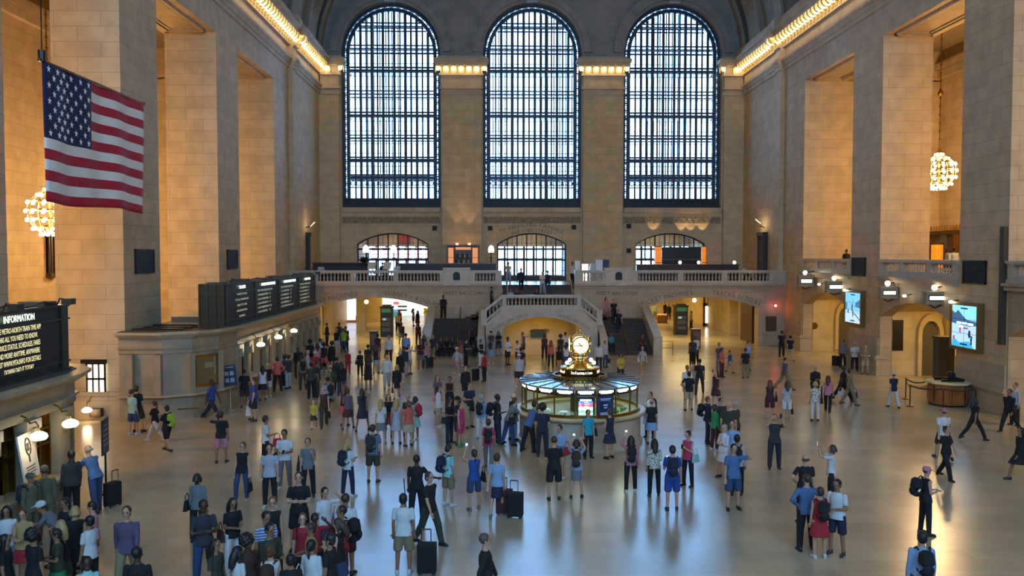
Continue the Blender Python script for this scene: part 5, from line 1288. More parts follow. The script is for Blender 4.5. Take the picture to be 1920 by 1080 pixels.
for px, py, y, lab in ((687,566,70,'hanging globe lamp in the left passage'),(1302,563,70,'hanging globe lamp under the lettering at right')):
    p = on_y(px, py, y); p.z = min(p.z, 3.55); r = empty('pendant_globe', p, lab, 'lamp'); q = MB(); q.sphere(p, .17, 12, 8); q.build('globe', emis('pendant_glow', '#ffe6a8', 14), r, smooth=True)
    q = MB(); q.cyl(p.x, p.y, p.z+.15, 4.0, .025, 6); q.build('stem', BRASS, r)
for x0, ys, e in ((-9.8,(65.5,73,82,88),170),(15.2,(65.5,73,82,88),260)):
    for y in ys: light('passage_light', 'AREA', (x0, y, 3.93), e, (1,.74,.30), 3.2)
light('arch_light', 'AREA', (AX, 59.4, 2.75), 75, (1,.66,.18), 2.0)
# plaque on the back wall of the middle arch
a, b = on_y(995, 633, 62.0), on_y(1024, 618, 62.0)
r = empty('arch_sign', ((a.x+b.x)/2, 62, a.z), 'dark green sign with a carved crest on the yellow wall under the landing', 'sign'); q = MB(); q.box(a.x, YB+.9, a.z, b.x, YB+1.02, b.z-.12); q.build('board', mat('sign_green', '#24382a', .5), r)
q = MB()
for k in range(7): q.tube([(a.x-.05+.2*k, YB+.9, b.z-.12+.02*(k%2)),(a.x+.2+.2*k, YB+.88, b.z+.02*(k%3))], .04, 5)
q.build('crest', WOOD, r)
# exhibition board in the near office window and floor signs
M = face_M(on_x(54, 860, -11.3), (1,.12,.15)) 
r = empty('poster_board', M.translation, 'white poster board with a trophy emblem leaning in the near ticket office', 'poster')
q = MB(); q.box(-.42,-.62,-.02,.42,.62,.02,M); q.build('sheet', mat('poster_white', '#cfc9bb', .6), r)
q = MB(); q.tube([M @ Vector((.13*cos(t*pi/8), .3+.2*sin(t*pi/8), .03)) for t in range(16)], .02, 5, close=True); q.lathe([(0,-.1),(.07,-.06),(.05,.02),(.08,.1),(0,.1)], n=10, M=M @ Matrix.Translation((0,.28,.03)) @ Matrix.Rotation(-pi/2,4,'X') @ Matrix.Diagonal((1,.2,1,1)))
q.box(-.04,-.08,.02,.04,.1,.025,M)
q.build('emblem', mat('emblem_dark', '#3a3a34', .6), r)
q = MB()
for j, w in enumerate((.5,.44,.48,.3)): q.box(-w/2,-.2-.07*j,.02,w/2,-.17-.07*j,.024,M)
q.build('print', mat('print_grey', '#5c584e', .7), r)
q = MB(); q.box(-.42,-.62,.021,.42,-.47,.025,M); q.build('colour_band', mat('poster_yellow', '#c79a1c', .6), r)
p = on_z(432, 768); r = empty('stand_sign', p, 'dark poster sign on a pale post beside the far ticket office', 'sign'); q = MB(); q.cyl(p.x, p.y, 0, .04, .22, 12); q.cyl(p.x, p.y, .03, 1.0, .04, 8); q.build('post', mat('post_pale', '#a58f62', .4, .5), r)
M = face_M((p.x, p.y-.05, 1.5), (.25,-1,.0)) @ Matrix.Rotation(.1, 4, 'Z')
q = MB(); q.box(-.33,-.5,-.02,.33,.5,.03,M); q.build('frame', mat('sign_frame', '#5f564a', .5), r); q = MB(); q.box(-.29,-.46,.03,.29,.46,.035,M); q.build('sheet', mat('sign_navy', '#15161f', .5), r)
q = MB()
for k in range(4): q.box(-.2+.22*(k%2), -.28+.3*(k//2), .035, -.04+.22*(k%2), -.1+.3*(k//2), .04, M)
q.box(-.2,.36,.035,.2,.4,.04,M); q.build('print', mat('sign_print', '#8d8f9c', .6), r)
p = on_z(199, 925); r = empty('stand_sign', p, 'black sign board seen edge-on beside the man leaning at the near ticket office', 'sign'); q = MB(); q.cyl(p.x,p.y,0,.04,.2,12); q.cyl(p.x,p.y,.03,1.2,.03,8); q.build('post', DARKMETAL, r)
M = face_M((p.x, p.y, 1.65), (.95,.2,0)); q = MB(); q.box(-.35,-.5,-.02,.35,.5,.02,M); q.build('sheet', mat('sign_black', '#0e0e10', .5), r)
q = MB()
for k in range(5): q.box(-.25,.3-.14*k,.02,.15+.02*k,.34-.14*k,.024,M)
q.build('print', mat('sign_print', '#8d8f9c', .6), r)
# lit glass door and slit windows of the left side
a, b = on_y(166, 745, 34.33), on_y(198, 681, 34.33)
r = empty('door_7', ((a.x+b.x)/2, 34.3, a.z)); r['kind'] = 'structure'; q = MB(); q.box(a.x, 34.28, a.z, b.x, 34.32, b.z); q.build('pane', emis('door_light', '#fff6dc', 2.6), r)
q = MB()
for k in range(4): xk = a.x+(b.x-a.x)*k/3; q.box(xk-.025, 34.2, a.z, xk+.025, 34.3, b.z)
for zk in (a.z, a.z+.55*(b.z-a.z), b.z): q.box(a.x-.03, 34.2, zk-.04, b.x+.03, 34.3, zk+.04)
q.box(a.x-.25, 34.22, b.z, b.x+.06, 34.32, b.z+.16); q.build('door_frame', DARKMETAL, r)
q = MB(); a2, b2 = on_y(176,766,34.3), on_y(197,774,34.3); q.box(a2.x, 33.9, b2.z-.1, b2.x, 34.32, a2.z+.05); tag(q.build('wall_shelf', WOOD), 'small brown shelf on the pier wall beside its lamp', 'shelf')
def slit(y, z0, z1):
    q = MB(); q.box(-25, y-.35, z0, -24.9, y+.35, z1); q.box(-25, y-.35, z0, -24.8, y-.28, z1); q.box(-25, y+.28, z0, -24.8, y+.35, z1); q.box(-25, y-.03, z0, -24.85, y+.03, z1); q.box(-25,y-.4,z0-.25,-24.7,y+.4,z0)
    o = q.build('window_%d' % (8+int(y)), mat('slit_bronze', '#3a2a14', .5, .3)); struct(o)
p = on_x(95, 510, -24.95); slit(p.y, on_x(95,512,-24.95).z, on_x(95,440,-24.95).z+.5)
# bar pavilion on the north balcony behind the right piers
XO = XR+9.6; a, b = on_x(1748, 490, XO-.6), on_x(1800, 427, XO-.6); y0, y1 = b.y-3.5, a.y+1.2
r = empty('bar_pavilion', (XO-.6, (y0+y1)/2, ZN), 'mahogany bar pavilion with a row of gold finials on the north balcony', 'pavilion')
q = MB(); q.box(XO-.7, y0, ZN, XO-.1, y1, b.z-.4); q.box(XO-.9, y0-.2, b.z-.4, XO-.1, y1+.2, b.z-.15); q.build('body', WOOD, r)
q = MB(); q.box(XO-.95, y0-.2, b.z-.15, XO-.1, y1+.2, b.z-.08)
k = y0
while k < y1: q.lathe([(.06,0),(.09,.08),(.04,.16),(.07,.22),(0,.3)], (XO-.85, k, b.z-.08), 8); k += .35
q.build('finial_row', GOLD, r)
q = MB(); c_ = (a.y*.45+b.y*.55); q.box(XO-.74, c_-.2, 7.2, XO-.7, c_+.7, 8.4); q.build('mirror', mat('mirror_dim', '#3f474a', .1), r)
q = MB(); q.box(XO-.76, b.y-.2, 6.8, XO-.7, b.y+.5, 8.6); q.build('picture_frame', BRASS, r)
p = on_x(1757, 470, XO-2); r = empty('amber_column', (XO-2, p.y, ZN), 'squat glowing amber column lamp on the north balcony', 'lamp'); q = MB(); q.lathe([(.36,0),(.36,1.95),(.3,2.0)], (XO-2,p.y,ZN), 20); q.build('shade', mat('amber_onyx', '#c26a12', .4), r)
q = MB(); q.lathe([(.4,1.98),(.4,2.06),(0,2.08)], (XO-2,p.y,ZN), 20); q.build('cap', WOOD, r)
# ================================================================ people
def V(*a): return Vector(a)
PALETTE = dict(k='#0b0b0e', w='#b6b4b0', g='#5f6164', dg='#25272a', n='#13192d', b='#203c78', lb='#788da8', sb='#425d81', r='#8d1a24', pk='#a76a77', hp='#a23053', co='#ae5041',
    y='#a89430', gr='#1a7844', ol='#2d3021', kh='#736647', be='#968a71', br='#351f15', dn='#263a58', dd='#131b2c', tq='#23889a', mg='#3e151c', te='#85aea4', pu='#4c4253', lg='#97989a',
    bl='#9b7e4b', hb='#342217', hk='#100c0a', hg='#8d8881', hr='#59301c', tan='#816043', cam='#4b4d39', hs='#4f3b30', lm='#83a223', dkb='#131c34')
SKIN = dict(l='#ac8165', m='#885d41', d='#42291d', p='#b98f77')
def cmat(c): return mat('fabric_'+c, PALETTE[c], .85, noise=.06, nscale=12)
def hmat(c): return mat('hair_'+c, PALETTE[c], .55)
def smat(c): return mat('skin_'+c, SKIN[c], .55)
EYE, LIP = mat('eye_dark', '#1a1210', .3), mat('lips', '#8a4a42', .5)
def floral():
    m = mat('fabric_floral', '#8f8f84', .85)
    if not m.get('done'):
        nt = m.node_tree; no = nt.nodes.new('ShaderNodeTexVoronoi'); no.inputs['Scale'].default_value = 18; tc = nt.nodes.new('ShaderNodeTexCoord'); cr = nt.nodes.new('ShaderNodeValToRGB')
        cr.color_ramp.elements[0].color = srgb('#20241f'); cr.color_ramp.elements[1].color = srgb('#b9b7a8'); cr.color_ramp.elements[0].position = .25; cr.color_ramp.elements[1].position = .5
        nt.links.new(tc.outputs['Object'], no.inputs['Vector']); nt.links.new(no.outputs['Distance'], cr.inputs[0]); nt.links.new(cr.outputs[0], nt.nodes['Principled BSDF'].inputs['Base Color']); m['done'] = 1
    return m
def banded(name, c1, c2, sc, plaid=False):
    m = mat(name, c1, .85)
    if not m.get('done'):
        nt = m.node_tree; tc = nt.nodes.new('ShaderNodeTexCoord'); b = nt.nodes['Principled BSDF']; prev = None
        for d in (('Z', 'X') if plaid else ('Z',)):
            wv = nt.nodes.new('ShaderNodeTexWave'); wv.bands_direction = d; wv.inputs['Scale'].default_value = sc; nt.links.new(tc.outputs['Object'], wv.inputs['Vector'])
            mx = nt.nodes.new('ShaderNodeMix'); mx.data_type = 'RGBA'; mx.inputs[6].default_value = srgb(c1); mx.inputs[7].default_value = srgb(c2); nt.links.new(wv.outputs['Fac'], mx.inputs[0])
            if prev is not None: nt.links.new(prev, mx.inputs[6])
            prev = mx.outputs[2]
        nt.links.new(prev, b.inputs['Base Color']); m['done'] = 1
    return m
def fabric(c):
    if c == 'floral': return floral()
    if c == 'striped': return banded('fabric_striped', '#c9c5bc', '#2a2426', 5)
    if c == 'bstripe': return banded('fabric_blue_striped', '#9fb0c6', '#2c3c60', 6)
    if c == 'plaid': return banded('fabric_plaid', '#8fa2b0', '#2d3d50', 7, True)
    return cmat(c)

# ---- poses: arms are (out, forward, up) directions for upper arm and forearm; legs are (thigh forward deg, out deg, knee bend deg)
ST = ((.13,.02,-1),(.04,.2,-1)); BENT = ((.14,.08,-1),(-.42,.85,.12)); PH = ((.12,.22,-1),(-.38,.8,.55)); UP = ((.28,.85,.12),(-.42,.25,.9)); UPL = ((.25,.8,-.15),(-.4,.35,.85))
HIP = ((.62,-.3,-.75),(-.62,.55,-.6)); CRO = ((.2,.2,-1),(-.95,.42,.12)); FWD = ((.12,.42,-.95),(.0,.4,-.95)); BCK = ((.14,-.42,-.95),(.04,-.1,-1)); HD = ((.75,.45,.05),(-.7,.1,.75)); CTR = ((.15,.6,-.8),(-.15,1,-.05))
STR = ((.15,.12,-1),(-.25,.55,.9)); PUL = ((.16,-.35,-1),(.06,-.3,-1)); KNE = ((.12,.55,-.85),(-.3,.9,-.25))
POSES = dict(
  stand=dict(arms=(ST,ST), legs=((2,3,2),(-2,3,2))), ease=dict(arms=(ST,ST), legs=((10,6,14),(-3,3,0)), tilt=4), hands=dict(arms=(BENT,BENT), legs=((3,4,3),(-2,4,2)), pitch=14), phone=dict(arms=(ST,PH), legs=((4,3,4),(-2,3,1)), pitch=16),
  photo=dict(arms=(UP,UP), legs=((4,5,3),(-4,5,2)), pitch=-8), photo1=dict(arms=(ST,UP), legs=((4,4,3),(-4,4,2)), pitch=-8), low=dict(arms=(UPL,UPL), legs=((3,5,3),(-3,5,2))), hips=dict(arms=(HIP,HIP), legs=((5,6,3),(-3,6,2))),
  hip1=dict(arms=(ST,HIP), legs=((5,5,3),(-3,5,2))), crossed=dict(arms=(CRO,CRO), legs=((3,5,2),(-2,5,2))), walk=dict(arms=(BCK,FWD), legs=((22,2,8),(-18,2,14))), walk2=dict(arms=(FWD,BCK), legs=((-18,2,14),(22,2,8))),
  stride=dict(arms=(BCK,FWD), legs=((32,2,10),(-26,2,18)), lean=5), apart=dict(arms=(ST,PH), legs=((16,10,4),(-14,9,4))), head=dict(arms=(ST,HD), legs=((4,5,3),(-3,5,2)), pitch=10), lean=dict(arms=(CTR,CTR), legs=((8,5,6),(-12,5,4)), lean=24),
  bend=dict(arms=(CTR,CTR), legs=((26,6,16),(-22,6,4)), lean=42), sit=dict(arms=(KNE,KNE), legs=((82,8,86),(80,8,84)), lean=12), carry=dict(arms=(ST,STR), legs=((6,4,4),(-4,4,2))), pull=dict(arms=(ST,PUL), legs=((14,2,4),(-12,2,10))),
  stick=dict(arms=(((.55,.2,-.8),(.55,.5,-.2)),ST), legs=((10,3,6),(-8,3,4))), hold=dict(arms=(BENT,ST), legs=((6,4,5),(-4,4,2)), pitch=6))
BUILD = dict(m=(.178,.095,1.0), f=(.156,.098,.93), h=(.19,.105,1.2), c=(.16,.092,.98))
def skeleton(pose, build):
    p = POSES[pose]; sh, hip, fat = BUILD[build]; J = {}
    pel = V(0,0,.94); lean = radians(p.get('lean', 0)); sp = V(0,-sin(lean),cos(lean)); tl = radians(p.get('tilt', 0)); sp = (sp+V(tl,0,0)).normalized()
    J['pel'], J['sp'], J['neck'] = pel, sp, pel+sp*.50
    lo = 9
    for i, s in enumerate((-1, 1)):
        tf, out, kn = (radians(a) for a in p['legs'][i]); h = pel+V(s*hip,0,-.03)
        d = V(s*sin(out), -sin(tf)*cos(out), -cos(tf)*cos(out)); k = h+d*.43
        a2 = tf-kn; d2 = V(s*sin(out)*.5, -sin(a2), -cos(a2)).normalized(); a = k+d2*.41
        J['leg', s] = (h, k, a, a2); lo = min(lo, a.z)
        sh_p = J['neck']-sp*.08+V(s*sh,0,0); u, f = p['arms'][i]
        tov = lambda v: V(s*v[0], -v[1], v[2]).normalized()
        el = sh_p+tov(u)*.285; wr = el+tov(f)*.25; J['arm', s] = (sh_p, el, wr, tov(f))
    dz = V(0,0,.085-lo)
    for k in list(J):
        if k == 'sp': continue
        J[k] = tuple(x+dz if isinstance(x, Vector) and not (k[0] == 'arm' and i == 3) else x for i, x in enumerate(J[k])) if isinstance(J[k], tuple) else J[k]+dz
    hp = radians(p.get('pitch', 0))+lean*.4
    J['headrot'] = hp; hd = V(0,-sin(hp*.6),cos(hp*.6)); J['head'] = J['neck']+(J['sp']*.4+hd*.6).normalized()*.158
    return J
def hull_loft(mb, pts):  # rings of (center, rx, ry) with ring normal along the run
    n = 14; vs = []; fs = []
    for i, (c, rx, ry) in enumerate(pts):
        t = (pts[min(i+1,len(pts)-1)][0]-pts[max(i-1,0)][0]).normalized(); sx = V(1,0,0); sy = t.cross(sx).normalized()
        for j in range(n): a = 2*pi*j/n; vs.append(c+sx*(rx*cos(a))+sy*(ry*sin(a)))
    for i in range(len(pts)-1):
        for j in range(n): fs.append((i*n+j, i*n+(j+1)%n, (i+1)*n+(j+1)%n, (i+1)*n+j))
    fs.append(tuple(range(n-1,-1,-1))); fs.append(tuple((len(pts)-1)*n+j for j in range(n))); mb.add(vs, fs)
def limb(mb, a, b, ra, rb, n=10): mb.tube([a+(a-b).normalized()*ra*.3, a, (a+b)/2, b, b+(b-a).normalized()*rb*.3], [ra*.7, ra, (ra+rb)/2, rb, rb*.7], n)
def remesh(mb, vox, smooth=3):
    me = bpy.data.meshes.new('r'); me.from_pydata([tuple(v) for v in mb.v], [], mb.f)
    bm = bmesh.new(); bm.from_mesh(me); bmesh.ops.recalc_face_normals(bm, faces=bm.faces); bm.to_mesh(me); bm.free()
    o = bpy.data.objects.new('r', me); COL.objects.link(o)
    r = o.modifiers.new('r', 'REMESH'); r.mode = 'VOXEL'; r.voxel_size = vox; r.adaptivity = 0
    if smooth: s = o.modifiers.new('s', 'SMOOTH'); s.iterations = smooth; s.factor = .5
    dg = bpy.context.evaluated_depsgraph_get(); out = bpy.data.meshes.new_from_object(o.evaluated_get(dg))
    bpy.data.objects.remove(o); bpy.data.meshes.remove(me)
    out.polygons.foreach_set('use_smooth', [True]*len(out.polygons)); return out
_body, _garb, _hair, _misc = {}, {}, {}, {}
def headM(J): return Matrix.Translation(J['head']) @ Matrix.Rotation(J['headrot'], 4, 'X') @ Matrix.Scale(1.07, 4)
def body(pose, build):
    k = (pose, build)
    if k in _body: return _body[k]
    J = skeleton(pose, build); sh, hip, fat = BUILD[build]; mb = MB(); pel, sp, nk = J['pel'], J['sp'], J['neck']
    hull_loft(mb, [(pel-sp*.09,.10*fat,.085*fat),(pel-sp*.03,.15*fat,.105*fat),(pel+sp*.06,.145*fat,.10*fat),(pel+sp*.16,.125*fat,.09*fat),(pel+sp*.28,.148*fat,.105*fat),(pel+sp*.38,.155*fat,.10*fat),(pel+sp*.445,.115,.073),(nk,.06,.055)])
    mb.tube([nk-sp*.06, nk, J['head']-V(0,0,.05)], [.062,.055,.052], 10)
    H = headM(J)
    mb.sphere((0,0,.025), 1, 14, 10, H, (.075,.092,.092)); mb.sphere((0,-.012,-.045), 1, 12, 8, H, (.058,.072,.068)); mb.sphere((0,-.05,-.088), 1, 8, 6, H, (.03,.03,.022))
    mb.add([(-.011,-.08,.015),(.011,-.08,.015),(.016,-.085,-.03),(-.016,-.085,-.03),(0,-.115,-.028)], [(0,1,2,3)[::-1],(0,1,4),(1,2,4),(2,3,4),(3,0,4)], H)
    for s in (-1,1): mb.sphere((s*.077,.005,-.01), 1, 8, 6, H, (.012,.018,.03))
    for s in (-1,1):
        h, kn, an, a2 = J['leg', s]; limb(mb, h, kn, .085*fat, .056*fat); limb(mb, kn, an, .057*fat, .038); mb.sphere(kn.lerp(an,.3)+V(0,.012,0), .05*fat, 8, 6)
        mb.tube([an+V(0,.03,-.03), an+V(0,-.06,-.05), an+V(0,-.13,-.06)], [.035,.035,.025], 8)
        a, el, wr, fd = J['arm', s]; limb(mb, a, el, .047*fat, .039*fat); limb(mb, el, wr, .04*fat, .028); mb.sphere(a, .05*fat, 8, 6)
        # hand: palm, four unequal curled fingers, thumb from the side of the palm
        side = fd.cross(V(0,1,0) if abs(fd.y) < .8 else V(0,0,1)).normalized(); nn = fd.cross(side).normalized()
        if nn.x*s > 0: nn = -nn                                    # palm looks towards the body
        side = nn.cross(fd).normalized(); pm = wr+fd*.05
        T = Matrix((side, nn, fd)).transposed().to_4x4(); T.translation = pm; mb.sphere((0,0,0), 1, 10, 6, T, (.040,.018,.052))
        for q, L in enumerate((.066,.075,.070,.054)):
            b0 = pm+fd*.035+side*(.030-.02*q); m1 = b0+fd*L*.5+nn*.008; m2 = m1+(fd*.7+nn*.7)*L*.5; mb.tube([b0, m1, m2], [.0105,.0098,.008], 6)
        b0 = pm-fd*.02+side*.035; mb.tube([b0, b0+(side*.7+fd*.7)*.03+nn*.006, b0+(side*.35+fd)*.055+nn*.018], [.012,.011,.009], 6)
    me = remesh(mb, .0085, 2); me.name = 'person'
    # eyes and lips by face position in the head's frame
    Hi = H.inverted()
    for nm in ('skin','eye','lip'): me.materials.append(None)
    for p in me.polygons:
        c = Hi @ p.center
        if c.y < -.055 and abs(c.z) < .09:
            if (abs(abs(c.x)-.031) < .013) and abs(c.z-.008) < .007: p.material_index = 1
            elif abs(abs(c.x)-.031) < .017 and abs(c.z-.03) < .004: p.material_index = 1
            elif abs(c.x) < .024 and abs(c.z+.058) < .006: p.material_index = 2
    top = max(v.co.z for v in me.vertices)
    _body[k] = (me, J, top); return _body[k]
def garment(kind, pose, build):
    k = (kind, pose, build)
    if k in _garb: return _garb[k]
    _, J, _ = body(pose, build); sh, hip, fat = BUILD[build]; mb = MB(); pel, sp, nk = J['pel'], J['sp'], J['neck']; e = .02
    if kind in ('tee','tank','long','jacket','dress'):
        fl = .03 if kind == 'jacket' else 0
        lowr = [(pel-sp*.11,.17*fat+e+.012+fl,.128*fat+e+.01+fl),(pel-sp*.02,.166*fat+e+.008+fl,.12*fat+e+.008+fl)] if kind != 'dress' else [(pel-sp*.02,.155*fat+e,.11*fat+e)]
        hull_loft(mb, lowr+[(pel+sp*.16,.13*fat+e+fl*.6,.095*fat+e),(pel+sp*.28,.152*fat+e,.108*fat+e),(pel+sp*.38,.158*fat+e,.102*fat+e),(pel+sp*.44,.118+e,.078+e*.7),(nk-sp*.012,.075,.066)])
        for s in (-1,1):
            a, el, wr, fd = J['arm', s]
            if kind == 'tank' or kind == 'dress': mb.sphere(a-V(s*.02,0,.0), .066*fat, 8, 6)
            else:
                mb.sphere(a, .058*fat, 8, 6)
                if kind == 'tee': limb(mb, a, a.lerp(el,.66), .056*fat, .057*fat)
                else: limb(mb, a, el, .06*fat, .053*fat); limb(mb, el, wr-fd*.01, .054*fat, .04)
        if kind == 'jacket': hull_loft(mb, [(nk-sp*.03,.085,.075),(nk+sp*.02,.07,.066)])
    if kind in ('trousers','shorts','slim'):
        w = .02 if kind == 'slim' else .026
        hull_loft(mb, [(pel-sp*.10,.13*fat+w,.10*fat+w),(pel-sp*.03,.152*fat+w*.8,.108*fat+w*.8),(pel+sp*.07,.148*fat+w*.7,.102*fat+w*.7)])
        for s in (-1,1):
            h, kn, an, a2 = J['leg', s]; limb(mb, h, kn if kind != 'shorts' else h.lerp(kn,.92), .088*fat+w*.8, (.06*fat+w) if kind != 'shorts' else .078*fat+w)
            if kind != 'shorts': limb(mb, kn, an+V(0,0,.0), .06*fat+w, .042+w*.9)
    if kind in ('skirt','dress','pencil'):
        ks = [J['leg', s][1] for s in (-1,1)]; kc = (ks[0]+ks[1])/2; sy = abs(ks[0].y-ks[1].y)/2; f = {'skirt':.11,'pencil':.04,'dress':.07}[kind]
        end = kc+V(0,0,.06); hull_loft(mb, [(end,.135+f,.10+f+sy),(end.lerp(pel,.4),.15*fat+f*.7,.115*fat+f*.6+sy*.6),(pel-sp*.03,.155*fat+e,.112*fat+e),(pel+sp*.09,.14*fat+e,.10*fat+e),(pel+sp*.16,.13*fat+e*.8,.095*fat+e*.8)])
    me = remesh(mb, .013, 3); me.name = kind; me.materials.append(None); _garb[k] = me; return me
def hair_mesh(style):
    if style in _hair: return _hair[style]
    mb = MB()
    if style in ('cap','hat'):
        mb.sphere((0,.012,.045), 1, 14, 8, None, (.088,.105,.085))
        if style == 'cap': mb.lathe([(.0,0),(.09,0),(.09,.012),(0,.014)], n=14, M=Matrix.Translation((0,-.085,.05)) @ Matrix.Rotation(.2,4,'X') @ Matrix.Diagonal((.85,1,1,1)))
        else: mb.lathe([(.0,0),(.19,-.012),(.195,.0),(.09,.02),(0,.02)], (0,.01,.05), 20)
    else:
        mb.sphere((0,.016,.032), 1, 14, 10, None, (.085,.098,.095))
        if style != 'crop': mb.sphere((0,.035,-.01), 1, 12, 8, None, (.082,.075,.085))
    if style == 'long': mb.tube([(0,.05,.03),(0,.085,-.06),(0,.12,-.16),(0,.14,-.26),(0,.135,-.33)], [.07,.085,.078,.062,.03], 12); [mb.tube([(s*.07,0,.03),(s*.082,.01,-.07),(s*.085,.0,-.2)], [.03,.032,.02], 8) for s in (-1,1)]
    if style == 'bob': mb.tube([(0,.04,.03),(0,.06,-.05),(0,.055,-.12)], [.085,.095,.07], 12); [mb.tube([(s*.07,-.01,.03),(s*.084,.0,-.05),(s*.08,.0,-.1)], [.03,.035,.022], 8) for s in (-1,1)]
    if style == 'pony': mb.tube([(0,.09,.03),(0,.13,-.02),(0,.125,-.12),(0,.11,-.22)], [.03,.036,.03,.012], 8)
    if style == 'bun': mb.sphere((0,.085,.075), .045, 10, 7)
    if style == 'curly':
        for k in range(26):
            a, z = k*2.4, 1-2*((k+.5)/34); r = sqrt(max(0,1-z*z)); mb.sphere((.095*r*cos(a), .03+.1*r*sin(a)*.9, .04+.1*z), .05, 7, 5)
    if style == 'fringe': mb = MB(); mb.tube([(s*.078,.02,.0) for s in (-1,1)] and [(-.078,.0,.0),(-.07,.06,.0),(0,.095,.0),(.07,.06,.0),(.078,.0,.0)], [.014,.026,.03,.026,.014], 8)
    me = remesh(mb, .009, 2); me.name = 'hair'; me.materials.append(None); _hair[style] = me; return me
def shoe_mesh():
    if 'shoe' not in _misc:
        mb = MB(); mb.tube([(0,.075,-.045),(0,.03,-.03),(0,-.05,-.045),(0,-.12,-.058),(0,-.165,-.066)], [.03,.047,.045,.043,.026], 10); mb.box(-.036,-.17,-.085,.036,.075,-.066); mb.tube([(0,.03,-.03),(0,.03,.02)], [.045,.042], 10)
        me = remesh(mb, .01, 2); me.name = 'shoe'; me.materials.append(None); _misc['shoe'] = me
    return _misc['shoe']
def child(name, me, parent, m, M=None):
    o = bpy.data.objects.new(name, me); COL.objects.link(o); o.parent = parent
    if M is not None: o.matrix_local = M
    o.material_slots[0].link = 'OBJECT'; o.material_slots[0].material = m
    return o
def person(px, py, H, pose, face, build, hair, top, bot, shoe, skin, label, z0=0.0, bags=(), Y=None):
    me, J, tz = body(pose, build); s = H/1.76; M0 = Matrix.Rotation(radians(face), 4, 'Z')
    r = ray(px, py); t = (z0+tz*s+.02*s-CAM.z)/r.z if Y is None else Y/r.y; hp = CAM+r*t
    off = M0 @ V(J['head'].x, J['head'].y, 0)*s; loc = V(hp.x-off.x, hp.y-off.y, z0)
    o = bpy.data.objects.new('person', me); COL.objects.link(o); o.location = loc; o.rotation_euler = (0,0,radians(face)); o.scale = (s,s,s)
    for i, m in enumerate((smat(skin), EYE, LIP)): o.material_slots[i].link = 'OBJECT'; o.material_slots[i].material = m
    tag(o, 'person '+label, 'person')
    HM = headM(J); W = Matrix.LocRotScale(loc, Quaternion((0,0,1), radians(face)), (s,s,s))
    if hair[0] != 'bald':
        nm = {'cap':'cap','hat':'sun_hat'}.get(hair[0], 'hair')
        if nm == 'hair': child('hair', hair_mesh(hair[0]), o, hmat(hair[1]), HM)
        else: child('hair', hair_mesh('crop'), o, hmat(hair[2] if len(hair) > 2 else 'hb'), HM @ Matrix.Scale(.95, 4)); child(nm, hair_mesh(hair[0]), o, fabric(hair[1]), HM)
    names = dict(tee='t_shirt', tank='sleeveless_top', long='long_sleeved_shirt', jacket='jacket', dress='dress_bodice', trousers='trousers', slim='slim_trousers', shorts='shorts', skirt='skirt', pencil='skirt')
    child(names[top[0]], garment(top[0], pose, build), o, fabric(top[1]))
    if bot[0] == 'dress': child('dress_skirt', garment('dress', pose, build) if top[0] != 'dress' else garment('skirt', pose, build), o, fabric(bot[1]))
    else: child(names[bot[0]], garment(bot[0], pose, build), o, fabric(bot[1]))
    for sd in (-1, 1):
        an, a2 = J['leg', sd][2:]; pit = max(-.55, min(.25, -(a2)*.9)) if an.z > .1 else 0
        child('shoe', shoe_mesh(), o, mat('shoe_'+shoe, PALETTE[shoe], .45), Matrix.Translation(an) @ Matrix.Rotation(sd*.14, 4, 'Z') @ Matrix.Rotation(-pit if an.z > .1 else 0, 4, 'X'))
    for b in bags: bag(b[0], b[1], b[2], o, J, W, s, loc, face)
    return o
# ---- things people carry
def _carry(kind):
    if kind in _misc: return _misc[kind]
    q = MB(); parts = []
    if kind == 'backpack':
        q.tube([(0,0,-.24),(0,0,-.2),(0,.01,0),(0,0,.18),(0,-.01,.23)], [.08,.14,.15,.13,.06], 12); q.sphere((0,.12,-.1), 1, 10, 7, None, (.11,.06,.1)); parts.append(('bag_body', remesh(q, .012, 2)))
        q = MB()
        for s in (-1,1): q.tube([(s*.10,-.10,.2),(s*.12,-.16,.24),(s*.125,-.30,.16),(s*.12,-.31,.0),(s*.10,-.12,-.2)], .018, 6)
        parts.append(('strap', q))
    elif kind == 'handbag':
        q.hexa([(-.15,-.05,-.26),(.15,-.05,-.26),(.15,.05,-.26),(-.15,.05,-.26),(-.12,-.03,0),(.12,-.03,0),(.12,.03,0),(-.12,.03,0)]); parts.append(('bag_body', remesh(q, .012, 4)))
        q = MB(); q.tube([(-.09,0,-.03),(-.08,0,.12),(0,0,.18),(.08,0,.12),(.09,0,-.03)], .012, 6); parts.append(('strap', q))
    elif kind == 'suitcase':
        q.box(-.2,-.13,.05,.2,.13,.66); parts.append(('case_body', remesh(q, .02, 3)))
        q = MB(); [q.tube([(x,.11,.6),(x,.11,1.0)], .01, 6) for x in (-.1,.1)]; q.tube([(-.1,.11,1.0),(.1,.11,1.0)], .016, 6); parts.append(('handle', q))
        q = MB(); [q.sphere((x,y,.035), .035, 8, 6) for x in (-.15,.15) for y in (-.1,.1)]; parts.append(('wheels', q))
    elif kind == 'phone':
        q.box(-.037,-.005,-.07,.037,.005,.07); parts.append(('casing', q)); q = MB(); q.box(-.033,.005,-.064,.033,.0065,.064); parts.append(('screen', q))
    out = []
    for nm, g in parts:
        if isinstance(g, MB):
            me = bpy.data.meshes.new(nm); me.from_pydata([tuple(v) for v in g.v], [], g.f); g = me
            bm = bmesh.new(); bm.from_mesh(me); bmesh.ops.recalc_face_normals(bm, faces=bm.faces); bm.to_mesh(me); bm.free()
        g.materials.append(None); out.append((nm, g))
    _misc[kind] = out; return out
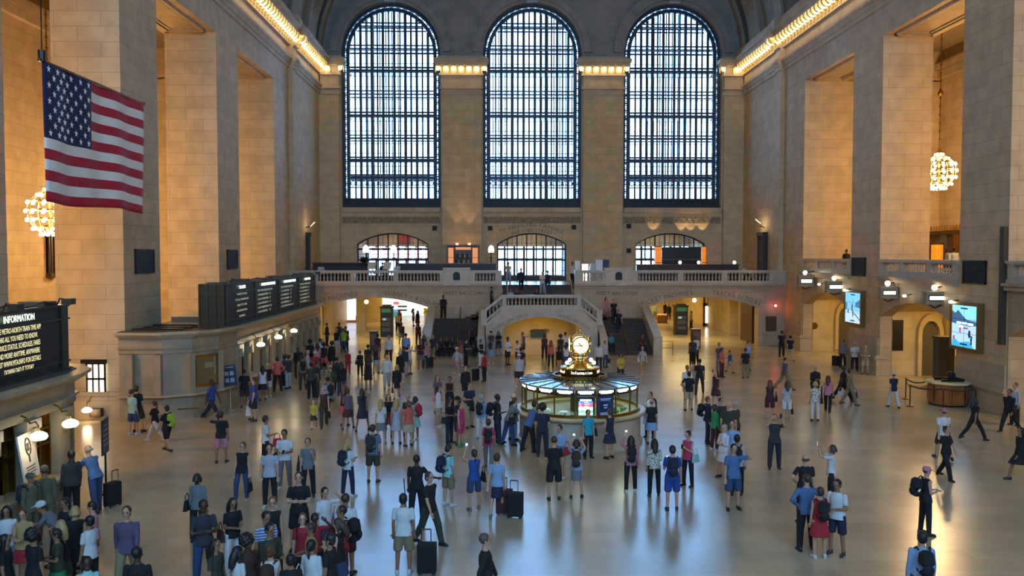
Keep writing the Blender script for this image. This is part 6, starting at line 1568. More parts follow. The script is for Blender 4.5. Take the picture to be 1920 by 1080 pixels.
def bag(kind, c, label, o, J, W, s, loc, face):
    R = Matrix.Rotation(radians(face), 4, 'Z')
    if kind == 'backpack':
        M = W @ Matrix.Translation(J['pel']+J['sp']*.27+V(0,.235,0)); name, cat = 'backpack', 'backpack'
    elif kind in ('lowbag','hipbag'):
        sd = 1 if kind == 'hipbag' else -1; M = W @ Matrix.Translation(J['pel']+V(sd*.27,.02,.10)) @ Matrix.Rotation(pi/2, 4, 'Z'); name, cat = 'shoulder_bag', 'bag'
    elif kind in ('rbag','lbag','tote'):
        sd = 1 if kind == 'rbag' else -1; a = J['arm', sd]; M = W @ Matrix.Translation(a[2]+a[3]*.12+V(sd*.02,0,-.17)) @ Matrix.Rotation(pi/2, 4, 'Z'); name, cat = 'handbag', 'bag'
        if kind == 'tote': M = M @ Matrix.Scale(1.5, 4)
    elif kind in ('case','case2','caseL','caseF'):
        v = {'case':V(.36,.22,0),'case2':V(-.14,-.22,0),'caseL':V(-.5,.0,0),'caseF':V(.05,-.55,0)}[kind]; p = loc+R @ (v*s); M = Matrix.Translation(p) @ R; name, cat = 'suitcase', 'suitcase'
    elif kind in ('phone','phoneL'):
        sd = 1 if kind == 'phone' else -1; a = J['arm', sd]; up = a[3].z > .45; M = W @ Matrix.Translation(a[2]+a[3]*.115+V(-sd*.0,-.035,.02)) @ Matrix.Rotation(0 if up else radians(-55), 4, 'X'); name, cat = 'phone', 'phone'
    root = empty(name, M.translation, label, cat); root.rotation_euler = M.to_euler(); sc_ = M.to_scale(); root.scale = sc_
    for nm, me in _carry({'lowbag':'handbag','hipbag':'handbag','rbag':'handbag','lbag':'handbag','tote':'handbag','case':'suitcase','case2':'suitcase','caseL':'suitcase','caseF':'suitcase','phoneL':'phone'}.get(kind, kind)):
        m = fabric(c)
        if nm == 'screen': m = emis('phone_screen', '#dfe8f2', 1.6)
        elif nm in ('casing','wheels'): m = BLACK
        elif nm == 'handle': m = mat('case_handle', '#2a2a2c', .4, .6)
        elif nm == 'strap' and kind == 'backpack': m = fabric('k')
        child(nm, me, root, m)
CROWD = '''
414,770,1.72;head;185;m;short hk;tee k;shorts pk;k;m;in black shirt and pale pink shorts, hand raised to head
455,828,1.66;ease;0;f;bun hb;tank k;slim dn;be;l;in black sleeveless top and faded jeans on the tan floor;rbag k black tote hanging from the hand of the person in black sleeveless top and jeans
498,778,1.72;hold;115;m;short hk;tee w;trousers k;k;m;in white tee and black trousers with a red jacket over the arm;lbag r bright red jacket folded over the arm of a walker in white
505,831,1.74;stand;5;m;short hk;tee lg;slim k;w;l;in light grey tee with black strap across chest, black trousers
533,804,1.76;hands;0;m;short hk;tee w;slim g;w;m;in white tee and grey trousers looking down at a phone;phone k phone held by the person in white tee and grey trousers|lowbag k black shoulder bag on the person in white tee looking down
577,820,1.70;carry;5;f;bun hb;tee g;trousers k;k;l;in grey tee and wide black trousers, bag on shoulder;lowbag k dark shoulder bag of the person in grey tee and wide black trousers
560,883,1.86;crossed;5;m;short hk;tee k;shorts k;k;l;tall, in black polo and black shorts, arms folded
652,822,1.66;hold;150;f;long bl;tee w;slim dkb;w;l;with long blonde hair, white tee, navy jeans and big dark backpack;backpack n large dark backpack of the long-haired blonde person in white tee
699,794,1.78;stand;172;m;short hb;tee plaid;shorts ol;br;l;in blue plaid shirt and khaki shorts, seen from behind;backpack dg grey backpack worn over a blue plaid shirt
370,886,1.66;stand;175;f;bob hk;long g;trousers k;k;m;with black bob in grey jacket, strap across the back;hipbag k black bag on the hip of the person in grey jacket
381,935,1.82;crossed;25;m;crop hk;tee dg;trousers dn;k;d;dark-skinned, in charcoal tee with white badge, arms folded
436,932,1.66;hands;40;f;long hk;tee k;trousers w;w;m;with long black hair, black tee and white trousers;lowbag br brown shoulder bag of the person in black tee and white trousers
511,930,1.72;stand;10;f;short hr;tank k;trousers k;k;l;in black sleeveless top with short brown hair behind the huddle
499,957,1.76;phone;45;m;crop hk;tee bstripe;shorts dn;k;m;in blue and grey striped tee reading a bright phone;phone k bright phone held by the person in blue striped tee
506,979,1.78;hands;50;m;short hk;long ol;trousers k;k;m;in olive shirt with head bowed, at front of the huddle
567,961,1.62;stand;15;f;pony hr;tee r;shorts dg;k;p;in red tee with brown hair and black straps;backpack k black backpack worn by the person in red tee with brown hair
582,979,1.66;hands;-60;c;short hb;tank bl;shorts dg;k;m;with bare tan shoulder and short brown hair beside the red tee
590,961,1.55;head;20;c;short hk;tee r;shorts dg;k;d;dark-skinned, in bright red top with hand beside the face
609,912,1.68;head;35;f;pony hk;tee w;skirt dn;w;l;in white blouse with dark sleeve bands, hand to mouth;hipbag lb pale blue bag across the white blouse
648,923,1.78;stand;170;m;crop hb;tee w;shorts mg;k;m;in white tee with black straps, seen from behind;hipbag r red sports bag hanging at the side of a white tee
640,946,1.78;stand;-70;m;crop hk;tee r;shorts mg;k;m;bearded, in faded red tee with black backpack;backpack k black backpack of the bearded person in faded red tee
633,970,1.66;hands;-95;f;long hb;tank k;skirt dn;k;p;in black tank top and blue denim skirt, seen from the side
404,1009,1.64;stand;70;f;long hk;tee ol;trousers k;k;m;with long black hair and dark olive top beside the charcoal tee
446,1022,1.58;stand;140;f;long hk;tee w;trousers g;k;m;with long black hair and white top at the bottom edge
507,1021,1.62;stand;178;f;bun hr;tank w;trousers dg;k;l;with bare shoulders and thin white straps, seen from behind;backpack br brown shoulder bag on the bare-shouldered person
584,1009,1.66;stand;165;f;pony hk;long w;trousers dg;k;m;in white sweater with black ponytail, seen from behind;hipbag floral black and white patterned bag of the person in white sweater
545,1036,1.6;stand;190;c;short hk;tee k;trousers dg;k;m;in black with black hair, in shadow at the bottom of the huddle
618,998,1.74;stand;-100;m;short hk;tee k;trousers k;k;m;in black tee half hidden behind the denim skirt
464,1003,1.72;stand;60;m;curly hk;jacket br;trousers k;k;d;in dark brown jacket with curly hair at the left of the huddle
256,722,1.82;ease;165;m;short hb;tee k;shorts ol;k;l;in black tee and olive shorts with black backpack near the pier;backpack k black backpack of the person in olive shorts near the pier
247,729,1.76;ease;150;m;crop hb;tee te;shorts dn;w;l;in pale mint shirt half hidden behind a black backpack
288,750,1.62;stride;-95;f;pony hb;tee k;slim w;w;l;in black top and white trousers striding left
312,759,1.66;walk;-120;c;short hk;tee k;shorts k;k;l;in black tee and shorts with lime green backpack;backpack lm lime green backpack on a walker dressed in black
133,843,1.78;stand;-130;m;crop hk;jacket dg;trousers k;k;d;in dark suit jacket standing at the near ticket counter
165,833,1.84;lean;-115;m;fringe hg;tee sb;trousers dn;k;l;bald, in blue shirt and jeans leaning on the near ticket counter;caseL k black wheeled bag on the floor beside the leaning bald person
57,885,1.76;stand;70;m;cap cam;long cam;trousers cam;br;m;in camouflage uniform and cap, left of a pair in uniform;backpack dg dark pack worn with the left camouflage uniform
83,871,1.80;stand;-150;m;cap cam;long cam;trousers cam;br;m;in camouflage uniform and tan cap, right of a pair in uniform
76,938,1.74;bend;-75;m;cap w;tee g;shorts dg;k;m;in white cap and grey tee bending forward in the left crowd
12,947,1.62;hands;20;f;long hk;tee w;shorts g;k;m;in white top with dark hair at the left edge
43,952,1.62;hands;10;f;short hr;tank bl;skirt r;k;l;brown-haired, in tan sleeveless top holding papers
122,932,1.70;hands;-30;m;short hk;tee k;trousers k;k;m;in black with bowed dark head behind the blonde in black
140,947,1.68;stand;-150;f;bob bl;dress k;dress k;k;l;blonde, in a black dress with her back half turned
172,938,1.66;phone;-75;f;short hk;tank pk;slim k;k;l;in pale pink sleeveless top beside a small black bag;hipbag k small black shoulder bag beside the pale pink top
167,965,1.66;stand;-110;f;bun hk;tee w;trousers k;k;m;in white spotted blouse and black trousers, dark hair up
113,973,1.62;stand;-120;f;long bl;long k;skirt ol;k;l;with long pale blonde hair in the dark left crowd
10,1000,1.66;stand;100;f;long hk;tee k;skirt r;k;m;in black with long black hair and dark red skirt, left edge
63,992,1.72;stand;150;m;curly hk;tee k;trousers k;k;m;all in black with bushy hair, in front of the left crowd
105,990,1.58;hands;-60;f;short hk;tee ol;skirt gr;k;m;in dark olive top with green skirt in the left crowd
237,947,1.84;walk;10;m;short hb;long pu;trousers kh;br;l;bearded, in dusty purple shirt walking forward with earphones
257,1022,1.80;stand;180;m;crop hk;tee k;trousers k;k;d;broad-shouldered, in black, seen from behind at the bottom edge
163,1042,1.60;stand;30;f;short hk;jacket te;trousers dg;k;d;in pale aqua cardigan over coral at the bottom left
398,711,1.80;stride;80;m;crop hk;tee b;trousers n;k;d;in bright blue tee and navy trousers striding right by the far office
475,706,1.84;ease;-70;h;crop hb;tee b;shorts n;k;l;heavy, in blue shirt and navy shorts with a white sack;tote w big white sack carried beside navy shorts
458,688,1.76,36.8;stand;180;m;crop hk;tee k;shorts mg;k;m;in black tee facing the far office beside the poster sign
492,676,1.66,38.6;stand;-160;f;long hk;tank w;skirt k;k;m;in white top and black skirt at the far ticket counter
502,673,1.66,39.5;stand;-140;f;short bl;tee k;shorts w;w;l;blonde, in black top and white shorts;hipbag r red shoulder bag of the blonde in white shorts
520,665,1.76,41.2;hips;178;m;short hk;long co;trousers k;k;m;in salmon shirt and black trousers at the far ticket counter
533,655,1.70,42.5;stand;-110;f;curly hk;jacket dn;trousers dd;w;d;with big curly black hair and denim jacket
540,664,1.76;stand;-120;m;short hk;tee dg;trousers lg;k;m;in dark tee and pale trousers behind the denim jacket
566,665,1.78;ease;-160;m;crop hk;long kh;trousers ol;br;m;in khaki shirt and olive trousers with black pack;backpack k black backpack over a khaki shirt near the far office
559,649,1.78;stand;25;m;crop hk;jacket k;trousers k;k;d;in black suit and white shirt leaning at the far ticket counter
600,624,1.78,50.5;lean;-110;m;crop hk;tee w;trousers k;k;m;in white shirt leaning on the last window of the far office
581,637,1.76;stand;-150;m;curly hk;tee k;trousers k;k;d;in black with bushy hair at the far office windows
577,656,1.68;stand;-60;f;short hg;long lg;trousers lg;w;l;in pale shirt and pale trousers at the far office windows
590,658,1.66;hold;30;m;cap w;tee r;shorts dg;k;l;in red checked shirt and white cap in the ticket queue
595,643,1.70;stand;-160;f;long hk;tee pk;trousers dg;k;m;with long dark hair and pink top in the ticket queue
607,642,1.70;stand;175;f;curly hk;tee k;shorts co;w;d;in black top and salmon pink shorts in the ticket queue
622,640,1.70;stand;-150;f;curly hk;long k;skirt k;k;d;with black curls, all in black, in the ticket queue;backpack k round black backpack on the person with black curls
606,637,1.62;ease;40;f;short hg;tee lg;trousers be;w;l;white-haired, in pale top behind the salmon shorts
583,678,1.76;stand;-150;m;short hk;tee ol;trousers k;k;m;in dark olive tee, back turned, middle of the queue
619,684,1.74;hands;-130;m;cap be;long kh;trousers kh;br;l;in beige cap and khaki with olive pack;backpack ol olive backpack of the person in beige cap
614,706,1.76;walk;-140;m;cap k;long lb;trousers k;k;m;in light blue shirt and black hat walking away;backpack k black pack over a light blue shirt
607,725,1.66;walk;15;f;short hg;tank br;trousers ol;k;l;white-haired, in brown top and olive trousers
588,750,1.16;walk;10;c;crop bl;tee y;shorts ol;br;p;small child in bright yellow t-shirt and olive shorts
646,720,1.68;stand;172;f;long hr;tank dg;skirt co;k;l;in charcoal top and coral skirt, seen from behind
652,727,1.66;apart;-175;f;short hb;tank pu;skirt mg;k;m;in plum top stepping beside the coral skirt
679,727,1.72;apart;175;f;long hk;dress n;dress n;k;m;with long black hair in flared navy dress, feet apart
595,675,1.80;stand;100;m;crop hk;tee dg;trousers ol;k;m;in dark tee and olive trousers beside the far queue
632,668,1.82;stand;170;m;crop hk;jacket dg;trousers dd;k;m;tall, in dark grey jacket, back turned near the yellow passage
640,678,1.74;stand;185;f;long hk;jacket k;trousers dn;w;m;in long black top and jeans, back turned near the red child
652,655,1.40;stand;20;c;short hk;tee r;trousers r;k;m;child in dark red top and trousers
675,657,1.44;stand;175;c;crop hk;tee k;trousers k;k;m;child all in black, facing the passage;hipbag k black bag at the side of the child in black
690,671,1.62;stand;-170;f;bob hk;dress k;dress k;k;m;in knee-length black dress with short dark hair
705,647,1.64;hands;172;f;long hr;tank mg;pencil lg;k;l;in plum top and pale grey skirt with dark tights
690,645,1.74;stand;165;m;crop hk;tee br;trousers br;k;m;in dark brown, back turned beside the brown cabinet
708,625,1.70;stand;-170;f;short hk;tee dg;shorts g;k;m;in dark top and grey shorts beside the ticket machine
725,664,1.80;walk;10;m;bald;long w;trousers lg;k;l;bald, in white shirt and pale grey trousers walking forward
714,747,1.66;stand;172;f;long bl;tee w;skirt g;be;l;long-haired blonde in white tee and grey skirt;lowbag br brown leather bag of the blonde in white tee and grey skirt
728,738,1.66;stand;15;f;long hr;tank k;shorts k;k;l;brown-haired, in black top facing the group of women
743,747,1.66;stand;180;f;long bl;dress lg;dress lg;k;l;in pale grey short dress, seen from behind;hipbag r red handbag beside the pale grey dress
766,750,1.66;stand;-150;f;bob hr;tee co;skirt be;br;l;in coral blouse and beige skirt
765,738,1.68;stand;10;f;short bl;tee dg;trousers k;k;l;dark blonde, facing forward behind the coral blouse
778,742,1.66;stand;-140;f;bob hk;dress te;dress te;w;m;in mint green dress with black hair;backpack r dark red backpack over the mint green dress
744,683,1.68;walk;5;f;long bl;jacket k;pencil k;k;l;blonde, in black jacket and skirt walking forward;lbag mg dark red handbag swinging beside the black skirt
750,657,1.72;stand;170;f;bob hg;jacket k;skirt k;w;l;grey-haired, in black with back turned beside the white shirt
757,648,1.74;stand;-170;m;crop hk;jacket dg;trousers lg;k;m;in dark jacket behind the person photographing in white
767,645,1.74;low;50;m;crop hb;tee w;shorts be;br;l;in white tee and beige shorts taking a photo
761,624,1.78;stand;178;h;crop hk;long lb;trousers k;k;m;broad, in light blue shirt, back turned in the passage
729,628,1.78;stand;178;m;crop hg;long w;trousers mg;k;l;in white shirt and dark trousers, back turned at the passage;rbag k black handbag beside dark trousers at the passage
753,604,1.72;walk;175;m;crop hk;tank br;skirt kh;br;d;in dark vest and khaki wrap entering the passage
746,586,1.72;walk;0;m;crop hr;tee be;trousers k;k;l;in beige tee and black trousers coming out of the passage
749,580,1.72;stand;10;f;long hr;tee co;trousers dg;k;l;in coral top far inside the bright passage
775,578,1.70;stand;80;f;long hk;tank w;shorts k;k;l;in white top and black shorts far inside the passage
783,582,1.70;stand;-20;f;long hb;tank k;skirt mg;k;l;in black tank inside the bright passage
784,604,1.74;stand;170;f;long hr;tee mg;trousers mg;k;m;in dark maroon standing in the bright passage
688,568,1.76;walk;0;m;crop hb;tee w;trousers k;k;l;in white tee and black trousers crossing the left passage
698,571,1.74;walk2;170;m;crop hk;jacket dg;trousers k;k;m;in dark jacket walking away in the left passage
673,566,1.76,78;stride;40;m;crop hk;jacket k;trousers k;k;m;in black suit deep in the left passage
613,605,1.74;stand;80;m;crop hk;jacket k;trousers k;k;m;in black at the far corner of the ticket office
636,604,1.76;stand;150;m;crop hk;jacket dg;trousers dg;k;d;dark figure behind the yellow-green shirt
631,615,1.70;stand;170;f;short bl;tee k;trousers lg;w;l;blonde, in black top and pale trousers near the office corner
644,615,1.72;stand;160;m;crop hk;tee lm;trousers dn;k;m;in yellow-green shirt at the mouth of the passage
648,611,1.76;stand;165;m;crop hb;tee dg;trousers k;k;m;in dark tee right of the yellow-green shirt
789,636,1.78;hands;5;m;crop hb;tee mg;shorts g;k;m;in dark maroon tee and grey shorts reading a phone
797,640,1.64;stand;20;f;bob hk;tee pk;trousers dg;k;l;in dusty pink top beside a black suitcase;case k black suitcase beside the dusty pink top
795,626,1.66;stand;10;f;long hk;tank dg;trousers k;k;m;in dark top behind the maroon tee
812,626,1.78;walk2;-30;m;short hk;tee dg;shorts kh;k;l;in charcoal tee walking left past the stair foot
800,603,1.74;stand;20;m;short hk;tee k;trousers k;k;m;in black with a black pack, left of a pair by the sloping parapet;lowbag k black bag on the left person of the pair by the parapet
806,602,1.74;stand;-20;m;short hk;tee k;trousers k;k;m;in black, right of a pair by the sloping parapet
874,634,1.76;hold;90;m;crop hk;tee k;trousers k;k;l;in black tee and black trousers facing right at the left stair foot
863,637,1.62;stand;150;f;long hr;tee co;skirt te;w;l;in coral top and pale skirt at the left stair foot
856,650,1.66;walk;60;m;cap w;tee lg;shorts pk;w;l;in white cap and pale tee stooping at the left stair foot
902,636,1.70;hands;40;f;short hk;tank k;trousers w;k;l;in black tank and white trousers beside black suitcases;phone k phone of the person in black tank and white trousers
908,658,1.66;stand;-120;f;short hk;long r;trousers k;k;m;in red top and black trousers holding black suitcases;caseF k black suitcase in front of the red top and black trousers|lbag w white shopping bag on the black suitcase
921,620,1.76;stand;40;m;cap k;tee dg;shorts g;w;l;in black cap and dark tee left of the middle arch
921,632,1.70;stand;170;f;bob hk;dress lb;dress lb;w;l;in grey blue dress with backpack left of the middle arch;backpack dg grey backpack over the grey blue dress
935,620,1.70;hands;5;f;long hk;tee k;shorts dn;k;l;with long black hair, black top and denim shorts beside the arch
952,631,1.78;hands;45;m;crop hk;long w;shorts k;k;d;in white shirt and black shorts at the yellow arch
873,685,1.70;walk;10;f;short hk;jacket k;shorts k;k;p;in open black jacket near the black suitcases
820,703,1.64;stand;25;f;long hr;tee pu;skirt pk;br;l;with long brown hair and dusty top, back of the trio
843,705,1.68;hands;0;f;bun hk;tank k;trousers k;k;m;in black sleeveless top and black trousers, hands clasped
822,723,1.66;stand;75;f;bob hk;jacket w;shorts be;w;l;in white jacket and beige shorts facing right
880,716,1.82;hold;30;m;short hk;tee n;trousers be;k;l;in navy polo and beige trousers holding a bag;lbag k small black bag held beside the beige trousers
843,746,1.66;hands;50;f;bob hk;tee k;slim dd;k;m;in black top with large bag beside the black cap;lowbag dg large black shoulder bag in the middle group
858,742,1.78;hold;70;m;cap k;tee n;shorts n;k;m;in black cap, navy tee and navy shorts
864,750,1.66;stand;60;f;short hk;tank hp;shorts hp;gr;l;in bright pink half hidden behind the navy tee
902,738,1.70;stand;165;f;short hg;long lb;trousers w;g;l;grey-haired, in denim shirt and white trousers with dark backpack;backpack k dark backpack over a denim shirt
933,738,1.82;hold;95;m;crop hk;tee k;trousers dd;k;d;in black tee and dark jeans with pack, facing right;backpack k black backpack on the person in black tee facing the booth
916,784,1.68;walk2;175;f;short hb;tee hp;slim g;k;l;in bright pink top and grey leggings walking to the booth;backpack k black backpack over the bright pink top
966,744,1.78;lean;115;m;short hb;tee g;trousers dn;k;l;in grey tee and jeans leaning on the booth counter;lowbag k black bag on the hip of the person in grey tee
962,737,1.74;stand;120;m;bald;tee k;trousers lg;k;l;bald, in black tee behind the grey tee at the booth
1003,750,1.84;lean;125;m;short hk;tee sb;trousers k;k;l;in blue striped shirt and black trousers bending over the counter
1017,757,1.80;hands;172;m;curly hk;tee n;trousers n;k;l;in navy shirt and trousers with back to us at the counter;lbag lg pale striped tote hanging beside the navy trousers
1049,795,1.68;hands;-40;f;short hb;long lb;shorts be;w;l;short-haired, in pale blue sweater looking down;hipbag r dark red handbag of the person in pale blue sweater
1039,817,1.80;hands;180;m;crop hb;tee k;shorts k;k;l;in black tee and black shorts, seen from behind, feet apart
1081,820,1.68;photo;172;f;bob hk;tee lb;pencil g;k;l;in grey blue top and grey skirt raising a phone;backpack br small brown backpack over the grey blue top|phone k phone raised by the person in grey blue top
1103,767,1.66;stand;15;f;pony hb;tee tq;trousers k;k;l;in turquoise shirt standing in front of the booth;hipbag k black tote on the turquoise shirt
1143,766,1.68;hands;-150;f;short hb;dress n;dress n;k;l;in short navy dress writing at the booth counter
1219,734,1.72;stand;-40;f;bun hk;tee w;trousers k;k;l;in white tee with black straps right of the booth;backpack k black pack worn by the person in white tee right of the booth
1222,747,1.66;stand;170;f;cap pk;tee k;skirt lb;k;l;in pink cap and pale grey skirt right of the booth;hipbag lb pale blue tote beside the pale grey skirt
973,662,1.78;stand;172;h;cap w;tee lg;shorts br;w;l;in white cap, pale polo and brown shorts, seen from behind
977,650,1.76;stand;165;m;short hk;tee n;shorts dg;k;m;in navy tee just behind the white cap
970,638,1.50;hands;60;c;short hk;tee w;shorts n;w;m;boy in white tee near the yellow arch
981,621,1.68;photo1;60;f;pony hb;tank pu;shorts n;w;l;in plum top and navy shorts photographing in front of the arch
1033,637,1.70;stand;165;f;long hr;tank co;slim k;k;l;in coral top and black trousers beside the stroller
1051,627,1.70;stand;180;f;curly hk;tee dg;trousers dd;k;m;in dark clothes left of the white tee by the arch
1060,622,1.74;stand;172;m;crop hk;tee w;trousers dg;k;m;in white tee, far side of the stroller
1062,641,1.66;stand;165;f;long hk;tee w;shorts dn;w;m;with long dark hair and white tee just left of the clock
1123,641,1.70;stand;160;f;pony hk;long w;slim dd;k;l;in white blouse and dark jeans right of the clock
1135,638,1.66;stand;30;f;short hb;tee lg;slim dn;k;l;in pale top and jeans beside the white blouse;rbag ol olive bag held beside the jeans right of the clock
1164,661,1.66;hands;5;f;bob hk;long y;trousers dd;k;m;in yellow cardigan and dark trousers
1205,649,1.64;walk;10;f;short hg;tee striped;trousers bl;w;l;in black and white top and cream trousers;lowbag w white shoulder bag of the person in cream trousers
1304,628,1.80;hands;-25;m;bald;long w;trousers k;k;d;in white shirt and black trousers by the reddish brown cabinet
1299,632,1.74;stand;-20;m;crop hk;tee dg;trousers k;k;d;in dark tee half hidden behind the white shirt
1349,642,1.76;stand;10;m;crop hb;tee pu;trousers g;k;l;in dark plum tee behind the coral tank
1354,651,1.68;hands;40;f;pony hk;tank co;slim mg;k;m;in coral tank top and dark trousers, right of the stairs
1369,656,1.36;walk;60;c;short hb;tee b;shorts be;k;l;child in blue tee and beige shorts
1398,652,1.70;stand;172;m;crop hk;tee k;trousers kh;k;m;in black tee and khaki trousers, seen from behind
1403,639,1.78;hands;40;m;crop hb;long lb;trousers kh;k;l;in pale blue shirt behind the black tee and khakis
1466,619,1.80;stand;172;m;short hk;tee k;trousers k;k;l;all in black standing near the brown plaque
1482,628,1.74;walk2;178;m;short hk;tee k;shorts be;k;l;in black tee and beige shorts walking to the right wall
1473,669,1.78;stride;95;m;crop hb;long pu;trousers kh;br;l;in grey shirt and khaki trousers striding right
1289,684,1.76;stand;5;m;bun hk;long w;shorts be;w;m;in white shirt facing us behind the black tee and beige shorts
1292,695,1.76;hip1;178;m;short hk;tee k;shorts be;k;l;in black tee and long beige shorts, hand on hip
1312,672,1.80;apart;175;m;crop hk;tee k;slim dg;k;m;in black tee with white circle on the back, feet apart
1343,692,1.68;photo1;-50;f;long hk;dress mg;dress mg;br;l;in maroon dress holding a phone up;phone k phone held by the person in maroon dress
1444,711,1.66;stand;165;f;long hr;tank mg;shorts mg;be;l;with long brown hair and maroon playsuit;lowbag k black handbag of the person in maroon playsuit
1476,713,1.68;stand;172;f;long hb;tee lg;shorts w;be;l;long-haired, in pale blue top and white shorts;lbag k small black bag beside the white shorts
1529,684,1.78;hands;10;m;crop hg;jacket k;trousers k;k;l;in black suit and tie facing us
1529,714,1.66;stand;165;f;bob bl;tee floral;slim w;br;l;blonde, in patterned blouse and white trousers;lowbag k dark bag beside the patterned blouse
1553,703,1.68;walk2;150;f;long hb;tee pk;slim k;br;l;in pale pink top and black trousers stepping away;hipbag k black slouch bag of the person in pale pink top
1583,684,1.80;stride;75;h;short hk;tee k;trousers k;k;d;broad, in black, striding right with white bag;lbag w white plastic bag carried by the broad person in black
1594,690,1.74;walk;80;f;short hk;tee kh;trousers kh;br;m;in khaki walking behind the broad person in black;rbag mg dark red handbag on the far side of the broad person in black
1581,629,1.74,49.4;stand;-60;m;crop hk;long g;trousers k;k;m;in grey shirt leaning at the corner of the pier, left of three;caseL k black bag on the floor beside the grey shirt at the pier
1603,636,1.74,47.8;hands;-20;m;crop hg;tee w;trousers k;k;l;in white shirt leaning against the pier base, middle of three
1623,641,1.70,46.4;crossed;-30;m;crop hg;tee kh;shorts be;k;l;grey-haired, in beige shorts against the pier base, right of three
1328,742,1.74;stand;70;f;short hr;jacket n;trousers dd;k;l;red-haired, in navy jacket and jeans at the left of the huddle;backpack k black backpack of the person in navy jacket
1341,757,1.64;stand;110;f;bob hk;long gr;trousers mg;w;m;in green top and dark red trousers
1352,745,1.70;stand;20;m;crop hk;long dg;trousers dg;k;l;in dark grey at the back of the huddle
1366,752,1.84;stand;150;h;bald;tee ol;shorts kh;k;l;large and bald, in dark olive tee
1378,751,1.80;stand;-140;h;crop hg;tee ol;shorts mg;k;l;in olive tee and dark maroon shorts, right side of the huddle
1373,787,1.76;stand;-20;m;crop hk;tee lb;shorts dg;k;l;in bright pale blue shirt inside the huddle
1358,795,1.66;crossed;-60;f;short hg;jacket w;skirt w;k;l;white-haired, wrapped in a white shawl
1382,813,1.76;stand;165;m;short hk;long lg;trousers k;k;m;in pale shirt with black sling pack behind the blue polo;backpack k black sling pack over the pale shirt
1376,831,1.80;head;0;m;short hk;tee sb;shorts dn;k;l;in blue polo and long denim shorts, hand over the face
1290,807,1.66;phone;-50;f;bun hk;tank hp;slim k;k;l;in hot pink top and black trousers with pale blue bag;hipbag te pale blue handbag beside the hot pink top|phone k phone read by the person in hot pink top
1453,773,1.78;photo;-10;m;short hk;tee dg;trousers dd;k;l;in dark printed tee photographing towards us;phone k phone held at the face of the person in dark printed tee
1560,830,1.66;photo;-115;f;bob hb;tee w;slim k;k;l;in white tee and black trousers holding a phone high;phone k glowing phone held high by the person in white tee
1183,813,1.66;photo1;178;f;long hk;long pk;slim k;w;l;in pink jacket with dark backpack raising a phone;backpack k dark backpack over the pink jacket|phone k phone raised over the pink jacket
1227,821,1.66;hold;178;f;long hk;long floral;slim k;k;l;with long black hair and mottled grey jacket
1261,834,1.76;phone;175;m;short hk;tee b;shorts b;n;l;in bright blue tee and blue shorts with dark backpack;backpack n navy backpack over the bright blue tee|phone k phone held beside the bright blue tee
1510,850,1.78;hip1;180;m;fringe hb;tee k;trousers k;k;l;balding, in black tee, back of the group of five
1513,887,1.80;hips;178;m;crop hb;long sb;trousers k;k;l;in blue shirt and black trousers, hands on hips
1538,911,1.64;stand;178;f;short hb;dress r;dress r;w;l;in bright red dress with white shoes;backpack k black backpack over the bright red dress
1570,897,1.76;hands;-50;m;short hk;tee w;shorts n;dg;m;in white tee and navy shorts at the right of the group of five
1738,873,1.70;hands;90;f;cap pk long hb;tank k;slim k;k;l;in pink cap and black clothes looking at a phone;backpack k black backpack of the person in pink cap|phone k glowing phone of the person in pink cap
1770,764,1.78;walk2;178;m;cap pk;tee w;shorts dg;k;l;in white shirt and faded cap walking away
1775,798,1.68;walk;25;f;bun hk;tee k;trousers k;k;l;in loose black outfit walking forward in front of the white shirt
1830,745,1.68;stride;95;f;long hk;tee k;slim k;k;m;with long black hair, in black, striding right
1676,697,1.66;walk2;178;f;hat w;tee n;trousers w;k;l;in white sun hat, navy top and cropped white trousers
1904,713,1.74,32.4;stand;-80;m;crop hr;long lg;trousers k;k;l;in pale shirt with black strap at the right edge
1893,724,1.76,31.3;stride;-60;m;crop hk;jacket k;trousers k;k;m;in black striding along the right wall base
1914,800,1.68;walk;-90;f;long hk;long k;skirt k;k;m;in black skirt cut off by the right edge
1729,994,1.74;stand;172;m;short hk;long lb;trousers dg;k;l;in pale blue shirt at the bottom right;backpack k slim black backpack over the pale blue shirt
910,998,1.80;walk;95;m;crop hs;long k;trousers k;k;l;shaven-headed, in black jacket at the bottom centre
756,923,1.76;stand;178;m;short hk;tee w;shorts kh;w;m;in plain white tee and khaki shorts beside upright luggage;caseL k black suitcase beside the person in khaki shorts
805,883,1.80;walk2;55;m;short hb;tee k;trousers ol;k;l;in black tee and olive trousers walking right
781,851,1.74;stick;175;m;crop hk;tee k;trousers k;k;d;in black holding a long thin stick
841,832,1.70;phone;130;m;short hk;tee te;shorts kh;w;l;in pale aqua tee and khaki shorts with dark backpack;backpack n dark blue backpack over the pale aqua tee
889,838,1.66;photo;-160;f;pony hb;tank b;shorts dn;g;l;in royal blue tank and denim shorts photographing;lowbag k small black bag across the royal blue tank|phone k phone held up by the person in royal blue tank
932,848,1.70;pull;165;f;short hb;tee lb;pencil n;g;l;in sky blue tee and navy skirt pulling suitcases;caseL k large black suitcase pulled by the person in sky blue tee|case2 mg dark red suitcase next to the large black one
1021,626,1.66;stand;170;f;long hb;tee dg;trousers k;k;m;in dark top in front of the yellow wall, left of the coral top
1278,590,1.70;stand;175;f;long hk;tank k;skirt te;br;m;in black top and pale green skirt at the right ticket machine
1296,569,1.70,75;stand;-80;f;short hk;tank be;trousers br;br;l;far inside the right passage beside the display window
1228,568,1.76;stand;10;m;short hk;long te;trousers kh;k;l;in pale blue-green shirt deep in the right passage
1247,566,1.76;stand;30;m;crop hk;jacket k;trousers k;k;m;in black suit, left of two deep in the right passage
1254,569,1.74;stand;-10;m;crop hk;jacket k;trousers k;k;m;in black suit, right of two deep in the right passage
'''
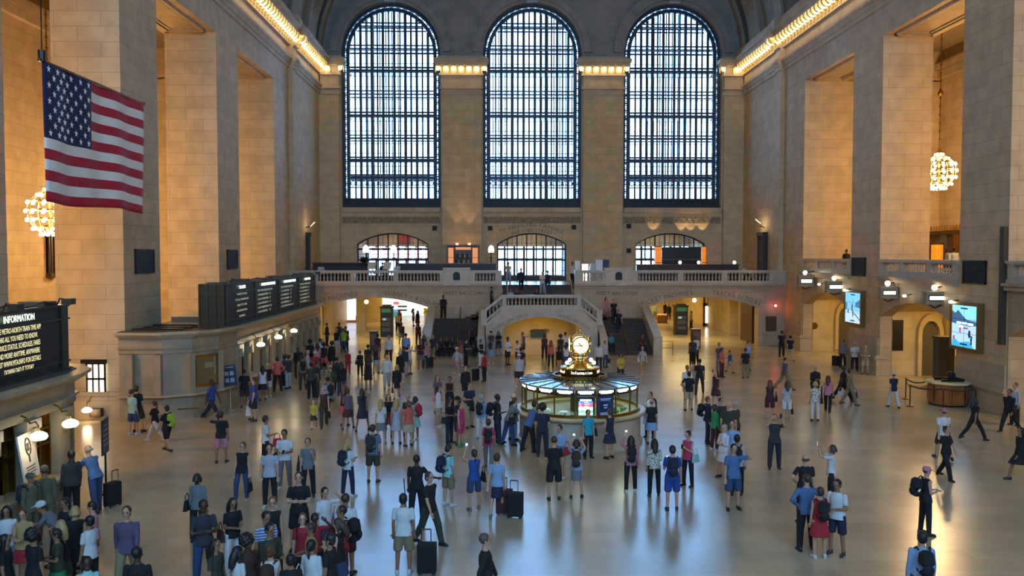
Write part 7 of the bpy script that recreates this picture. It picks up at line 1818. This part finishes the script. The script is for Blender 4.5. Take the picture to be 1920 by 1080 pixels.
EXTRA = [  # people on the stairs and balconies: head pixel, height, pose ..., floor height
 (831,551,1.80,'hands',5,'m','crop hk','jacket k','trousers k','k','d','in black suit and white shirt standing on the left stair landing',2.1,60.4),
 (885,607,1.62,'walk2',178,'f','short hk','tank mg','trousers k','k','m','in dark red top climbing the left stair',0.45,56.5),
 (922,539,1.66,'stand',100,'f','crop hk','tee dg','trousers k','k','m','in dark grey at the top of the left landing steps',2.85,60.6),
 (837,632,1.68,'sit',10,'m','short hk','tee k','trousers dg','k','m','in black sitting at the left side of the lowest left steps',0,55.35),
 (848,630,1.68,'sit',0,'f','long hk','tee dg','trousers k','k','m','in dark grey sitting in the middle of the lowest left steps',0,55.35),
 (893,632,1.68,'sit',0,'m','short hk','tee n','trousers k','k','m','in navy sitting at the right side of the lowest left steps',0,55.35),
 (826,640,1.68,'sit',20,'m','short hk','tee dg','trousers k','k','m','in charcoal sitting at the foot of the left parapet',0,55.3),
 (1137,563,1.68,'stand',30,'f','long hr','dress pk','dress pk','k','l','in dusty pink dress standing high on the right stair',2.1,60.2),
 (1151,557,1.78,'walk',5,'m','short hk','tee k','trousers dd','k','l','in black tee coming down the right stair, upper one',1.9,59.5),
 (1160,577,1.70,'walk',5,'m','short hk','tee k','trousers dd','k','l','in black tee with white print coming down the right stair',1.3,58.3),
 (1146,624,1.68,'sit',0,'f','short hk','tee tq','trousers k','k','m','in teal top sitting on the left edge of the right stair',0.2,56),
 (1205,628,1.68,'sit',0,'f','short hk','tee mg','trousers k','k','m','in dark red top sitting on the right stair',0.1,55.8),
 (977,497,1.80,'walk',5,'m','crop hb','jacket n','trousers n','k','l','in navy suit carrying a case down the central steps',4.1,61.4),
 (953,492,1.74,'stand',170,'m','crop hk','tee be','trousers lb','k','m','in beige shirt at the top left of the central steps',4.55,63),
 (1017,503,1.70,'hands',20,'m','cap w','tee w','trousers lb','k','m','in white shirt and cap on the central steps, left of a pair',3.9,61),
 (1027,501,1.72,'stand',170,'m','crop hk','tee n','trousers dn','k','m','in navy on the central steps, right of a pair',3.95,61.2),
 (957,528,1.68,'sit',0,'m','short hk','tee lb','trousers dg','k','m','in pale blue sitting at the lower left of the central steps',3.1,59.3),
 (969,531,1.68,'sit',0,'m','short hk','tee k','trousers dg','k','m','in black sitting beside the pale blue shirt on the central steps',3.1,59.3),
 (1006,536,1.68,'sit',0,'f','short hk','tee k','trousers k','k','m','in black crouched on the middle of the central steps',3.1,59.3),
 (602,492,1.72,'lean',20,'m','crop hk','long w','trousers k','k','d','in white waiter shirt behind the left balustrade',4.55,62.6),
 (1073,486,1.74,'stand',-60,'m','crop hk','long w','trousers k','k','m','in white waiter shirt at the right top of the central steps',4.55,63),
 (1393,499,1.7,'bend',-80,'m','crop hg','long w','trousers k','k','l','in white bending over behind the right end of the balustrade',4.55,62.6),
 (745,492,1.70,'stand',0,'m','short hk','tee w','trousers k','k','m','in white standing among the tables at the left balcony door',4.55,65),
 (717,495,1.70,'stand',180,'m','short hk','jacket n','trousers k','k','m','in dark jacket standing at the left balcony tables',4.55,65.2),
 (805,484,1.74,'hands',0,'m','crop hb','long w','trousers k','k','l','in white shirt behind the bar left of the bottle shelves',4.55,67.2),
 (1777,464,1.72,'stand',-100,'m','crop hk','long w','trousers k','k','d','in white waiter shirt on the north balcony, left of two',5.5,43.6),
 (1789,462,1.74,'stand',170,'m','crop hk','long w','trousers k','k','d','in white waiter shirt on the north balcony, right of two',5.5,43.5),
 (1587,470,1.70,'stand',170,'m','crop hk','jacket k','trousers k','k','m','in black behind the balustrade of the far north bay',5.5,55),
]
def pr(s): return tuple(s.split())
for ln in CROWD.strip().splitlines():
    f = ln.split(';'); x, y, H = (float(v) for v in f[0].split(',')[:3])
    hair = f[4].split(); hr = (hair[0], hair[1], hair[3]) if len(hair) > 3 else tuple(hair)
    bg_ = []
    if len(f) > 10:
        for b in f[10].split('|'):
            w_ = b.split(' ', 2); bg_.append((w_[0], w_[1], w_[2]))
    person(x, y, H, f[1], float(f[2]), f[3], hr, pr(f[5]), pr(f[6]), f[7], f[8], f[9], bags=bg_, Y=float(f[0].split(',')[3]) if f[0].count(',') > 2 else None)
for e in EXTRA:
    person(e[0], e[1], e[2], e[3], e[4], e[5], tuple(e[6].split()), pr(e[7]), pr(e[8]), e[9], e[10], e[11], z0=e[12], Y=e[13])
# the thin stick, the stroller, the case carried down the steps
q = MB(); a, b = on_z(762, 960), on_y(757, 897, on_z(762, 960).y); q.tube([a+V(0,0,.02), b], .014, 6); tag(q.build('walking_stick', BLACK), 'long thin black stick held by the person in black', 'stick')
p = on_z(1049, 686); r = empty('stroller', p, 'black folding stroller beside the person in coral top', 'stroller'); q = MB()
for sx in (-.2,.2): q.tube([p+V(sx,-.3,.1),p+V(sx,.25,.95),p+V(sx,.45,1.05)], .016, 6); q.tube([p+V(sx,.3,.1),p+V(sx,-.1,.6)], .016, 6)
q.tube([p+V(-.2,.45,1.05),p+V(.2,.45,1.05)], .016, 6); q.build('frame', DARKMETAL, r)
q = MB(); q.hexa([p+V(-.19,-.15,.38),p+V(.19,-.15,.38),p+V(.19,.2,.34),p+V(-.19,.2,.34),p+V(-.19,-.15,.44),p+V(.19,-.15,.44),p+V(.19,.33,.85),p+V(-.19,.33,.85)]); q.build('seat', fabric('k'), r)
for sx in (-.2,.2):
    for sy in (-.3,.3): q = MB(); c_ = p+V(sx,sy,.09); q.tube([c_+V(0,.075*cos(t*pi/6),.075*sin(t*pi/6)) for t in range(12)], .016, 6, close=True); q.build('wheel', BLACK, r)
# ================================================================ daylight and view
w = bpy.data.worlds.new('World'); SC.world = w; w.use_nodes = True; nt = w.node_tree
bg = nt.nodes['Background']; bg.inputs['Color'].default_value = (.28, .57, 1.0, 1); bg.inputs['Strength'].default_value = SKY
def portal(c, y, rot, sx, sy):
    L = bpy.data.lights.new('daylight_portal', 'AREA'); L.shape = 'RECTANGLE'; L.size = sx; L.size_y = sy; L.cycles.is_portal = True
    o = bpy.data.objects.new('daylight_portal', L); COL.objects.link(o); o.location = (c[0], y, c[1]); o.rotation_euler = rot
for c in WC:
    portal((c, 19.6), YW+3.2, (-pi/2, 0, 0), 8.8, 18.5); portal((c, 19.6), YE-1.5, (pi/2, 0, 0), 8.8, 18.5)
for c, h in DOORS: portal((c, 6.1), 79.3, (-pi/2, 0, 0), 2*h+.4, 3.1)
vs = SC.view_settings; vs.view_transform = 'Standard'; vs.look = 'None'; vs.gamma = 1; vs.exposure = EXPO; vs.use_curve_mapping = False
cy = SC.cycles; cy.max_bounces = 8; cy.diffuse_bounces = 4; cy.glossy_bounces = 4; cy.transmission_bounces = 4; cy.transparent_max_bounces = 12
cy.sample_clamp_indirect = 4; cy.caustics_reflective = False; cy.caustics_refractive = False; cy.use_denoising = True
